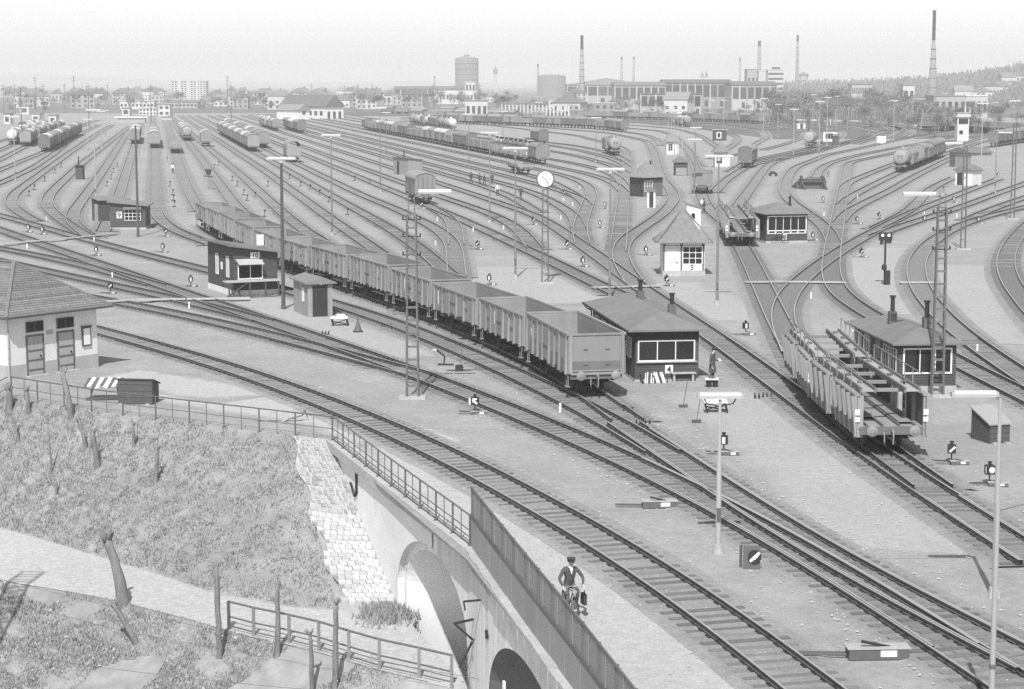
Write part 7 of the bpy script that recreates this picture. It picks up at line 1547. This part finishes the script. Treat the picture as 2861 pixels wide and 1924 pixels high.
# grass tufts and stones on the banks: nobody could count them
def tufts(name, label, n, region, mat, h0, h1, seed, kind='stuff', w=.05):
    rr = random.Random(seed); mb = MB()
    for _ in range(n):
        x, y, z = region(rr); h = rr.uniform(h0, h1); a = rr.uniform(0, 6.28); dx, dy = math.cos(a) * w, math.sin(a) * w; lx, ly = rr.uniform(-.5, .5) * h, rr.uniform(-.5, .5) * h
        mb.add([(x - dx, y - dy, z - .02), (x + dx, y + dy, z - .02), (x + lx, y + ly, z + h)], [(0, 1, 2)])
    me = bpy.data.meshes.new(name); me.from_pydata(mb.v, [], mb.f); me.materials.append(mat)
    return tag(link(name, me), label, 'grass', kind=kind)
def reg_bank(rr):
    u, v = rr.uniform(.42, .977), rr.uniform(.005, .99); q = bank(u, v); q.z += .16 * (mn.noise(Vector((q.x * .7, q.y * .7, 0))) + .5 * mn.noise(Vector((q.x * 2.3, q.y * 2.3, 5)))) ; return q
def reg_low(rr):
    while True:
        u, v = rr.uniform(.42, .99), rr.uniform(.0, .75); a, b = lerp_poly(RNEAR, u), lerp_poly(LOW, u); q = a.lerp(b, v); q.z = Z_ROAD - .02 + (-9.2 - Z_ROAD + .02) * v ** .9
        if mn.noise(Vector((q.x * .35, q.y * .35, 9))) > (-2 if u < .74 else -.12): return q
tufts('grass', 'short rough grass on the railway bank', 95000, reg_bank, M_grass2, .04, .13, 5)
tufts('grass', 'rough weeds at the foot of the stone pitching', 2500, lambda rr: (lambda q: Vector((q.x, q.y, Z_ROAD)))(Vector((-4.75 + rr.gauss(0, .45), 73.0 + rr.gauss(0, .8), 0))), M_grass2, .08, .4, 15)
tufts('grass', 'short rough grass on the stony lower bank', 120000, reg_low, M_grass2, .04, .15, 6)
def reg_bed(rr):
    k = rr.choice(['A', 'U', 'P', 'W', 'C', 'D', 'h7']); ln = LINES[k]
    while True:
        p = ln.at(rr.uniform(0, ln.L))
        if p.y < 140: break
    return Vector((p.x + rr.gauss(0, 1.3), p.y + rr.gauss(0, 1.3), .04))
def pebbles(name, label, n, region, mat, r0, r1, seed):
    rr = random.Random(seed); mb = MB()
    for _ in range(n):
        q = region(rr); r = rr.uniform(r0, r1); v = [Vector((rr.uniform(.6, 1.2) * r * a, rr.uniform(.6, 1.2) * r * b, rr.uniform(.5, .9) * r * c)) + q for a, b, c in ((1, 0, 0), (-1, 0, 0), (0, 1, 0), (0, -1, 0), (0, 0, 1))]
        mb.add(v, [(0, 2, 4), (2, 1, 4), (1, 3, 4), (3, 0, 4)])
    me = bpy.data.meshes.new(name); me.from_pydata(mb.v, [], mb.f); me.materials.append(mat)
    return tag(link(name, me), label, 'gravel', kind='stuff')
pebbles('gravel', 'loose pale stones along the near tracks', 9000, reg_bed, gm('loose_stone', .42, .4, 6, .9, rnd=0), .025, .065, 8)
pebbles('gravel', 'stones strewn on the lower bank', 900, reg_low, M_stone, .04, .13, 9)
# ------------------------------------------------------------------ the town beyond the yard
def block(name, label, cat, x0, x1, ytop, dist, depth, wall=None, roof=None, rows=0, cols=0, win=M_farwin, group=None, kind='flat', base=None, rise=None, wh=.5, rz=0.0):
    a, b = far_at(x0, ytop, dist), far_at(x1, ytop, dist); W = b.x - a.x; h = a.z
    e = root(name, (a.x, dist, 0), rz, label, cat, group); wall = wall or M_far; roof = roof or M_farroof
    part('wall', MB().b2(0, W, 0, depth, -1, h), wall, e)
    if kind == 'flat': part('roof', MB().b2(-.3, W + .3, -.3, depth + .3, h, h + max(.3, h * .02)), roof, e)
    else:
        ri = rise or min(W, depth) * .35
        roof_part(kind, e, W, depth, h, ri, .5, roof, .25)
        if kind == 'gable': part('gable_wall', MB().extr([(0, h), (W, h), (W / 2, h + ri * .9)], .1, depth - .1, 'y'), wall, e)
    for r in range(rows):
        for c in range(cols):
            fw, fh = W / cols, h / max(1, rows)
            part('window', MB().b2(c * fw + fw * .22, (c + 1) * fw - fw * .22, -.12, .05, h - (r + 1) * fh + fh * (.5 - wh / 2), h - (r + 1) * fh + fh * (.5 + wh / 2)), win, e)
    return e, W, h
def chimney(label, x, ytop, dist, rb, rt, dark=.2, group=None, cap=True):
    q = far_at(x, ytop, dist); h = q.z
    e = root('factory_chimney', (q.x, dist, 0), 0, label, 'chimney', group)
    part('shaft', MB().lathe([(rb, -1), (rb * .9 + rt * .1, h * .1), (rt, h * (1 - dark))], 16), M_brickg, e, True)
    part('dark_top', MB().lathe([(rt, h * (1 - dark)), (rt * .96, h - .6), (rt * 1.12, h - .6), (rt * 1.12, h), (rt * .7, h)], 16), M_brickd if dark > .12 else M_brickg, e, True)
    for i in range(1, 9): part('iron_band', MB().lathe([(rb + (rt - rb) * i / 9 * (1 / (1 - dark + .1)) * .9 + .06, h * i / 10), (rb + (rt - rb) * i / 9 * .9 + .06, h * i / 10 + .3)], 16), M_brickd, e, True)
    return e
chimney('tall tapering factory chimney with dark top in the middle distance', 1626, 98, 1500, 2.6, 1.15, .2)
chimney('very tall brick chimney above the houses on the right', 2611, 28, 1300, 3.6, 1.1, .3)
chimney('slim chimney left of the white office block', 2122, 113, 2000, 2.4, 1.6, .1); chimney('slim chimney right of the white office block', 2229, 97, 1900, 2.3, 1.1, .1)
chimney('left of two thin far chimneys behind the halls', 1737, 158, 2800, 2.2, 1.5, .08); chimney('right of two thin far chimneys behind the halls', 1771, 158, 2800, 2.0, 1.4, .08); chimney('short far chimney beside the low gasholder', 1503, 178, 2600, 1.6, 1.2, .1); chimney('thin far chimney between spires and office block', 2068, 160, 2600, 1.6, 1.2, .1); chimney('low chimney left of the tall gasholder', 1214, 212, 2200, 1.1, .8, .1)
# gasholders
q = far_at(1304, 162, 2600); rg = (far_at(1336, 162, 2600).x - far_at(1272, 162, 2600).x) / 2
e = root('gasholder', (q.x, 2600, 0), 0, 'tall drum-shaped gasholder above the town', 'gasholder')
part('drum', MB().lathe([(rg, -1), (rg, q.z)], 24), M_gas, e); part('roof', MB().lathe([(rg, q.z), (rg * .6, q.z + 1.6), (rg * .2, q.z + 2.2)], 24), M_gas, e); part('lantern', MB().lathe([(rg * .25, q.z + 2), (rg * .25, q.z + 4.4), (rg * .1, q.z + 4.8)], 12), M_gas, e)
for i in range(24):
    a = math.pi * 2 * i / 24; part('rib', MB().bar((math.cos(a) * (rg + .15), math.sin(a) * (rg + .15), 0), (math.cos(a) * (rg + .15), math.sin(a) * (rg + .15), q.z), .45), M_gas, e)
for i in range(1, 7): part('gallery', MB().lathe([(rg + .1, q.z * i / 7), (rg + .7, q.z * i / 7), (rg + .7, q.z * i / 7 + .35)], 24), M_gas, e)
q = far_at(1541, 212, 2600); rg = (far_at(1581, 212, 2600).x - far_at(1502, 212, 2600).x) / 2
e = root('gasholder', (q.x, 2600, 0), 0, 'low wide gasholder with guide frame behind the trees', 'gasholder'); part('drum', MB().lathe([(rg, -1), (rg, q.z), (rg * .5, q.z + 2)], 24), M_gas, e)
for i in range(12):
    a = math.pi * 2 * i / 12; part('guide_post', MB().bar((math.cos(a) * rg, math.sin(a) * rg, 0), (math.cos(a) * rg, math.sin(a) * rg, q.z + 3), .4), M_gas, e)
# church tower, spires and water tower
q = far_at(1384, 204, 2700); e = root('church_tower', (q.x, 2700, 0), 0, 'small church tower with pointed cap right of the gasholder', 'tower'); part('shaft', MB().b2(-2.4, 2.4, -2.4, 2.4, -1, q.z), M_far, e); part('cap', MB().lathe([(3.6, q.z), (2.8, q.z + 4), (.2, q.z + 9)], 8), M_farroof, e)
for s_ in (-1, 1):
    q = far_at(1968 + s_ * 6, 214, 2800); e = root('church_spire', (q.x, 2800, 0), 0, '%s of the two church spires beyond the halls' % ('left' if s_ < 0 else 'right'), 'spire'); part('tower', MB().b2(-2, 2, -2, 2, -1, q.z), M_far, e); part('spire', MB().lathe([(2.6, q.z), (.15, q.z + 9)], 8), M_farroof, e)
q = far_at(2246, 206, 1900); e = root('water_tower', (q.x, 1900, 0), 0, 'squat water tower right of the slim chimney', 'tower'); part('shaft', MB().lathe([(2.6, -1), (2.6, q.z - 6)], 12), M_farw, e); part('tank', MB().lathe([(3.6, q.z - 6), (4.4, q.z - 2), (4.4, q.z - .6)], 12), M_farw, e); part('roof', MB().lathe([(5.4, q.z - .6), (.4, q.z + 2)], 12), M_farroof, e)
# large buildings
e, W, h = block('apartment_block', 'white ten-storey apartment block above the left fan', 'building', 478, 575, 226, 1900, 16, M_farw, M_farw, 9, 11, wh=.45)
for k in (.24, .5, .74): part('stair_panel', MB().b2(W * k - 1.1, W * k + 1.1, -.5, 0, 0, h + 1), M_farw, e)
e, W, h = block('office_block', 'white office block with dark window bands beside the slim chimneys', 'building', 2146, 2190, 195, 1600, 14, M_farw, M_farw)
for i in range(5): part('window_band', MB().b2(.3, W - .3, -.15, .05, h * (.25 + i * .15), h * (.25 + i * .15) + h * .065), M_farwin, e)
part('roof_sign', MB().b2(W * .25, W * .8, 2, 2.4, h + .4, h + 2.4), M_farwin, e)
block('boiler_house', 'blank boiler house left of the white office block', 'building', 2088, 2122, 194, 1650, 20, M_far, M_farroof, 1, 3); block('annex', 'pale annex between boiler house and office block', 'building', 2120, 2146, 198, 1640, 20, M_farw, M_farw)
def hall(label, x0, x1, ytop, dist, depth, bays, kind='gablex', rise=None):
    a, b = far_at(x0, ytop, dist), far_at(x1, ytop, dist); W = b.x - a.x; h = a.z
    e = root('factory_hall', (a.x, dist, 0), 0, label, 'building'); part('wall', MB().b2(0, W, 0, depth, -1, h), M_far, e); roof_part(kind, e, W, depth, h, rise or 2.0, .6, M_farroof, .3)
    for i in range(bays):
        part('window_band', MB().b2(W * i / bays + .5, W * (i + 1) / bays - .5, -.15, .05, h * .45, h * .9), M_farwin, e)
        part('pier', MB().b2(W * i / bays - .35, W * i / bays + .35, -.35, 0, 0, h), M_far, e)
        if i % 2: part('lower_window', MB().b2(W * i / bays + W / bays * .3, W * (i + 1) / bays - W / bays * .3, -.16, .04, h * .1, h * .32), M_farwin, e)
hall('long factory hall with window bays right of the tall chimney', 1718, 1860, 237, 1180, 40, 7); hall('great factory hall with dark roof in the middle', 1858, 2048, 230, 1230, 50, 9); hall('low factory wing with windows below the office block', 2046, 2172, 236, 1150, 40, 6)
hall('long low factory roof behind the tall chimney', 1585, 1812, 236, 1500, 60, 8, 'hipx', 5); hall('broad low shed at the centre skyline', 1100, 1290, 247, 1700, 40, 10); hall('flat loading shed before the halls', 1790, 1960, 262, 950, 12, 8, 'mono', .4)
block('white_warehouse', 'white warehouse below the tall gasholder', 'building', 1226, 1342, 251, 1500, 25, M_farw, M_farroof, 1, 12, wh=.3); block('white_warehouse', 'small white cube building in front of the gasholder', 'building', 1300, 1328, 229, 1560, 20, M_farw, M_farw, 2, 3)
block('warehouse', 'grey rows of stacked sheds right of the white warehouse', 'building', 1300, 1362, 281, 800, 10, M_farw, M_farroof, 1, 4)
# gabled goods shed with its lower wing
q = P(960, 331); e = root('goods_shed', (q.x, q.y, 0), rad(42), 'large pale gabled goods shed with dark roof left of centre', 'building')
W, D, h = 10.0, 34.0, 5.5
part('wall', MB().b2(-W, 0, 0, D, 0, h), M_cream, e, loc=(0, 0, 0)); part('gable_wall', MB().extr([(-W, h), (0, h), (-W / 2, h + 4.4)], .1, D - .1, 'y'), M_cream, e)
rp_ = roof_part('gable', e, W, D, h, 4.9, .7, M_farroof, .25); rp_.location = (-W, 0, 0)
for i in range(3): part('door', MB().b2(-W + 1.2 + i * 3.0, -W + 2.6 + i * 3.0, -.1, .05, 0, 3.2), M_farwin, e)
for i in range(8): part('window', MB().b2(-W - .1, -W + .05, 2 + i * 4, 4 + i * 4, 1.5, 3.4), M_farwin, e)
part('attic_light', MB().b2(-W / 2 - .5, -W / 2 + .5, -.1, .05, 6.6, 7.8), M_farwin, e)
q = P(865, 333); e = root('goods_shed', (q.x, q.y, 0), rad(42), 'smaller pale gabled wing beside the large goods shed', 'building'); part('wall', MB().b2(-6, 0, 0, 16, 0, 4), M_cream, e); part('gable_wall', MB().extr([(-6, 4), (0, 4), (-3, 6.2)], .1, 15.9, 'y'), M_cream, e); rp_ = roof_part('gable', e, 6, 16, 4, 2.5, .5, M_farroof, .2); rp_.location = (-6, 0, 0); part('window', MB().b2(-3.8, -2.2, -.1, .05, 2.2, 3.6), M_farwin, e)
block('gabled_house', 'pale gabled house left of the goods shed', 'house', 738, 790, 275, 1300, 14, M_farw, M_farroof, 2, 3, kind='gable', rise=4); 
block('signal_box', 'white two-storey signal box at the end of the left fan', 'building', 388, 437, 302, 980, 8, M_farw, M_farw, 2, 5); block('signal_box', 'pale block house right of the white signal box', 'building', 442, 474, 292, 950, 8, M_farw, M_farroof, 2, 2)
block('flat_shed', 'long flat white shed beyond the left fan', 'building', 335, 430, 282, 1200, 10, M_farw, M_farw, 1, 9, wh=.3); block('flat_shed', 'long flat shed below the apartment block', 'building', 455, 552, 285, 1250, 12, M_far, M_farroof, 1, 9, wh=.3)
q = P(348, 343); e = root('white_roof_shed', (q.x, q.y, 0), 0, 'low white roofed shelter on the left fan', 'shelter'); part('roof', MB().b2(-4, 9, 0, 4, 2.0, 2.4), M_white, e); part('wall', MB().b2(-3, 8, .5, 3.5, 0, 2.0), M_far, e)
for i, (x0, x1, yt, ds) in enumerate([(10, 28, 318, 760), (88, 110, 318, 760), (136, 156, 322, 740), (55, 80, 296, 1000), (340, 362, 302, 960)]): block('white_hut', 'small white hut in the far left yard, %s from left' % ORD[i], 'hut', x0, x1, yt, ds, 5, M_farw, M_farroof, 1, 1, win=M_farwin)
# houses of the town (several kinds, scattered)
rr = random.Random(21)
def house_tpl(k):
    t = Tpl('town_house', 'house'); W, D, h = rr.uniform(8, 15), rr.uniform(8, 12), rr.uniform(4.5, 9)
    t.add('wall', MB().b2(-W / 2, W / 2, 0, D, -2, h), M_farw if k % 3 else M_far)
    if k % 4 != 3:
        g = MB().add([(-W / 2 - .4, -.4, h), (W / 2 + .4, -.4, h), (W / 2 + .4, D + .4, h), (-W / 2 - .4, D + .4, h)] + ([(-W / 2 - .4, D / 2, h + 3.6), (W / 2 + .4, D / 2, h + 3.6)] if k % 2 else [(0, -.4, h + 3.8), (0, D + .4, h + 3.8)]), [(0, 1, 5, 4), (2, 3, 4, 5), (0, 4, 3), (1, 2, 5)] if k % 2 else [(0, 4, 5, 3), (1, 2, 5, 4), (0, 1, 4), (2, 3, 5)])
        t.add('roof', g, M_farroof); t.add('chimney', MB().box((W * .2, D / 2, h + 3.8), (.9, .9, 1.8)), M_farroof)
    else: t.add('roof', MB().b2(-W / 2 - .2, W / 2 + .2, -.2, D + .2, h, h + .3), M_farw)
    n = int(W / 3)
    for r in range(int(h / 2.8)):
        for c in range(n): t.add('window', MB().b2(-W / 2 + W * (c + .3) / n, -W / 2 + W * (c + .7) / n, -.1, .05, 1.0 + r * 2.8, 2.4 + r * 2.8), M_farwin)
    return t
HT = [house_tpl(k) for k in range(8)]
for (x0, x1, d0, d1, n, where) in ((0, 460, 1150, 2400, 29, 'left of the apartment block'), (580, 1080, 1100, 2200, 28, 'between apartment block and gasholder'), (1080, 1500, 1100, 1800, 8, 'below the gasholder'), (1560, 2100, 900, 1600, 8, 'around the factory halls'), (2200, 2560, 1150, 1800, 14, 'right of the white office block')):
    for i, x in enumerate(sorted(rr.uniform(x0, x1) for _ in range(n))):
        ds = rr.uniform(d0, d1); k = rr.randrange(8); HT[k].put((far_at(x, 240, ds).x, ds, 0), rr.uniform(-.5, .5), '%s distant house from the left among those %s' % (ORD[i] if i < 20 else 'twenty-' + ORD[i - 20], where), 'town houses ' + where)
# wooded hill on the right with its houses
HR = [(2180, 240), (2330, 237), (2480, 231), (2600, 224), (2700, 214), (2790, 202), (2861, 186), (3050, 172), (3400, 170)]
top = [far_at(x, y, 2000 - (x - 2180) * .3) for x, y in HR]; foot = [Vector((far_at(x, 240, 1050).x * (1 + .03 * i), 1050 - i * 12, 0)) for i, (x, y) in enumerate(HR)]
vs, fs = [], []; NV = 14
for i in range(len(HR)):
    for j in range(NV + 1):
        t = j / NV; q = foot[i].lerp(top[i], t); q.z = top[i].z * (t ** 1.5) + (1.2 * mn.noise(Vector((q.x * .01, q.y * .01, 3))) if 0 < j else -.5); vs.append(tuple(q))
for i in range(len(HR) - 1):
    for j in range(NV): a = i * (NV + 1) + j; fs.append((a, a + NV + 1, a + NV + 2, a + 1))
back = len(vs); vs += [(q.x * 1.3, q.y + 900, -2) for q in top]
for i in range(len(HR) - 1): fs.append((i * (NV + 1) + NV, (i + 1) * (NV + 1) + NV, back + i + 1, back + i))
me = bpy.data.meshes.new('hill'); me.from_pydata(vs, [], fs); me.materials.append(M_hill); 
if sum(p.normal.z for p in me.polygons) < 0: me.flip_normals()
tag(link('hill', me), kind='structure')
def hill_pt(u, t):
    x = u * (len(HR) - 1); i = min(len(HR) - 2, int(x)); k = x - i
    f, g = foot[i].lerp(foot[i + 1], k), top[i].lerp(top[i + 1], k); q = f.lerp(g, t); q.z = g.z * t ** 1.5; return q
mb = MB()
for _ in range(26000):
    q = hill_pt(rr.random(), rr.random() ** .7); h = rr.uniform(2, 7); a = rr.uniform(0, 6.28); w = rr.uniform(.5, 1.5); dx, dy = math.cos(a) * w, math.sin(a) * w; z = q.z + rr.uniform(-.5, h)
    mb.add([(q.x - dx, q.y - dy, z - w), (q.x + dx, q.y + dy, z - w * .6), (q.x + rr.uniform(-1, 1), q.y, z + w * 1.5)], [(0, 1, 2)])
me = bpy.data.meshes.new('forest'); me.from_pydata(mb.v, [], mb.f); me.materials.append(M_twig); tag(link('forest', me), 'bare woods covering the hill on the right', 'woods', kind='stuff')
for i in range(12):
    q = hill_pt(.38 + .055 * i * .9, rr.uniform(.25, .7)); HT[(1, 2, 4, 5)[i % 4]].put(q, rr.uniform(-.4, .4), '%s pale house from the left on the wooded hill' % ORD[i], 'houses on the wooded hill')
e, W, h = block('gabled_house', 'pale barn-like house left of the very tall chimney', 'house', 2524, 2556, 236, 1200, 14, M_farw, M_farroof, 1, 2, kind='gable', rise=5)
block('school_building', 'long low building with a row of windows right of centre', 'building', 2380, 2438, 236, 1250, 14, M_far, M_farroof, 2, 10); block('works_building', 'grey works building below the very tall chimney', 'building', 2520, 2610, 270, 900, 18, M_far, M_farroof, 1, 6); block('works_building', 'broad shed right of the grey works building', 'building', 2610, 2700, 268, 880, 18, M_plinth, M_farroof, 1, 5); block('flat_shed', 'flat white-roofed shed above the control tower', 'building', 2680, 2760, 268, 900, 14, M_far, M_white, 1, 5)
# far ridge on the horizon
pts = [(-900, 205), (0, 203), (150, 207), (330, 219), (520, 226), (800, 229), (1100, 226), (1500, 231), (2000, 230), (2600, 232), (3700, 230)]
mb = MB(); 
for a, b_ in zip(pts, pts[1:]):
    p0, p1 = far_at(*a, 9000), far_at(*b_, 9000); f0, f1 = Vector((p0.x * .9, 7800, -2)), Vector((p1.x * .9, 7800, -2)); b0, b1 = Vector((p0.x, 10500, -2)), Vector((p1.x, 10500, -2))
    mb.add([f0, f1, p1, p0, b1, b0], [(0, 1, 2, 3), (3, 2, 4, 5)])
tag(link('hills', mb.mesh('hills', M_hill)), kind='structure')
# overhead masts and poles on the far left skyline
MP = Tpl('telegraph_pole', 'pole'); MP.add('pole', MB().tube((0, 0, 0), (0, 0, 11), .16, .1, 8), M_woodpole); MP.add('crossarm', MB().box((0, 0, 10.2), (2.0, .1, .12)).box((0, 0, 9.4), (1.6, .1, .12)), M_woodpole)
for i, (x, ds) in enumerate([(8, 900), (40, 1000), (98, 1150), (120, 820), (180, 1050), (206, 1100), (246, 700), (300, 1200), (420, 800), (635, 1100), (645, 800), (870, 1200), (1000, 1000), (1040, 1300), (1212, 1000), (1340, 900)]):
    sc = 1.3 if i in (2, 5, 9) else 1.0; MP.put((far_at(x, 240, ds).x, ds, 0), rr.uniform(-.4, .4), 'dark pole on the far skyline, %s of the row from the left' % ORD[i], 'poles on the far skyline', sc=(sc, sc, sc * 1.4))
# boundary wall, pale posts and field beyond the yard
me = bpy.data.meshes.new('field'); me.from_pydata([(-9000, 1040, .01), (-60, 1040, .01), (200, 900, .01), (9000, 900, .01), (9000, 7700, .01), (-9000, 7700, .01)], [], [(0, 1, 2, 3, 4, 5)]); me.materials.append(gm('town_ground', .16, .5, .02, .95, rnd=0, blotch=.4)); tag(link('field', me), kind='structure')
tag(strip('field', [Vector((far_at(x, 240, d).x, d, 0)) for x, d in ((900, 1050), (1400, 1000), (1800, 930), (2150, 860), (2500, 700), (2900, 560))], 75, .02, .03, M_fielddark), kind='structure')
tag(strip('field', [P(x, y) for x, y in ((2560, 352), (2700, 362), (2900, 372))], 26, .02, .03, M_fielddark), kind='structure')
e = root('boundary_fence', (0, 0, 0), 0, 'low pale boundary wall with dark palings below the right-hand trees', 'fence'); W_ = [P(x, y) for x, y in ((2215, 338), (2300, 339), (2400, 342), (2480, 347), (2558, 354))]
for a, b_ in zip(W_, W_[1:]): part('wall', MB().bar(a + Vector((0, 0, .45)), b_ + Vector((0, 0, .45)), .4, .9), M_farw, e)
for i in range(60):
    t = i / 59 * (len(W_) - 1.001); k = int(t); q = W_[k].lerp(W_[k + 1], t - k); part('paling', MB().box((q.x, q.y, 2.6), (.35, .12, 3.6)), M_woodpole, e)
PS = Tpl('concrete_post', 'post'); PS.add('post', MB().box((0, 0, 3.2), (.55, .55, 6.4)), M_farw)
for i in range(19):
    x = 1402 + i * 10.4; PS.put((far_at(x, 300, 860 - i * 3).x, 860 - i * 3, 0), 0, '%s pale concrete post from the left below the tall chimney' % ORD[i], 'pale concrete posts below the tall chimney')
# trees
def tree_tpl(seed, kind):
    r = random.Random(seed); t = Tpl('bare_tree', 'tree'); H_ = 10.0; tr_ = MB(); cr = MB()
    tips = []
    def limb(p, d, L, rd, lv):
        q = p + d * L; tr_.tube(p, q, rd, rd * .6, 5, False)
        if lv == 0: tips.append(q); return
        for _ in range(3 if lv > 1 else 4):
            u = (d + Vector((r.uniform(-.8, .8), r.uniform(-.8, .8), r.uniform(-.1, .6)))).normalized(); limb(q, u, L * r.uniform(.55, .8), rd * .5, lv - 1)
    limb(Vector((0, 0, -.3)), Vector((r.uniform(-.06, .06), 0, 1)), H_ * (.30 if kind != 'shrub' else .12), .20 if kind != 'shrub' else .12, 3)
    for q in tips:
        for _ in range(9 if kind != 'ever' else 12):
            c = q + Vector((r.gauss(0, .55), r.gauss(0, .55), r.gauss(.1, .55))); a = Vector((r.uniform(-1, 1), r.uniform(-1, 1), r.uniform(-.6, 1))).normalized(); b_ = a.orthogonal().normalized() * r.uniform(.03, .12 if kind != 'ever' else .25); L = r.uniform(.4, 1.1)
            cr.add([c - b_, c + b_, c + a * L], [(0, 1, 2)])
    t.add('trunk', tr_, M_bark if kind != 'birch' else M_far)
    me = bpy.data.meshes.new('crown'); me.from_pydata(cr.v, [], cr.f); me.materials.append(M_twig if kind != 'ever' else M_ever); t.add('crown', me, None)
    return t
TT = [tree_tpl(100 + i, k) for i, k in enumerate(('tree', 'tree', 'birch', 'shrub', 'shrub', 'ever', 'tree'))]
def wood(n, x0, x1, d0, d1, ks, s0, s1, where):
    for i in range(n):
        ds = rr.uniform(d0, d1); x = rr.uniform(x0, x1); s_ = rr.uniform(s0, s1); k = rr.choice(ks)
        kn = 'leafless birch' if k == 2 else 'leafless shrub' if k in (3, 4) else 'dark evergreen' if k == 5 else 'leafless tree'
        TT[k].put((far_at(x, 240, ds).x, ds, 0), rr.uniform(0, 6.28), kn + ' ' + where, kn + ' group ' + where, sc=(s_, s_, s_ * rr.uniform(.8, 1.15)), name='evergreen_tree' if k == 5 else ('shrub' if k in (3, 4) else 'bare_tree'))
wood(46, 930, 1420, 1000, 1500, (0, 1, 6, 5), .8, 1.3, 'in the belt below the gasholder')
wood(60, 1400, 1860, 830, 1150, (3, 4, 0, 6), .6, 1.1, 'in the scrub below the tall chimney')
wood(34, 1860, 2200, 840, 1050, (3, 4, 1), .5, .9, 'in the scrub below the factory halls')
wood(120, 2150, 2600, 620, 1000, (0, 1, 2, 6, 4), .85, 1.5, 'in the wood at the right')
wood(60, 2560, 2950, 560, 820, (0, 3, 4, 6), .6, 1.05, 'behind the control tower')
wood(120, -40, 950, 1020, 1900, (0, 1, 4, 6), .7, 1.3, 'among the far town roofs on the left')
# ------------------------------------------------------------------ air: pale spring haze over the whole place
hz = MB().b2(-9300, 9300, -150, 12300, -11.5, 95)
m = bpy.data.materials.new('haze'); n, l = nt(m); n.remove(n['Principled BSDF'])
pv = n.new('ShaderNodeVolumePrincipled'); pv.inputs['Color'].default_value = (.99, .99, .99, 1); pv.inputs['Density'].default_value = 0.00026; pv.inputs['Anisotropy'].default_value = 0.0
l.new(pv.outputs[0], n['Material Output'].inputs['Volume'])
tag(link('haze', hz.mesh('haze', m)), 'pale spring haze', 'haze', kind='stuff')
print('objects', len(bpy.data.objects), 'tris', sum(len(o.data.polygons) for o in bpy.data.objects if o.type == 'MESH'))
